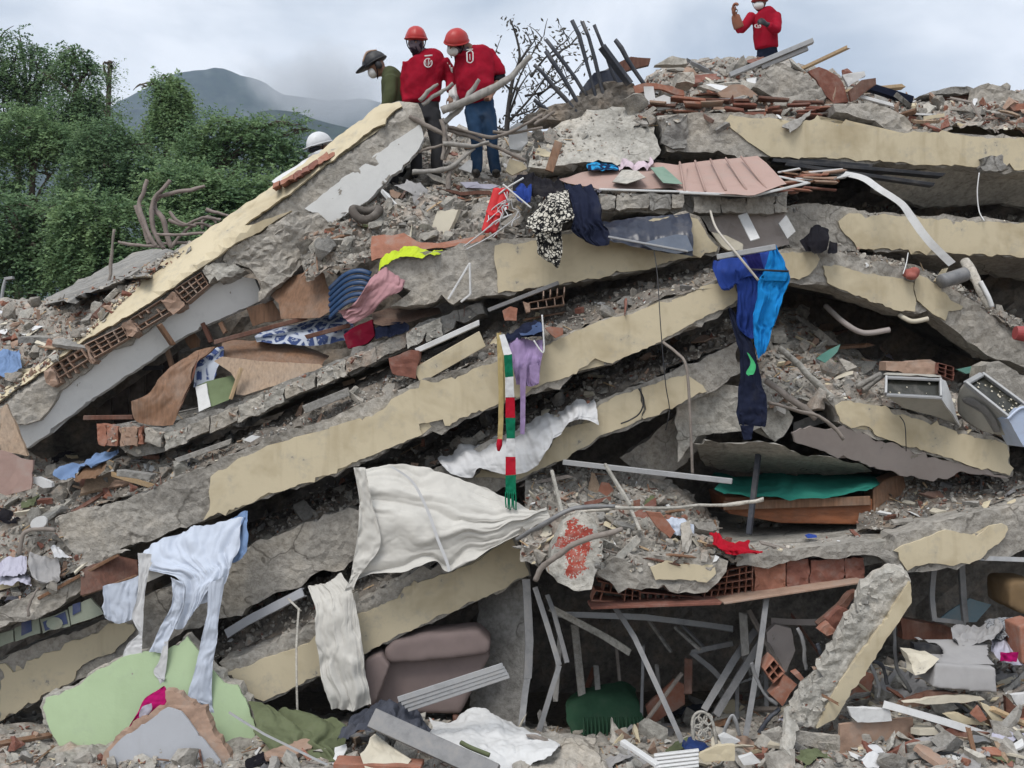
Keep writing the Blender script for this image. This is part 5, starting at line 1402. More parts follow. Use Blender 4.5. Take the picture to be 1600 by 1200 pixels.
scatter([(0, 960), (130, 900), (130, 870), (0, 900)], 'on the slab edge at far left', 18, 200, BRKM, (.03, .09), (.008, .03), 18)
scatter([(936, 306), (1232, 304), (1232, 285), (936, 285)], 'on the grey block ledge', 18, 160, GREYM, (.025, .08), (.008, .03), 19, minz=.05)
scatter([(1230, 1130), (1300, 1010), (1400, 900), (1380, 900), (1290, 980), (1235, 1080)], 'on the leaning column', 8, 150, GREYM, (.02, .05), (.006, .02), 20, minz=.0)
STN = {'concrete_chunk': 'crushed grey concrete crumbs strewn over all the debris', 'concrete_flake': 'thin grey concrete chips strewn over all the debris', 'brick_fragment': 'crushed red brown brick crumbs strewn over the debris', 'wood_splinter': 'small brown wood splinters strewn over the debris', 'plaster_flake': 'small pale plaster chips strewn over the debris'}
for k, lst in SMALL.items():
    if not lst: continue
    V, Fs = merge([(a, b) for a, b, c in lst])
    o = mk({'concrete_chunk': 'concrete_crumbs', 'concrete_flake': 'concrete_chips', 'brick_fragment': 'brick_crumbs', 'wood_splinter': 'wood_splinters', 'plaster_flake': 'plaster_chips'}[k], V, Fs, SMATS[k], label=STN[k], cat='rubble', kind='stuff', solid=False)
    mi = []
    for a, b, c in lst: mi += [c] * len(b)
    o.data.polygons.foreach_set('material_index', mi)
# ================================================================== cloths
def rw(c, Y, *rows_):
    """rows in zoom coordinates to rows of photo points with depth; Y number or list per row"""
    res = []
    for k, r in enumerate(rows_):
        y = Y[k] if isinstance(Y, (list, tuple)) else Y
        res.append([(a, b, y) for a, b in c(*r)])
    return res
def cth(name, label, cat, mat, at, group=None): return thing(name, tuple(P(*at)), label, cat, group)

F_WHITE = m_fabric('white_cotton', (.62, .62, .63), var=.1, dirt=.2)
F_BLUEW = m_fabric('pale_blue_cotton', (.55, .6, .7), var=.12, dirt=.15)
F_CURT = m_fabric('ivory_curtain', (.6, .58, .54), var=.1, dirt=.25)
F_LILAC = m_fabric('lilac_cotton', (.33, .24, .42), var=.2, dirt=.25)
F_ROYAL = m_fabric('royal_blue', (.025, .055, .25), var=.3, dirt=.1)
F_CYAN = m_fabric('bright_blue', (.015, .24, .62), var=.2, dirt=.05)
F_NAVY = m_fabric('navy_jersey', (.016, .02, .042), var=.3, dirt=.12)
F_PINK = m_fabric('dusty_pink', (.45, .25, .27), var=.15, dirt=.15)
F_NEON = m_fabric('neon_yellow', (.5, .62, .04), var=.2, dirt=.2)
F_RED = m_fabric('red_jersey', (.42, .01, .025), var=.2, dirt=.05)
F_MAG = m_fabric('magenta', (.42, .01, .13), var=.2, dirt=.05)
F_OLIVE = m_fabric('olive_cloth', (.14, .16, .09), var=.25, dirt=.2)
F_TEAL = m_fabric('teal_bedspread', (.03, .2, .155), var=.2, dirt=.05)
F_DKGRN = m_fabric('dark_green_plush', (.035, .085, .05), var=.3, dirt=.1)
F_MAUVE = m_fabric('mauve_upholstery', (.25, .195, .185), var=.12, dirt=.2)
F_SWIRL = m_fabric('mattress_print', (.06, .09, .22), (.5, .54, .62), 'swirl', dirt=.1)
F_CHAIN = m_fabric('black_white_print', (.015, .015, .016), (.6, .57, .5), 'chain', dirt=0)
F_GREY = m_fabric('grey_felt', (.34, .33, .33), var=.15, dirt=.2)
F_LAV = m_fabric('lavender_linen', (.48, .47, .56), var=.15, dirt=.2)
F_SKY = m_fabric('denim_blue', (.18, .27, .45), var=.25, dirt=.15)
F_CRIM = m_fabric('crimson', (.2, .01, .03), var=.2)
F_BROWN = m_fabric('brown_blanket', (.2, .12, .075), var=.25, dirt=.3)

# white and pale blue sheet that spills out under the longest beam
t_ = cth('hanging_sheet', 'white and pale blue sheet hanging in torn strips under the longest beam', 'sheet', None, (270, 900, 9.9))
cloth('sheet_drape', rw(cG, [10.15, 9.98, 9.88, 9.84, 9.82], [(648, 190), (760, 112), (900, 58), (1010, 44), (1125, 5)], [(640, 250), (740, 215), (870, 190), (1000, 180), (1100, 150)], [(810, 300), (870, 290), (930, 280), (1000, 270), (1060, 250)],
    [(830, 400), (870, 400), (910, 380), (970, 340), (1035, 320)], [(788, 535), (830, 545), (870, 500), (930, 420), (975, 375)]), F_BLUEW, 70, 60, .06, 6, 1, t_)
cloth('sheet_strip', rw(cG, 9.86, [(636, 190), (700, 195)], [(640, 300), (690, 260)], [(632, 400), (668, 380)], [(610, 490), (662, 492)], [(640, 560), (658, 560)], [(590, 610), (656, 610)], [(570, 665), (655, 650)], [(590, 760), (650, 735)], [(590, 862), (628, 866)]), F_WHITE, 16, 70, .015, 2, 2, t_)
cloth('sheet_strip', rw(cG, 9.9, [(476, 345), (560, 325), (642, 295)], [(476, 430), (560, 430), (640, 400)], [(484, 490), (540, 518), (608, 496)]), F_BLUEW, 40, 30, .025, 4, 3, t_)
cloth('sheet_strip', rw(cG, 9.84, [(790, 300), (850, 330)], [(795, 420), (850, 420)], [(742, 530), (806, 540)], [(690, 648), (748, 656)]), F_BLUEW, 20, 40, .02, 2, 4, t_)
cloth('sheet_strip', rw(cG, 9.83, [(760, 600), (777, 600)], [(735, 690), (774, 680)], [(710, 742), (760, 774)], [(740, 800), (764, 770)], [(700, 880), (720, 880)], [(642, 960), (660, 950)]), F_WHITE, 12, 50, .008, 2, 5, t_)
cloth('sheet_strip', rw(cG, 9.8, [(965, 330), (1040, 300)], [(955, 480), (1012, 480)], [(928, 600), (1002, 600)], [(900, 730), (985, 690)], [(868, 850), (978, 850)], [(900, 890), (990, 930)], [(955, 970), (1022, 1000)], [(985, 1040), (1018, 1042)]), F_BLUEW, 22, 70, .02, 2.5, 6, t_)
cloth('sheet_underside', rw(cG, 10.0, [(680, 235), (740, 235), (800, 245)], [(672, 300), (740, 280), (815, 250)], [(672, 330), (740, 300), (830, 262)]), F_CURT, 24, 14, .012, 3, 7, t_)
cloth('sheet_corner', rw(cJ, [10.25, 10.05, 10.0], [(1060, 690), (1100, 660), (1140, 640)], [(1080, 800), (1115, 780), (1142, 750)], [(1066, 890), (1110, 870), (1138, 830)]), F_SKY, 20, 24, .02, 3, 8, t_)
# big ivory curtain
t_ = cth('torn_curtain', 'large ivory curtain stretched over the beams to a point at right', 'curtain', None, (700, 820, 10.0))
cloth('curtain_panel', rw(cK, [10.25, 10.08, 9.98, 9.98, 9.95], [(72, 448), (230, 420), (380, 425), (480, 450), (620, 492), (780, 560), (960, 628)], [(90, 560), (250, 560), (430, 560), (600, 580), (790, 610), (964, 634)], [(90, 700), (250, 710), (430, 705), (600, 690), (790, 680), (966, 640)],
    [(75, 850), (200, 860), (400, 830), (560, 800), (740, 740), (964, 645)], [(40, 1000), (140, 938), (300, 930), (440, 880), (505, 930), (620, 870), (830, 745), (960, 650)]), F_CURT, 120, 110, .06, 4.6, 11, t_, along=True, wrinkle=.004, drift=1.1)
cloth('curtain_seam', rw(cK, 9.9, [(230, 440), (330, 510), (400, 640), (450, 780), (490, 880), (505, 930)], [(250, 440), (345, 510), (415, 640), (465, 780), (505, 880), (515, 925)]), F_WHITE, 40, 4, .002, 2, 12, t_)
cloth('curtain_tail', rw(cK, 9.94, [(65, 446), (120, 446)], [(92, 600), (150, 600)], [(85, 760), (192, 790)], [(60, 900), (130, 900)], [(50, 960), (90, 950)], [(22, 1022), (66, 1012)]), F_CURT, 20, 60, .02, 2.2, 13, t_)
# white sheet right of it
t_ = cth('white_sheet', 'crumpled white sheet lying over the cracked beam', 'sheet', None, (820, 720, 10.4))
cloth('sheet_drape', rw(cK, [10.75, 10.5, 10.42, 10.4], [(450, 395), (560, 345), (700, 305), (820, 255), (930, 190), (1010, 160), (1100, 118), (1180, 108)], [(470, 420), (580, 400), (700, 370), (830, 330), (940, 260), (1020, 200), (1110, 160), (1195, 160)],
    [(480, 440), (600, 450), (700, 420), (840, 400), (940, 340), (1030, 235), (1120, 190), (1200, 210)], [(500, 460), (610, 490), (655, 452), (790, 480), (910, 442), (1020, 262), (1130, 215), (1206, 248)]), F_WHITE, 110, 46, .05, 13, 14, t_, wrinkle=.01)
# lower curtain
t_ = cth('hanging_curtain', 'narrow grey white curtain hanging in long folds at the left of the sofa', 'curtain', None, (530, 1110, 9.95))
cloth('curtain_panel', [[(476, 914, 10.2), (502, 905, 10.15), (532, 890, 10.2)], [(489, 945, 10.02), (520, 938, 10.0), (549, 925, 10.02)], [(491, 1000, 9.97), (528, 995, 9.96), (562, 985, 9.97)], [(500, 1058, 9.95), (538, 1055, 9.94), (570, 1048, 9.95)], [(516, 1110, 9.95), (550, 1112, 9.94), (580, 1102, 9.95)]], F_CURT, 80, 60, .07, 4, 15, t_, wrinkle=.0012, drift=.8)
# lilac garment, scarf and strap
t_ = cth('lilac_garment', 'lilac garment with long tie hanging beside the striped scarf', 'garment', None, (825, 680, 10.15))
cloth('garment_body', rw(cE, [10.3, 10.2, 10.17, 10.17], [(780, 745), (860, 732), (942, 738)], [(798, 830), (870, 820), (942, 805)], [(808, 900), (880, 900), (930, 880)], [(820, 950), (880, 960), (926, 945)]), F_LILAC, 40, 34, .04, 5, 16, t_)
cloth('garment_tie', rw(cE, 10.12, [(835, 880), (868, 870)], [(838, 1000), (862, 1000)], [(838, 1100), (862, 1100)], [(838, 1180), (858, 1182)]), F_LILAC, 10, 30, .01, 1.4, 17, t_)
cloth('garment_tie', rw(cE, 10.13, [(880, 860), (920, 850)], [(885, 910), (928, 900)], [(905, 948), (925, 945)]), F_LILAC, 10, 14, .01, 1.4, 18, t_)
t_ = cth('striped_scarf', 'long scarf with green, white and red blocks hanging down the beam faces', 'scarf', None, (798, 795, 10.02))
F_GRN = m_fabric('scarf_green', (.008, .16, .085), var=.15, dirt=.05); F_SRED = m_fabric('scarf_red', (.45, .012, .03), var=.1, dirt=.05)
seg = [(cE, F_WHITE, [(740, 722), (765, 716)], [(762, 815), (800, 808)]), (cE, F_GRN, [(762, 815), (800, 808)], [(768, 918), (806, 914)]), (cE, F_WHITE, [(768, 918), (806, 914)], [(770, 1010), (812, 1010)]), (cE, F_SRED, [(770, 1010), (812, 1010)], [(770, 1104), (815, 1104)]),
       (cK, F_GRN, [(770, 216), (816, 216)], [(775, 312), (813, 312)]), (cK, F_WHITE, [(775, 312), (813, 312)], [(770, 396), (816, 396)]), (cK, F_SRED, [(770, 396), (816, 396)], [(770, 482), (818, 480)]), (cK, F_GRN, [(770, 482), (818, 480)], [(770, 565), (818, 570)])]
for k, (c, m, a, b) in enumerate(seg):
    y0 = 10.12 if k == 0 else 10.04
    cloth('scarf_block', rw(c, [y0, 10.04], a, b), m, 12, 14, .008, 1.5, 19 + k, t_)
for k in range(6):
    x = 771 + k * 9
    tube('fringe', [(530 + x * .3375, 580 + 560 * .3375, 10.04), (530 + (x + (k % 2) * 3 - 1) * .3375, 580 + 600 * .3375, 10.04), (530 + (x + 2) * .3375, 580 + (632 + 6 * (k % 3)) * .3375, 10.03)], .007, F_GRN, t_, 5, 7)
t_ = cth('strap', 'tan strap with red tip hanging left of the striped scarf', 'strap', None, (780, 700, 10.1))
F_TAN = m_fabric('tan_webbing', (.46, .36, .17), var=.15)
cloth('webbing', [[(776, 520, 10.2), (783, 520, 10.2)], [(778, 580, 10.12), (786, 580, 10.12)], [(779, 640, 10.1), (787, 640, 10.1)], [(777, 690, 10.1), (785, 688, 10.1)]], F_TAN, 8, 40, .008, 1.3, 30, t_)
cloth('webbing', [[(785, 535, 10.16), (789, 535, 10.16)], [(785, 590, 10.14), (789, 590, 10.14)], [(786, 630, 10.13), (789, 630, 10.13)]], F_TAN, 6, 24, .004, 1.3, 31, t_)
tube('tip', [(781, 686, 10.09), (780, 696, 10.09), (779, 705, 10.09)], [.022, .03, .01], F_SRED, t_, 8, 8)
# navy bundle and bent white wire above the lilac garment
t_ = cth('navy_bundle', 'navy cloth bundle on the beam edge above the lilac garment', 'cloth', None, (820, 525, 10.3))
cloth('cloth_fold', rw(cE, [10.5, 10.3, 10.25], [(770, 700), (840, 670), (940, 655)], [(760, 720), (850, 690), (945, 690)], [(770, 745), (850, 730), (940, 725)]), F_NAVY, 40, 24, .05, 4, 32, t_)
cloth('cloth_fold', rw(cE, [10.35, 10.2], [(830, 700), (890, 672), (940, 665)], [(840, 725), (900, 712), (945, 712)]), m_fabric('steel_blue', (.06, .09, .18), var=.3), 20, 10, .03, 3, 33, t_)
tube('wire_hanger', [(847, 492, 10.22), (849, 520, 10.2), (849, 551, 10.18), (834, 532, 10.2)], .008, WPLAST, None, 6, 22, label='bent white wire hanger by the navy bundle', cat='hanger')
# blue clothes at the centre break
t_ = cth('royal_blue_clothes', 'royal blue clothes hanging from a pale pole at the centre break', 'clothes', None, (1160, 525, 10.4))
cloth('garment', rw(cF, [10.5, 10.38, 10.34, 10.33], [(165, 372), (250, 355), (330, 345), (430, 320)], [(158, 415), (230, 425), (300, 420), (420, 400)], [(200, 490), (220, 500), (300, 440), (390, 440)], [(205, 500), (225, 495), (300, 450), (380, 450)]), F_ROYAL, 50, 26, .03, 6, 34, t_)
cloth('garment', rw(cF, [10.36, 10.32, 10.3, 10.3, 10.3], [(260, 420), (330, 420), (400, 420)], [(275, 520), (330, 520), (400, 500)], [(270, 600), (325, 610), (390, 580)], [(275, 680), (320, 700), (370, 660)], [(312, 720), (345, 735), (360, 700)]), F_ROYAL, 40, 50, .04, 4, 35, t_)
cloth('garment', rw(cF, [10.34, 10.3], [(300, 350), (380, 340)], [(345, 425), (400, 420)]), m_fabric('violet_blue', (.02, .02, .12), var=.3), 16, 16, .02, 3, 36, t_)
t_ = cth('bright_blue_shirt', 'bright sky blue shirt hanging right of the royal blue clothes', 'shirt', None, (1190, 560, 10.3))
cloth('garment', rw(cF, [10.36, 10.26, 10.24, 10.24, 10.24, 10.24, 10.24], [(425, 318), (458, 306)], [(398, 420), (505, 415)], [(372, 470), (515, 470)], [(360, 560), (482, 545)], [(345, 655), (455, 640)], [(350, 740), (428, 715)], [(368, 832), (405, 800)]), F_CYAN, 46, 80, .04, 4.5, 37, t_)
cloth('garment_collar', rw(cF, 10.22, [(392, 432), (514, 425)], [(400, 470), (500, 470)]), F_CYAN, 24, 8, .02, 4, 38, t_)
board('pale_pole', (1120, 402, 10.3), (1212, 386, 10.2), .06, .05, ALU, label='pale flat metal rail the blue clothes hang from', cat='rail')
tube('rope', [(1110, 330, 10.9), (1120, 358, 10.6), (1150, 395, 10.2), (1185, 438, 10.15)], .012, m_plain('cord', (.5, .46, .4), .8), None, 6, 24, label='thin pale cord running down to the blue clothes', cat='cord')
tube('black_rod', [(1172, 421, 10.2), (1232, 424, 10.18)], .01, BLACKP, None, 6, label='short black rod across the bright blue shirt', cat='rod')
t_ = cth('dark_jacket', 'dark navy jacket hanging below the blue clothes with green tag', 'jacket', None, (1175, 685, 10.3))
cloth('garment', rw(cF, [10.5, 10.36, 10.3, 10.28, 10.28, 10.28, 10.3], [(226, 590), (252, 594)], [(255, 690), (312, 690)], [(285, 800), (365, 820)], [(288, 900), (395, 960)], [(276, 1020), (412, 1010)], [(272, 1090), (412, 1090)], [(282, 1140), (406, 1150)]), F_NAVY, 40, 70, .04, 3.2, 39, t_)
cloth('garment_tail', rw(cL, 10.3, [(285, 250), (350, 250)], [(302, 318), (338, 316)]), F_NAVY, 12, 12, .02, 2, 40, t_)
cloth('green_tag', rw(cF, 10.22, [(318, 800), (330, 810)], [(335, 850), (358, 860)], [(314, 895), (350, 900)], [(325, 910), (335, 905)]), m_fabric('tag_green', (.08, .5, .2)), 8, 16, .008, 1.5, 41, t_, label='bright green tag')
# patterned scarf, jacket, tarp on the upper beam
t_ = cth('patterned_cloth', 'black and white patterned cloth hanging over the short upper beam', 'cloth', None, (870, 415, 10.45))
cloth('garment', rw(cE, [10.85, 10.55, 10.42, 10.42, 10.45, 10.45, 10.47], [(925, 85), (990, 45), (1055, 25)], [(865, 180), (960, 110), (1075, 110)], [(865, 215), (960, 215), (1085, 165)], [(895, 245), (970, 260), (1040, 215)], [(915, 300), (975, 310), (1035, 290)], [(925, 350), (985, 370), (1035, 350)], [(1000, 412), (1010, 418), (1022, 405)]), F_CHAIN, 60, 80, .06, 4, 42, t_, wrinkle=.012)
t_ = cth('navy_jacket', 'navy blue jacket draped over the grey ledge right of the patterned cloth', 'jacket', None, (920, 380, 10.7))
cloth('garment', rw(cE, [11.0, 10.75, 10.65, 10.62, 10.62], [(1040, 10), (1110, 18), (1190, 40)], [(1075, 90), (1140, 90), (1212, 110)], [(1085, 180), (1150, 180), (1220, 190)], [(1080, 240), (1160, 250), (1252, 235)], [(1140, 290), (1200, 310), (1250, 300)]), F_NAVY, 50, 50, .045, 4.5, 43, t_)
TARP = m_plain('blue_black_tarp', (.022, .028, .05), .35, dust=.2, spec=.5)
t_ = cth('dark_tarp', 'dark blue black sheet with painted pale sheen lying along the short upper beam', 'tarp', None, (1020, 395, 10.7))
cloth('sheet_panel', rw(cE, [11.0, 10.75, 10.7], [(1210, 190), (1330, 175), (1480, 165), (1620, 150)], [(1215, 250), (1340, 250), (1480, 260), (1640, 240)], [(1240, 275), (1380, 310), (1500, 335), (1640, 350)]), TARP, 60, 24, .02, 7, 44, t_)
solid('glass_sheen', cE((1400, 300), (1440, 285), (1560, 255), (1610, 260), (1640, 330), (1560, 345), (1450, 325)), 10.68, .02, m_plain('dusty_glass_sheen', (.16, .19, .25), .2, dust=.5, spec=.6), t_, step=0, rough=0, jamp=.4, nback=1)  # paler plate: the glassy sheen of the tarp is put into its colour
board('trim', (950, 370, 10.66), (1075, 393, 10.64), .03, .02, ALU, t_)
t_ = cth('black_clothes', 'black and dark striped clothes bundled above the patterned cloth', 'clothes', None, (840, 290, 11.0))
cloth('garment', rw(cB, [11.5, 11.1, 10.95], [(830, 795), (900, 785), (1020, 815)], [(800, 850), (900, 840), (1040, 850)], [(820, 900), (920, 880), (1060, 880)]), BLK, 50, 30, .06, 5, 45, t_)
cloth('garment', rw(cB, [11.05, 10.9, 10.85], [(800, 880), (840, 850), (890, 850)], [(810, 905), (850, 900), (890, 900)], [(830, 930), (860, 930), (885, 935)]), F_ROYAL, 24, 18, .03, 3, 46, t_)
tube('wire_hanger', [(772, 310, 10.85), (790, 295, 10.8), (818, 278, 10.8)], .009, WPLAST, None, 6, 12, label='white stick crossing another one above the red gloves', cat='stick')
tube('wire_hanger', [(786, 288, 10.78), (800, 300, 10.76), (830, 325, 10.74)], .009, WPLAST, None, 6, 12, label='white stick running down to the patterned cloth', cat='stick')
t_ = cth('string_tangle', 'tangle of white string hanging beside the red gloves', 'string', None, (800, 340, 10.8))
rng = random.Random(5)
for k in range(7):
    x, y = 790 + rng.uniform(-8, 18), 300 + rng.uniform(-6, 18)
    pts = [(x, y, 10.75)]
    for j in range(5):
        x += rng.uniform(-10, 10) - 3; y += rng.uniform(2, 14); pts.append((x, y, 10.75 + rng.uniform(-.05, .05)))
    tube('string', pts, .005, F_WHITE, t_, 5, 30)
tube('string', [(725, 385, 10.8), (755, 362, 10.75), (775, 345, 10.75), (800, 335, 10.72)], .008, F_WHITE, t_, 5, 20)
tube('string', [(728, 390, 10.8), (765, 370, 10.75), (800, 345, 10.75), (810, 330, 10.72)], .007, F_WHITE, t_, 5, 20)
t_ = cth('red_gloves', 'bright red gloves hanging at the left of the black clothes', 'gloves', None, (776, 336, 10.8))
REDP = m_plain('red_rubber', (.62, .02, .025), .55, dust=.1)
for k in range(2):
    ox = 768 + k * 11
    w0 = P(ox + 10, 296, 10.85); d = P(ox, 330, 10.82) - w0
    blob('glove', hand(w0 + d * .35, d, (0, -1, .1), 1.35, .35) + [ell([w0, w0 + d * .45], [.05, .045], [.03, .028])], REDP, t_, .011, 2)
# pink and neon garments, blue sheets
t_ = cth('pink_blanket', 'dusty pink blanket sliding off the grey end of the short upper beam', 'blanket', None, (580, 500, 10.7))
cloth('cloth_fold', rw(cE, [10.72, 10.62, 10.65, 10.75, 10.8], [(150, 440), (210, 410), (260, 440), (305, 475)], [(125, 490), (190, 470), (250, 480), (290, 515)], [(90, 550), (140, 560), (180, 570), (200, 560)], [(40, 600), (80, 625), (120, 630), (150, 620)], [(-10, 610), (20, 650), (60, 670), (80, 660)]), F_PINK, 50, 50, .05, 4, 47, t_)
t_ = cth('neon_vest', 'neon yellow green vest lying on the short upper beam', 'vest', None, (620, 400, 10.7))
cloth('cloth_fold', rw(cE, [10.95, 10.78, 10.7], [(195, 350), (260, 322), (330, 305), (400, 312), (485, 318)], [(185, 370), (260, 345), (330, 330), (400, 330), (470, 328)], [(172, 425), (200, 385), (270, 365), (360, 350), (450, 335)]), F_NEON, 70, 26, .035, 7, 48, t_, along=False)
BLUEM = m_plain('blue_corrugated', (.02, .06, .15), .4, dust=.2)
t_ = cth('blue_shutter', 'dark blue ribbed panel in the gap below the broken lump', 'panel', None, (550, 475, 11.2))
for k in range(6):
    y = 425 + k * 9
    tube('rib', [(515, y + 26, 11.15), (540, y + 4, 11.0), (562, y - 2, 10.95), (580, y + 3, 10.95)], .028, BLUEM, t_, 8, 18, flat=.6)
# small clothes left
t_ = cth('blue_shirt', 'light blue shirt on the rubble at the far left edge', 'shirt', None, (15, 585, 11.4))
cloth('cloth_fold', rw(cD, [11.9, 11.55, 11.4, 11.3], [(-40, 490), (40, 478), (90, 485)], [(-50, 530), (40, 515), (100, 530)], [(-50, 570), (40, 560), (95, 570)], [(-40, 600), (30, 598), (60, 590)]), F_SKY, 40, 34, .05, 4, 49, t_)
t_ = cth('blue_jeans', 'light blue cloth crumpled on the slope under the leaning wall', 'cloth', None, (130, 735, 10.6))
cloth('cloth_fold', rw(cJ, [10.95, 10.75, 10.6], [(330, 425), (400, 395), (470, 380), (545, 365)], [(270, 455), (360, 430), (440, 410), (540, 390)], [(245, 488), (310, 485), (360, 450), (430, 440)]), F_SKY, 46, 26, .05, 5, 50, t_)
cloth('cloth_fold', rw(cJ, [10.75, 10.6, 10.5], [(360, 430), (420, 415), (490, 400)], [(350, 470), (410, 460), (480, 440)], [(345, 500), (400, 490), (440, 475)]), F_BROWN, 30, 20, .05, 4, 51, t_)
for k, (pts, m, lb) in enumerate([
    ([[(0, 860), (70, 845), (125, 850)], [(-20, 900), (60, 890), (120, 890)], [(-30, 930), (40, 930), (100, 915)]], F_LAV, 'pale lavender cloth heap at the far left edge of the slab'),
    ([[(0, 940), (60, 915), (120, 930)], [(-20, 965), (70, 950), (140, 970)], [(-20, 990), (70, 985), (145, 985)]], F_LAV, 'lavender cloth bundle lying lowest at the far left'),
    ([[(135, 830), (190, 840), (270, 860)], [(130, 880), (190, 890), (275, 890)], [(150, 930), (200, 950), (275, 940)], [(190, 955), (230, 960), (275, 950)]], F_GREY, 'light grey cloth draped over a stone at far left'),
    ([[(230, 810), (260, 800), (300, 830)], [(250, 850), (290, 850), (335, 850)]], F_WHITE, 'small white cloth with pointed corner near the beam end')]):
    t_ = cth('cloth_heap', lb, 'cloth', None, (30 + k * 15, 900, 10.1), 'clothes heaped at the far left')
    cloth('cloth_fold', rw(cJ, [10.25, 10.08, 9.98, 9.95][:len(pts)], *pts), m, 34, 26, .05, 4, 52 + k, t_)
solid('white_dish', [(60 + 13 * math.cos(a), 817 + 10 * math.sin(a) - 3 * math.cos(a)) for a in np.linspace(0, 6.0, 16)], 10.1, .03, WPLAST, None, step=0, rough=0, jstep=0, nback=1, label='round white dish beside the grey broken beam end', cat='dish')
# magenta and olive cloth low left
t_ = cth('magenta_cloth', 'magenta cloth caught behind the pointed grey wall piece', 'cloth', None, (225, 1140, 9.5))
cloth('cloth_fold', rw(cG, [9.62, 9.56, 9.5, 9.5], [(760, 805), (770, 815)], [(670, 860), (770, 880)], [(630, 940), (700, 950)], [(578, 1020), (610, 1005)]), F_MAG, 26, 40, .03, 3, 56, t_)
cloth('pink_edge', rw(cG, 9.49, [(660, 900), (700, 885)], [(645, 930), (700, 920)], [(645, 970), (660, 960)]), F_LAV, 10, 14, .01, 2, 57, t_)
t_ = cth('olive_cloth', 'crumpled olive green cloth on the ground right of the green wall piece', 'cloth', None, (450, 1180, 9.3))
cloth('cloth_fold', rw(cG, [9.9, 9.6, 9.4, 9.25, 9.15], [(1150, 870), (1230, 880), (1320, 910), (1400, 920), (1560, 960)], [(1180, 960), (1260, 950), (1360, 960), (1450, 970), (1620, 1000)], [(1180, 1010), (1260, 1010), (1360, 1030), (1480, 1040), (1600, 1060)], [(1240, 1080), (1300, 1080), (1400, 1100), (1500, 1090), (1620, 1110)], [(1280, 1170), (1340, 1180), (1420, 1170), (1500, 1150), (1620, 1150)]), F_OLIVE, 90, 70, .075, 4.2, 58, t_, wrinkle=.008, drift=1.6)
# foreground white sheet
t_ = cth('white_sheet', 'white sheet spread on the ground in front of the sofa', 'sheet', None, (770, 1170, 9.0))
cloth('sheet_drape', rw(cH, [9.9, 9.6, 9.3, 9.05, 8.9], [(415, 935), (520, 950), (620, 890), (680, 900), (740, 950), (830, 1000)], [(430, 990), (560, 975), (680, 960), (780, 980), (880, 1020), (960, 1040)], [(400, 1020), (560, 1030), (700, 1030), (820, 1040), (940, 1050), (1020, 1065)], [(480, 1070), (600, 1080), (720, 1090), (820, 1100), (920, 1090), (1010, 1075)], [(620, 1130), (700, 1160), (780, 1190), (850, 1200), (900, 1150), (980, 1110)]), m_fabric('bright_white', (.66, .66, .66), var=.06, dirt=.25), 90, 60, .03, 4, 59, t_, wrinkle=.015)
t_ = cth('dark_tarpaulin', 'dark slate grey tarpaulin bundle left of the white ground sheet', 'tarp', None, (600, 1140, 9.3))
F_SLATE = m_fabric('slate_nylon', (.07, .075, .095), var=.3, dirt=.15)
cloth('cloth_fold', rw(cH, [9.8, 9.5, 9.3, 9.2], [(130, 900), (190, 870), (280, 870), (340, 890)], [(40, 960), (150, 930), (290, 900), (400, 960)], [(0, 1010), (120, 970), (260, 940), (430, 1000)], [(-10, 1050), (90, 1010), (240, 990), (400, 1025)]), F_SLATE, 70, 40, .06, 9, 60, t_)
# red cloth on the bed floor, green plush in the dark room
t_ = cth('red_cloth', 'bright red cloth at the edge of the bed floor', 'cloth', None, (1150, 866, 9.65))
cloth('cloth_fold', rw(cL, [10.0, 9.72, 9.62, 9.6], [(145, 748), (185, 740), (230, 775), (330, 768)], [(165, 785), (210, 800), (260, 805), (330, 800)], [(190, 815), (240, 825), (280, 825), (395, 822)], [(220, 845), (270, 852), (310, 840), (395, 835)]), F_RED, 46, 30, .05, 4, 61, t_)
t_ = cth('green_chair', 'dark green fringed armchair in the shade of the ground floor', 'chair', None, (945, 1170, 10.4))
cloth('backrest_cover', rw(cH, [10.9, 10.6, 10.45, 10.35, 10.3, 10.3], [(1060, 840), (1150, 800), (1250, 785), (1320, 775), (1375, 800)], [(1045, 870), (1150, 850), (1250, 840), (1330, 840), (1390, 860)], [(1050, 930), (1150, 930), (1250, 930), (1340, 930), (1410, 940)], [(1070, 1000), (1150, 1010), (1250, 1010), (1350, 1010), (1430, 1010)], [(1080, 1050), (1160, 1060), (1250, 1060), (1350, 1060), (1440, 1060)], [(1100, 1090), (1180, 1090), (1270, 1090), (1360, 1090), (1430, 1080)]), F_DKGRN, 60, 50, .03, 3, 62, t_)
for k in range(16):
    x = 1130 + k * 18
    tube('fringe', [(530 + x * .3375, 800 + 950 * .3375, 10.34), (530 + (x + 3) * .3375, 800 + 1020 * .3375, 10.27), (530 + (x - 4) * .3375, 800 + 1095 * .3375, 10.27)], .012, F_DKGRN, t_, 5, 9)

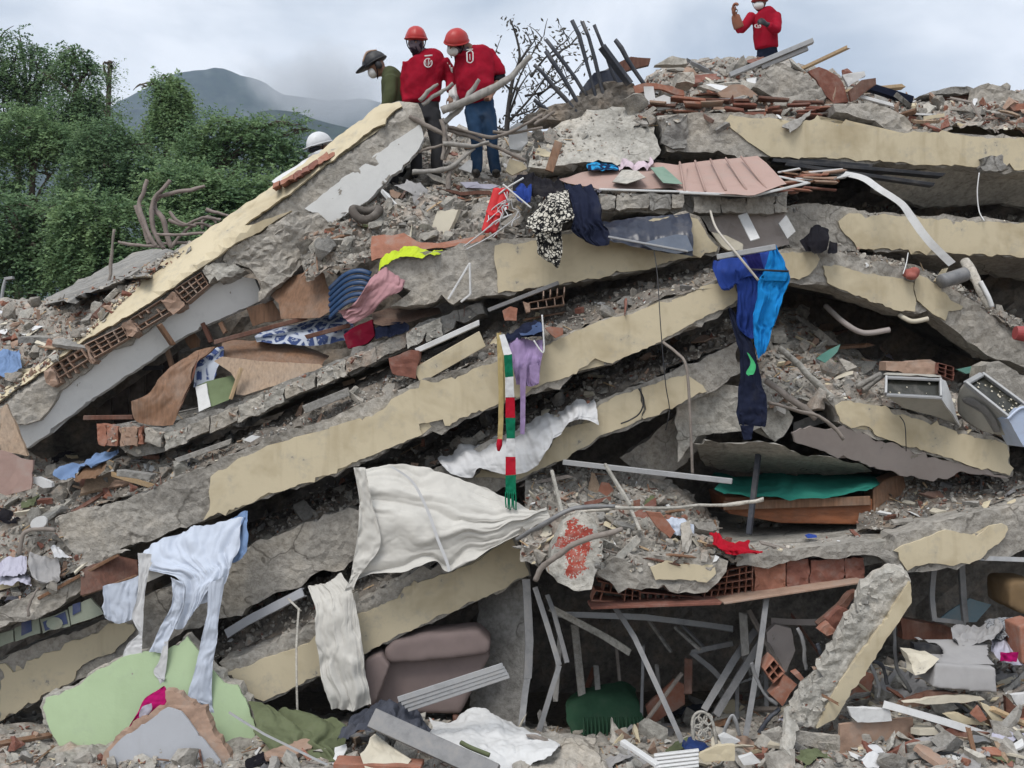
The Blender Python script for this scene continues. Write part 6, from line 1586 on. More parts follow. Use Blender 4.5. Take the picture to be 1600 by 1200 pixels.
# ================================================================== furniture
# sofa
t_ = cth('sofa', 'mauve sofa back standing in the ground floor room under the lowest beam', 'sofa', None, (660, 1110, 10.4))
def soft(name, pts, Y, thick, mat, parent, lvl=2, bev=.05, **kw):
    """padded block with well rounded edges"""
    o = solid(name, pts, Y, thick, mat, parent, step=0, rough=0, jstep=0, nback=1, smooth=True, **kw)
    m = o.modifiers.new('remesh', 'REMESH'); m.mode = 'VOXEL'; m.voxel_size = max(.012, bev * .45); m.use_smooth_shade = True
    m = o.modifiers.new('smooth', 'SMOOTH'); m.factor = .5; m.iterations = 7
    m = o.modifiers.new('folds', 'DISPLACE'); m.texture = CLT; m.strength = bev * .35; m.mid_level = .5; m.texture_coords = 'LOCAL'
    return o
soft('backrest', cH((130, 690), (200, 660), (690, 640), (700, 665), (560, 940), (200, 930), (120, 900)), 10.42, .35, F_MAUVE, t_)
soft('back_cushion', cH((205, 640), (250, 600), (400, 565), (640, 548), (705, 608), (690, 660), (500, 685), (240, 706), (212, 688)), 10.28, .42, F_MAUVE, t_, bev=.06)
soft('armrest', cH((115, 690), (190, 655), (235, 715), (170, 880), (125, 910)), 10.2, .45, F_MAUVE, t_)
for x in (160, 540): tube('leg', [(530 + x * .3375, 800 + 940 * .3375, 10.3), (530 + x * .3375, 800 + 1000 * .3375, 10.3)], .03, WOODD, t_, 8, 2)
# bed with teal spread
t_ = cth('bed', 'wooden bed with green bedspread crushed under the sagging ceiling', 'bed', None, (1290, 825, 10.9))
soft('bed_side', cL((210, 580), (900, 590), (905, 712), (480, 705), (230, 660)), [(1130, 790, 11.2), (1360, 800, 10.9), (1200, 820, 11.1)], .9, m_wood('bed_wood', (.27, .1, .045), (2, 2, 9), dust=.12), t_, bev=.015)
soft('bed_end', cL((900, 545), (960, 500), (1040, 470), (1060, 560), (1010, 640), (985, 690), (905, 712)), [(1360, 800, 10.88), (1420, 760, 11.2), (1365, 815, 10.88)], .3, WOODB, t_, bev=.02)
board('side_rail', (1130, 790, 11.1), (1360, 782, 10.86), .03, .09, WOODB, t_)
cloth('bedspread', rw(cL, [11.9, 11.4, 10.95, 10.86], [(150, 480), (400, 475), (600, 465), (800, 462), (960, 462)], [(200, 500), (400, 500), (600, 490), (800, 485), (950, 480)], [(180, 540), (380, 550), (580, 550), (780, 540), (930, 510)], [(170, 550), (360, 575), (560, 590), (760, 570), (900, 540)]), F_TEAL, 80, 36, .03, 6, 63, t_)
board('post', (1170, 835, 10.7), (1185, 710, 10.9), .05, .05, DKMETAL, label='dark post standing in front of the green covered bed', cat='post')
solid('blue_bottle_top', cL((590, 762), (610, 755), (640, 760), (642, 770), (600, 774)), 10.2, .05, m_plain('blue_plastic', (.03, .08, .4), .4), None, step=0, rough=0, jamp=.2, nback=1, label='small blue bottle top on the bed floor', cat='bottle top')
# televisions / boxes
SCREEN = m_plain('dead_screen', (.035, .035, .028), .25, var=.3, dust=.35, spec=.5)
t_ = cth('television', 'white framed box television lying face up on the sloping beam, left one', 'television', None, (1430, 660, 10.7), 'two broken televisions')
def tube_tv(t_, face, Y, sides, seed):
    yf = yfun(Y)
    CAS = m_plain('pale_casing_%d' % seed, (.42, .41, .37), .6, dust=.5)
    for nm, pts, YY, m in sides:
        o = solid(nm, pts, YY, .05, m or CAS, t_, step=9, rough=.004, jamp=.3, seed=seed, nback=1)
    solid('screen', face, lambda x, y: yf(x, y) + .03, .02, SCREEN, t_, step=0, rough=0, jstep=0, nback=1)
    n = len(face)
    for i in range(n):
        a, b = face[i], face[(i + 1) % n]
        board('bezel', (a[0], a[1], yf(*a)), (b[0], b[1], yf(*b)), .07, .024, ALU, t_, up=(.1, -.2, 1) if i % 2 == 0 else (1, -.2, .1), cut=.006, seed=i)
    rng = random.Random(seed)
    for k in range(46 if seed > 1 else 6):
        u, v = rng.random() ** .7, rng.random()
        q = [(face[0][c] * (1 - u) + face[1][c] * u) * (1 - v) + (face[3][c] * (1 - u) + face[2][c] * u) * v for c in (0, 1)]
        s = rng.uniform(.4, 2.2)
        solid('glass_shard', [(q[0] - s, q[1]), (q[0], q[1] - s * .8), (q[0] + s, q[1] + s * .3), (q[0] + s * .2, q[1] + s)], lambda a, b: yf(a, b) + .02, .01, CREAMB, t_, step=0, rough=0, jstep=0, nback=1, seed=k)
SC1 = [(1385, 590, 10.45), (1470, 592, 10.45), (1430, 622, 10.33)]
tube_tv(t_, cF((962, 918), (1213, 928), (1215, 1012), (960, 998)), SC1, [
    ('casing_bottom', cF((960, 1000), (1215, 1015), (1235, 1040), (1300, 1142), (1200, 1100), (1050, 1060), (985, 1015)), [(1385, 618, 10.34), (1470, 622, 10.34), (1498, 665, 10.75)], None),
    ('casing_side', cF((1215, 922), (1238, 935), (1262, 1000), (1302, 1140), (1240, 1050), (1216, 1014)), [(1470, 592, 10.4), (1470, 622, 10.32), (1498, 665, 10.62)], WPLAST),
    ('casing_top', cF((955, 905), (1218, 915), (1200, 890), (975, 885)), [(1385, 586, 10.45), (1470, 589, 10.45), (1430, 580, 10.8)], None)], 1)
t_ = cth('television', 'white framed box television tipped on its corner at far right', 'television', None, (1560, 690, 10.6), 'two broken televisions')
SC2 = [(1510, 600, 10.5), (1600, 635, 10.35), (1570, 652, 10.25)]
tube_tv(t_, cF((1332, 945), (1408, 902), (1605, 1047), (1530, 1105)), SC2, [
    ('casing_back', cF((1330, 948), (1430, 1025), (1528, 1108), (1545, 1150), (1560, 1190), (1480, 1182), (1400, 1160), (1335, 1120), (1302, 1080), (1300, 1020), (1312, 970)), [(1508, 600, 10.52), (1576, 652, 10.3), (1520, 668, 10.75)], None),
    ('casing_rim', cF((1320, 1020), (1360, 1012), (1420, 1050), (1470, 1110), (1490, 1170), (1470, 1172), (1440, 1110), (1390, 1060), (1330, 1035)), [(1508, 600, 10.47), (1576, 652, 10.25), (1520, 668, 10.7)], METAL)], 2)
t_ = cth('plastic_bin', 'translucent pale blue plastic bin at the far right edge', 'bin', None, (1595, 690, 10.2))
solid('bin_body', cF((1525, 1110), (1590, 1060), (1660, 1080), (1660, 1230), (1600, 1240)), 10.2, .35, m_plain('pale_blue_plastic', (.42, .5, .66), .3, dust=.2), t_, step=0, rough=.003, jamp=.4, nback=1)
tube('bin_rim', [(1574, 655, 10.19), (1597, 637, 10.19), (1622, 645, 10.19)], .014, m_plain('bin_rim', (.5, .57, .72), .3), t_, 6, 14)
# hollow bricks by the televisions
hb = thing('hollow_brick', tuple(P(1480, 595, 10.7)), 'dark red hollow brick above the left television', 'brick', 'loose hollow bricks')
hollow(hb, cF((1205, 850), (1275, 870), (1270, 930), (1200, 900)), 10.55, 2, 3, BRICKR, seed=120, name='brick_web')
solid('brick_side', cF((965, 845), (1170, 835), (1205, 850), (1200, 905), (1090, 910), (965, 885)), 10.62, .2, TERRA_P, hb, step=8, rough=.02, seed=121)
hb = thing('hollow_brick', tuple(P(845, 490, 10.7)), 'broken hollow clay block lying on the longest beam under the short upper beam', 'brick', 'loose hollow bricks')
hollow(hb, cE((880, 572), (1035, 540), (1040, 580), (885, 602)), 10.72, 4, 1, TERRA_P, seed=122, name='brick_web', wall=.12)
solid('brick_side', cE((850, 565), (880, 575), (886, 612), (866, 615)), 10.7, .2, TERRA_P, hb, step=6, rough=.02, seed=123)
for k in range(4):
    x = 945 + k * 32
    board('broken_web', (530 + x * .3375, 280 + (556 - k * 6) * .3375, 10.72), (530 + x * .3375, 280 + (530 - k * 6) * .3375, 10.74), .15, .012, TERRA_P, hb, up=(1, 0, 0))
hb = thing('hollow_brick', tuple(P(1225, 1105, 9.4)), 'broken terracotta hollow brick left of the leaning column', 'brick', 'loose hollow bricks')
solid('brick_side', cI((430, 850), (490, 760), (550, 800), (480, 900)), 9.4, .16, TERRA, hb, step=7, rough=.01, seed=124)
hollow(hb, cI((400, 730), (440, 680), (490, 740), (440, 790)), 9.42, 2, 2, TERRA, seed=125, name='brick_web', wall=.2)
solid('brick_side', cI((535, 755), (560, 745), (600, 790), (590, 805)), 9.38, .14, TERRA, hb, step=6, rough=.01, seed=126)
# brown furniture on the stone-edged floor
def panel(name, label, cat, pts, Y, th, mat, seed=0, group=None, rough=.006, jamp=.5, step=14):
    yf = yfun(Y)
    cx = sum(p[0] for p in pts) / len(pts); by = max(p[1] for p in pts)
    return solid(name, pts, Y, th, mat, None, step=step, rough=rough, jamp=jamp, seed=seed, nback=1, label=label, cat=cat, group=group)
t_ = cth('split_wardrobe', 'split brown wardrobe panel curling up at the left end of the floor', 'wardrobe', None, (270, 660, 10.85))
cloth('curled_panel', rw(cD, [11.1, 10.95, 10.85, 10.8], [(920, 490), (1000, 480), (1040, 465)], [(770, 590), (850, 590), (900, 560)], [(690, 690), (800, 700), (880, 660)], [(605, 735), (640, 830), (800, 840)]), WOODB, 30, 30, .02, 2.5, 70, t_)
cloth('curled_panel', rw(cD, [10.9, 10.86, 10.82], [(900, 560), (920, 500)], [(840, 740), (900, 600)], [(800, 840), (850, 700)]), WOODD, 12, 20, .01, 2, 71, t_)
t_ = cth('mattress', 'blue and white patterned mattress piece beside the curled wardrobe panel', 'mattress', None, (330, 590, 11.0), 'blue patterned mattresses')
cloth('mattress_cover', rw(cD, [11.2, 11.05, 10.98], [(930, 490), (980, 475), (1035, 475)], [(900, 550), (970, 550), (1030, 520)], [(890, 660), (950, 650), (1000, 590)]), F_SWIRL, 30, 30, .03, 2, 72, t_)
t_ = cth('mattress', 'long blue and white patterned mattress behind the tan board', 'mattress', None, (450, 530, 11.3), 'blue patterned mattresses')
cloth('mattress_cover', rw(cD, [11.6, 11.3, 11.2], [(1200, 410), (1400, 365), (1560, 335), (1620, 330)], [(1180, 435), (1380, 410), (1560, 390), (1640, 380)], [(1190, 460), (1390, 470), (1500, 470), (1640, 440)]), F_SWIRL, 50, 20, .02, 3, 73, t_)
panel('tan_board', 'large tan fibreboard lying on the floor with torn left edge', 'board', cD((990, 545), (1030, 525), (1200, 545), (1480, 560), (1500, 575), (1300, 650), (1130, 705), (1090, 700), (1100, 650), (1070, 600)), [(335, 560, 10.95), (500, 570, 11.0), (375, 615, 10.82)], .012, WOODT, 74)
cloth('brown_board', rw(cD, [11.45, 11.25, 11.15], [(1030, 445), (1200, 450), (1380, 465), (1530, 520)], [(1030, 480), (1200, 500), (1380, 510), (1510, 535)], [(1040, 525), (1200, 545), (1380, 565), (1490, 565)]), WOODB, 30, 10, .01, 1, 75, label='bowed brown board standing behind the tan one', cat='board')
panel('green_board', 'green and white panel at the bottom of the split wardrobe', 'panel', cD((910, 660), (960, 640), (1090, 610), (1080, 690), (1060, 725), (920, 780)), [(310, 600, 10.95), (365, 590, 11.0), (312, 640, 10.85)], .02, m_fabric('sage', (.2, .25, .14), dirt=.2), 76)
panel('white_edge', 'white strip at the left of the green panel', 'strip', cD((905, 665), (955, 648), (975, 755), (920, 780)), [(310, 600, 10.92), (365, 590, 10.97), (312, 640, 10.82)], .02, WPLAST, 77)
board('pine_stick', (360, 624, 10.75), (377, 575, 10.8), .05, .03, WOODP, label='pale pine stick standing on the tan board', cat='stick')
panel('brown_board', 'brown wooden panel standing under the broken lump', 'panel', cD((1240, 230), (1330, 160), (1470, 120), (1500, 140), (1545, 305), (1480, 345), (1300, 350), (1290, 280)), [(420, 460, 11.5), (510, 430, 11.35), (450, 490, 11.3)], .03, WOODB, 78)
panel('brown_board', 'brown crate side leaning under the white inner wall', 'panel', cD((1140, 300), (1260, 265), (1310, 350), (1170, 385)), 11.6, .03, WOODB, 79)
panel('rounded_chair_back', 'rounded brown chair back in the dark gap under the white inner wall', 'chair back', cD((850, 430), (900, 415), (925, 450), (920, 480), (880, 490), (860, 460)), 11.7, .03, WOODB, 80)
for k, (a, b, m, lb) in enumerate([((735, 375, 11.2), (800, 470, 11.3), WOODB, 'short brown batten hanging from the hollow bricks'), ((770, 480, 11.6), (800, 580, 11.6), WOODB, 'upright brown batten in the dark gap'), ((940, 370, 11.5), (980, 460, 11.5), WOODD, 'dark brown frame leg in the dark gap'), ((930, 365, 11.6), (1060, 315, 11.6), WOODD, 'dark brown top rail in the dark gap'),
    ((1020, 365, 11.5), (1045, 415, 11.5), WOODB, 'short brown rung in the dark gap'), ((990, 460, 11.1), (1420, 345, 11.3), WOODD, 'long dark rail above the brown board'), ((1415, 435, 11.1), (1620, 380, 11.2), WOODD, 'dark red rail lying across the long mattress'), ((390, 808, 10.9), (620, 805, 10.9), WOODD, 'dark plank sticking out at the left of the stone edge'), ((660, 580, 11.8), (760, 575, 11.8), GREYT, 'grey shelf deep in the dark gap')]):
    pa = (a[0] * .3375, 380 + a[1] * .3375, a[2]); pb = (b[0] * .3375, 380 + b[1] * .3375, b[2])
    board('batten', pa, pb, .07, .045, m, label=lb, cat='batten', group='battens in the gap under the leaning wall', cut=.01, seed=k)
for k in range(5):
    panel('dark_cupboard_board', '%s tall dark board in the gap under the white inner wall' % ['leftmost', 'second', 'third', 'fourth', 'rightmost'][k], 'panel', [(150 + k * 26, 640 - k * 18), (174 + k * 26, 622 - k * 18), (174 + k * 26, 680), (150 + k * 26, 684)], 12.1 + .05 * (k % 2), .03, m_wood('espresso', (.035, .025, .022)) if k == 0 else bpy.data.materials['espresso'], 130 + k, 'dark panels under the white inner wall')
panel('red_cushion', 'dark red cushion below the pink blanket', 'cushion', cE((20, 720), (60, 690), (150, 650), (165, 720), (130, 760), (40, 785)), 10.95, .12, F_CRIM, 81, rough=.02)
t_ = cth('navy_cloth', 'small navy cloth right of the dark red cushion', 'cloth', None, (612, 520, 10.85))
cloth('cloth_fold', rw(cE, [10.95, 10.85, 10.8], [(160, 680), (230, 660), (300, 650)], [(165, 705), (240, 695), (320, 670)], [(165, 725), (240, 720), (315, 690)]), F_NAVY, 30, 16, .04, 4, 82, t_)
panel('brown_sheet', 'flat dull brown sheet lying behind the dark red cushion', 'sheet', cE((150, 620), (250, 590), (460, 595), (470, 620), (330, 660), (200, 680), (160, 670)), [(590, 490, 11.2), (690, 485, 11.2), (620, 505, 10.95)], .02, m_wood('dull_brown', (.2, .13, .1)), 83)
# roof sheet and its trims
t_ = cth('pink_roof_sheet', 'dusty pink roof sheet with white edge trim lying on the grey ledge', 'roof sheet', None, (1130, 300, 11.0))
Yr = [(1060, 260, 11.9), (1200, 250, 11.9), (1100, 300, 11.05)]
solid('sheet', cC((0, 760), (100, 748), (365, 720), (500, 850), (350, 905), (10, 885), (-60, 860), (-50, 800)), Yr, .03, ROOFP, t_, step=12, rough=.01, jamp=.4, seed=84, nback=1)
for k in range(5):
    a = (1062 + k * 26 - k * 2, 254 - k * 2.2, 11.86); b = (1070 + k * 32, 300 - k * 1.0, 11.03)
    tube('sheet_rib', [(a[0], a[1] - .6, a[2]), (b[0], b[1] - .6, b[2])], .012, ROOFP, t_, 6, 2)
board('edge_trim', (1062, 301, 11.0), (1176, 306, 10.98), .05, .025, WPLAST, t_); board('edge_trim', (1176, 306, 10.98), (1262, 286, 11.1), .05, .025, WPLAST, t_); board('edge_trim', (1218, 276, 11.4), (1264, 286, 11.1), .05, .02, WPLAST, t_)
t_ = cth('pink_roof_sheet', 'second dusty pink sheet left of the larger one under the blue bag', 'roof sheet', None, (940, 290, 11.2))
solid('sheet', cB((1010, 830), (1120, 800), (1300, 770), (1470, 750), (1610, 770), (1610, 870), (1220, 880), (1060, 850)), [(880, 290, 11.5), (1060, 290, 11.3), (960, 255, 12.0)], .03, ROOFP, t_, step=12, rough=.012, jamp=.6, seed=85, nback=1)
board('edge_trim', (936, 296, 11.15), (1075, 300, 11.1), .04, .02, WPLAST, t_)
panel('torn_board', 'torn brown grey board on the second pink sheet', 'board', cB((1265, 840), (1310, 785), (1380, 790), (1420, 820), (1330, 850)), [(960, 285, 11.3), (1005, 275, 11.3), (980, 265, 11.7)], .04, CONC_L, 86)
panel('green_board', 'faded green board on the second pink sheet', 'board', cB((1440, 775), (1500, 770), (1590, 850), (1500, 845)), [(1020, 262, 11.6), (1060, 285, 11.2), (1040, 262, 11.7)], .02, m_plain('faded_green', (.2, .3, .23), .7), 87)
t_ = cth('blue_bag', 'bright blue bag with black print on the second pink sheet', 'bag', None, (940, 262, 11.7))
cloth('bag_side', rw(cB, [11.95, 11.75, 11.65], [(1150, 745), (1210, 740), (1285, 750)], [(1145, 760), (1210, 758), (1295, 765)], [(1155, 775), (1210, 778), (1290, 775)]), m_fabric('bag_print', (.03, .3, .6), (.01, .02, .06), 'swirl', dirt=0), 30, 14, .03, 4, 88, t_)
t_ = cth('pink_white_cloth', 'pink and white cloth right of the blue bag', 'cloth', None, (990, 258, 11.7))
cloth('cloth_fold', rw(cB, [12.0, 11.8, 11.7], [(1270, 735), (1350, 728), (1440, 730)], [(1290, 750), (1360, 745), (1455, 760)], [(1300, 768), (1370, 770), (1440, 768)]), m_fabric('pale_pink', (.62, .5, .56)), 34, 18, .05, 5, 89, t_)
board('brown_plank', (858, 268, 11.5), (873, 222, 11.6), .09, .03, WOODB, label='short brown plank standing beside the pale block', cat='plank', up=(0, -1, 0))
# white bent strip, wires
t_ = cth('white_strip', 'long white plastic strip bent down over the second right beam', 'strip', None, (1480, 415, 11.4))
st = [(1292, 272, 12.3), (1340, 280, 11.9), (1372, 300, 11.6), (1405, 322, 11.45), (1420, 345, 11.4), (1446, 380, 11.35), (1482, 416, 11.35)]
cloth('strip_band', [[(x, y, Y) for x, y, Y in st], [(x + 8 + (3 if k > 3 else 0), y - 7, Y - .02) for k, (x, y, Y) in enumerate(st)]], WPLAST, 50, 3, 0, 1, 90, t_, wrinkle=0)
tube('wire', [(1530, 270, 12.2), (1527, 300, 12.15), (1530, 330, 12.1), (1538, 345, 11.95)], .007, WPLAST, None, 5, 20, label='thin white wire hanging from the uppermost right beam', cat='wire')
tube('wire', [(1419, 395, 11.6), (1416, 412, 11.4), (1411, 428, 11.3)], .006, WPLAST, None, 5, 12, label='thin white wire hanging under the second right beam', cat='wire')
tube('wire', [(1022, 392, 10.6), (1027, 430, 10.45), (1033, 520, 10.25), (1040, 600, 10.2), (1046, 640, 10.2), (1040, 672, 10.25)], .005, BLACKP, None, 5, 40, label='long thin dark wire hanging across the two cream beams', cat='wire')
tube('wire', [(1036, 535, 10.4), (1058, 552, 10.3), (1072, 572, 10.25), (1078, 640, 10.25), (1082, 740, 10.3)], .014, RUST, None, 6, 36, label='bent brown rod hanging at the right end of the cracked beam', cat='rod')
tube('wire', [(1406, 650, 10.5), (1414, 665, 10.4), (1416, 705, 10.45)], .005, BLACKP, None, 5, 16, label='thin dark wire on the sloping beam', cat='wire')
tube('crack', [(998, 607, 10.68), (1006, 625, 10.685), (1000, 645, 10.68), (985, 656, 10.675), (970, 662, 10.67)], .008, BLACKP, bD, 5, 24)
# dark steel bars on the crest
for k, (a, b, r, lb) in enumerate([((1083, 90), (1200, 470), .03, 'tallest'), ((1125, 98), (1240, 470), .028, 'second tallest'), ((1180, 115), (1300, 420), .028, 'third tallest'), ((1270, 178), (1410, 380), .032, 'rightmost'), ((960, 180), (1130, 420), .028, 'upper left'), ((960, 232), (1110, 490), .032, 'middle left'), ((905, 300), (1090, 515), .032, 'lowest left'), ((900, 455), (985, 520), .03, 'shortest')]):
    b = (b[0] + (b[0] - a[0]) * .18, b[1] + (b[1] - a[1]) * .18)
    tube('steel_bar', [(530 + a[0] * .3375, a[1] * .3375, 13.2), (530 + (a[0] + b[0]) * .16875, (a[1] + b[1]) * .16875, 13.25), (530 + b[0] * .3375, b[1] * .3375, 13.3)], r * .85, DKMETAL, None, 8, 6, label='%s of the dark steel bars leaning left on the crest' % lb, cat='bar', group='dark steel bars on the crest')
board('steel_plate', (530 + 1215 * .3375, 215 * .3375, 13.0), (530 + 1345 * .3375, 390 * .3375, 13.1), .14, .05, DKMETAL, label='wide flat steel strip among the dark bars', cat='steel strip')
panel('debris_lump', 'dark packed lump the steel bars stick out of', 'rubble', cB((850, 560), (900, 515), (980, 495), (1060, 470), (1110, 440), (1180, 400), (1260, 380), (1360, 410), (1430, 470), (1400, 520), (1270, 530), (1050, 570)), 13.25, .4, DEBRIS, 300, rough=.09, step=6)
panel('dark_sheet', 'dark navy sheet behind the steel bars', 'sheet', cB((1110, 430), (1180, 340), (1260, 320), (1340, 370), (1360, 430), (1290, 470), (1200, 440)), 13.5, .06, TARP, 91, rough=.04)
panel('red_brown_board', 'red brown tile panel right of the steel bars', 'panel', cB((1220, 330), (1350, 262), (1442, 270), (1435, 300), (1300, 330)), 13.6, .08, WOODD, 92)
panel('white_tile', 'white broken tile standing right of the steel bars', 'tile', cB((1410, 400), (1455, 400), (1465, 470), (1420, 500)), 12.9, .03, WPLAST, 93)
panel('white_tile', 'white curved basin piece lying right of the steel bars', 'basin', cB((1455, 455), (1500, 440), (1535, 450), (1530, 500), (1475, 510)), 12.85, .06, WPLAST, 94, rough=.02)
panel('pale_slab', 'pale slab on brick pieces at the left of the crest heap', 'slab', cB((1460, 300), (1540, 260), (1610, 275), (1610, 300), (1540, 300)), 13.6, .12, CONC_L, 95, rough=.03)
panel('red_sheet', 'rust red broken panel sloping down to the pale block', 'panel', cB((1360, 400), (1420, 380), (1540, 400), (1600, 420), (1600, 440), (1450, 410), (1370, 440)), 12.95, .05, TERRA, 96, rough=.02)
# crest at right: aluminium profile, big rocks, tile stacks
board('aluminium_profile', (1140, 118, 14.0), (1270, 64, 13.9), .1, .06, ALU, label='long aluminium profile slanting up in front of the person on the crest', cat='profile')
board('aluminium_profile', (1190, 106, 13.95), (1262, 76, 13.9), .05, .05, METAL, label='grey inner channel under the aluminium profile', cat='profile')
for k, (pts, m, lb, Y) in enumerate([
    (cC((350, 400), (420, 310), (480, 290), (560, 340), (640, 390), (685, 450), (640, 500), (560, 490), (450, 450)), CONC, 'large grey boulder of concrete below the aluminium profile', 13.4),
    (cC((600, 330), (650, 310), (740, 350), (760, 380), (790, 470), (720, 480), (680, 440), (640, 370)), BRICKR, 'folded red brown panel right of the large boulder', 13.5),
    (cC((760, 345), (860, 330), (870, 350), (790, 400)), WPLAST, 'white framed piece on the folded red brown panel', 13.6),
    (cC((790, 420), (850, 370), (915, 360), (915, 390), (860, 430), (800, 470)), WOODD, 'dark brown curved panel right of the folded one', 13.4),
    (cC((1120, 445), (1200, 420), (1280, 402), (1370, 410), (1390, 430), (1250, 440)), CONC_D, 'grey slab on top of dark box at far right of the crest', 14.2),
    (cC((1180, 450), (1340, 440), (1390, 500), (1260, 520), (1190, 490)), WOODD, 'dark maroon box under the grey slab at far right', 14.3),
    (cC((1390, 400), (1430, 388), (1620, 440), (1620, 490), (1400, 520), (1370, 490)), CONC, 'tilted concrete block with cream paint at the right edge of the crest', 13.9),
    (cC((1440, 490), (1490, 475), (1540, 510), (1520, 530), (1450, 530)), CONC_D, 'small dark rock at the right edge of the crest', 13.4),
    (cC((1530, 490), (1620, 475), (1620, 510), (1550, 515)), TERRA, 'brown roof tile pieces at the right edge of the crest', 13.4),
    (cC((720, 490), (800, 480), (920, 480), (1050, 540), (1080, 590), (1040, 620), (960, 600), (880, 560), (730, 520)), CONC, 'grey shattered slab lying over the uppermost beam', 12.55),
    (cC((0, 340), (70, 335), (80, 370), (70, 390), (0, 390)), CONC_L, 'rounded pale concrete piece at the left of the crest heap', 13.0),
    (cC((180, 430), (240, 390), (300, 390), (370, 440), (300, 460), (200, 450)), TERRA_P, 'brown grey slab on the crest heap', 13.2)]):
    panel(['concrete_chunk', 'folded_sheet'][m in (BRICKR, WPLAST, WOODD, TERRA)], lb, 'concrete chunk' if m in (CONC, CONC_D, CONC_L) else 'panel', pts, Y, .28 if m in (CONC, CONC_D, CONC_L) else .06, m, 140 + k, rough=.05 if m in (CONC, CONC_D, CONC_L) else .015, jamp=1.0, step=7)
board('navy_beam', (1357, 136, 13.8), (1424, 157, 13.9), .1, .09, NAVY, label='dark navy post lying behind the crest heap', cat='post')
board('white_batten', (1340, 150, 13.5), (1395, 165, 13.4), .06, .04, WPLAST, label='white batten on the crest heap', cat='batten')
# tile and brick layers on the crest above the uppermost beam
rng = random.Random(12)
for k in range(34):
    x = 1000 + k * 9.0 + rng.uniform(-6, 6); y = 172 + (k % 5) * 3.2 - (k % 3) * 9 + (max(0, x - 1180) * .05); Yk = 12.75 + rng.uniform(-.1, .4)
    L_ = rng.uniform(18, 52)
    board('roof_tile', (x, y, Yk), (x + L_, y + rng.uniform(-3, 6), Yk - .05), rng.uniform(.1, .3), rng.uniform(.015, .04), rng.choice([TERRA, BRICKR, TERRA_P, WOODD, CONC_L]), cut=.03, seed=k,
          label=['short', 'long', 'medium'][k % 3] + ' broken tile or board, ' + ['leftmost part', 'left part', 'middle', 'right part'][min(3, k // 9)] + ' of layer above uppermost beam', cat='tile', group='tile layer above the uppermost beam')
# bent reinforcing bars in the middle top
BARM = RUST
bars = [([(690, 175), (740, 152), (780, 133), (810, 108), (830, 86)], .055, 'thick grey timber branch bending up to the right past the jeans'),
        ([(655, 158), (670, 142), (683, 131)], .03, 'short grey bar end left of the red shirt hem'), ([(660, 165), (690, 145), (708, 130)], .032, 'longer grey bar beside the short one'),
        ([(695, 195), (720, 170), (740, 140), (750, 124)], .036, 'grey pole crossing in front of the jeans'),
        ([(700, 205), (740, 215), (790, 235), (823, 250)], .028, 'curved grey bar running down to the right of the jeans'), ([(690, 225), (740, 228), (766, 224)], .035, 'straight grey pipe across the jeans'),
        ([(645, 268), (690, 265), (715, 252), (742, 232)], .033, 'long grey pipe bending up below the jeans'), ([(640, 180), (672, 200), (700, 220), (690, 250)], .03, 'bent grey bar at the end of the leaning wall'),
        ([(700, 200), (730, 206), (770, 214), (800, 200), (850, 178)], .024, 'thin grey bar running up to the pale block'), ([(770, 205), (820, 202), (850, 200)], .024, 'thin grey bar lying left of the pale block'), ([(835, 195), (855, 182), (868, 174)], .022, 'short bar on the pale block'),
        ([(690, 190), (693, 215), (688, 250)], .03, 'upright grey strap at the end of the leaning wall'), ([(700, 295), (702, 268), (712, 258)], .03, 'dark upright stub below the pipes'), ([(645, 240), (668, 232), (690, 228)], .02, 'thin bar sticking out under the leaning wall end')]
for k, (pts, r, lb) in enumerate(bars):
    tube('bent_bar', [(x, y, 11.75 + .03 * (k % 5)) for x, y in pts], [r * .85, r * .8, r * .62], GWOOD if k in (0, 1, 2, 3, 5, 6) else BARM, None, 8, 26, label=lb, cat='bar', group='bent bars around the rescuers')
# bent bars left of the wall
for k, pts in enumerate([[(245, 385), (225, 345), (215, 318), (224, 300), (233, 278)], [(256, 388), (240, 350), (237, 320), (250, 300), (268, 278)], [(268, 388), (258, 350), (241, 330), (243, 312), (268, 302), (300, 296), (321, 288)], [(232, 380), (220, 345), (211, 320)], [(250, 365), (290, 368), (320, 365)], [(265, 345), (290, 352), (320, 340), (345, 345)], [(270, 385), (285, 365), (310, 350), (335, 358)],
    [(255, 380), (300, 378), (330, 372)], [(185, 378), (220, 382), (250, 386)], [(265, 334), (280, 348), (305, 355)], [(323, 327), (345, 335), (360, 340)], [(315, 358), (318, 345), (328, 338), (338, 350)]]):
    tube('bent_bar', [(x, y, 13.1 + .06 * (k % 4)) for x, y in pts], [.03, .028, .022] if k < 4 else .018, m_plain('bare_branch', (.27, .22, .2), .8, var=.3) if k == 0 else bpy.data.materials['bare_branch'], None, 7, 30,
         label=['leftmost tall curled bar', 'middle tall curled bar', 'bar with long pale end pointing right', 'short upright bar at the left', 'low wavy bar', 'looped low bar', 'rising curved bar', 'low straight bar', 'thin bar pointing left', 'short slanted bar', 'short bar by the wall', 'small looped bar'][k] + ' in the bunch left of the leaning wall', cat='bar', group='bent bars left of the leaning wall')
tube('thin_pole', [(168, 442, 12.8), (172, 405, 12.8), (180, 360, 12.8)], .018, RUST, None, 6, 10, label='thin brown pole standing in front of the trees at left', cat='pole')
t_ = cth('lamp_post', 'distant pale street lamp post at the left edge', 'lamp post', None, (3, 470, 20))
tube('post', [(1, 480, 20), (5, 450, 20), (9, 436, 20)], .03, ALU, t_, 6, 8); board('lamp_head', (8, 436, 20), (21, 434, 20), .1, .05, ALU, t_)
t_ = cth('white_board', 'white board with brown broken brick edge lying on top of the leaning wall', 'board', None, (470, 270, 11.9))
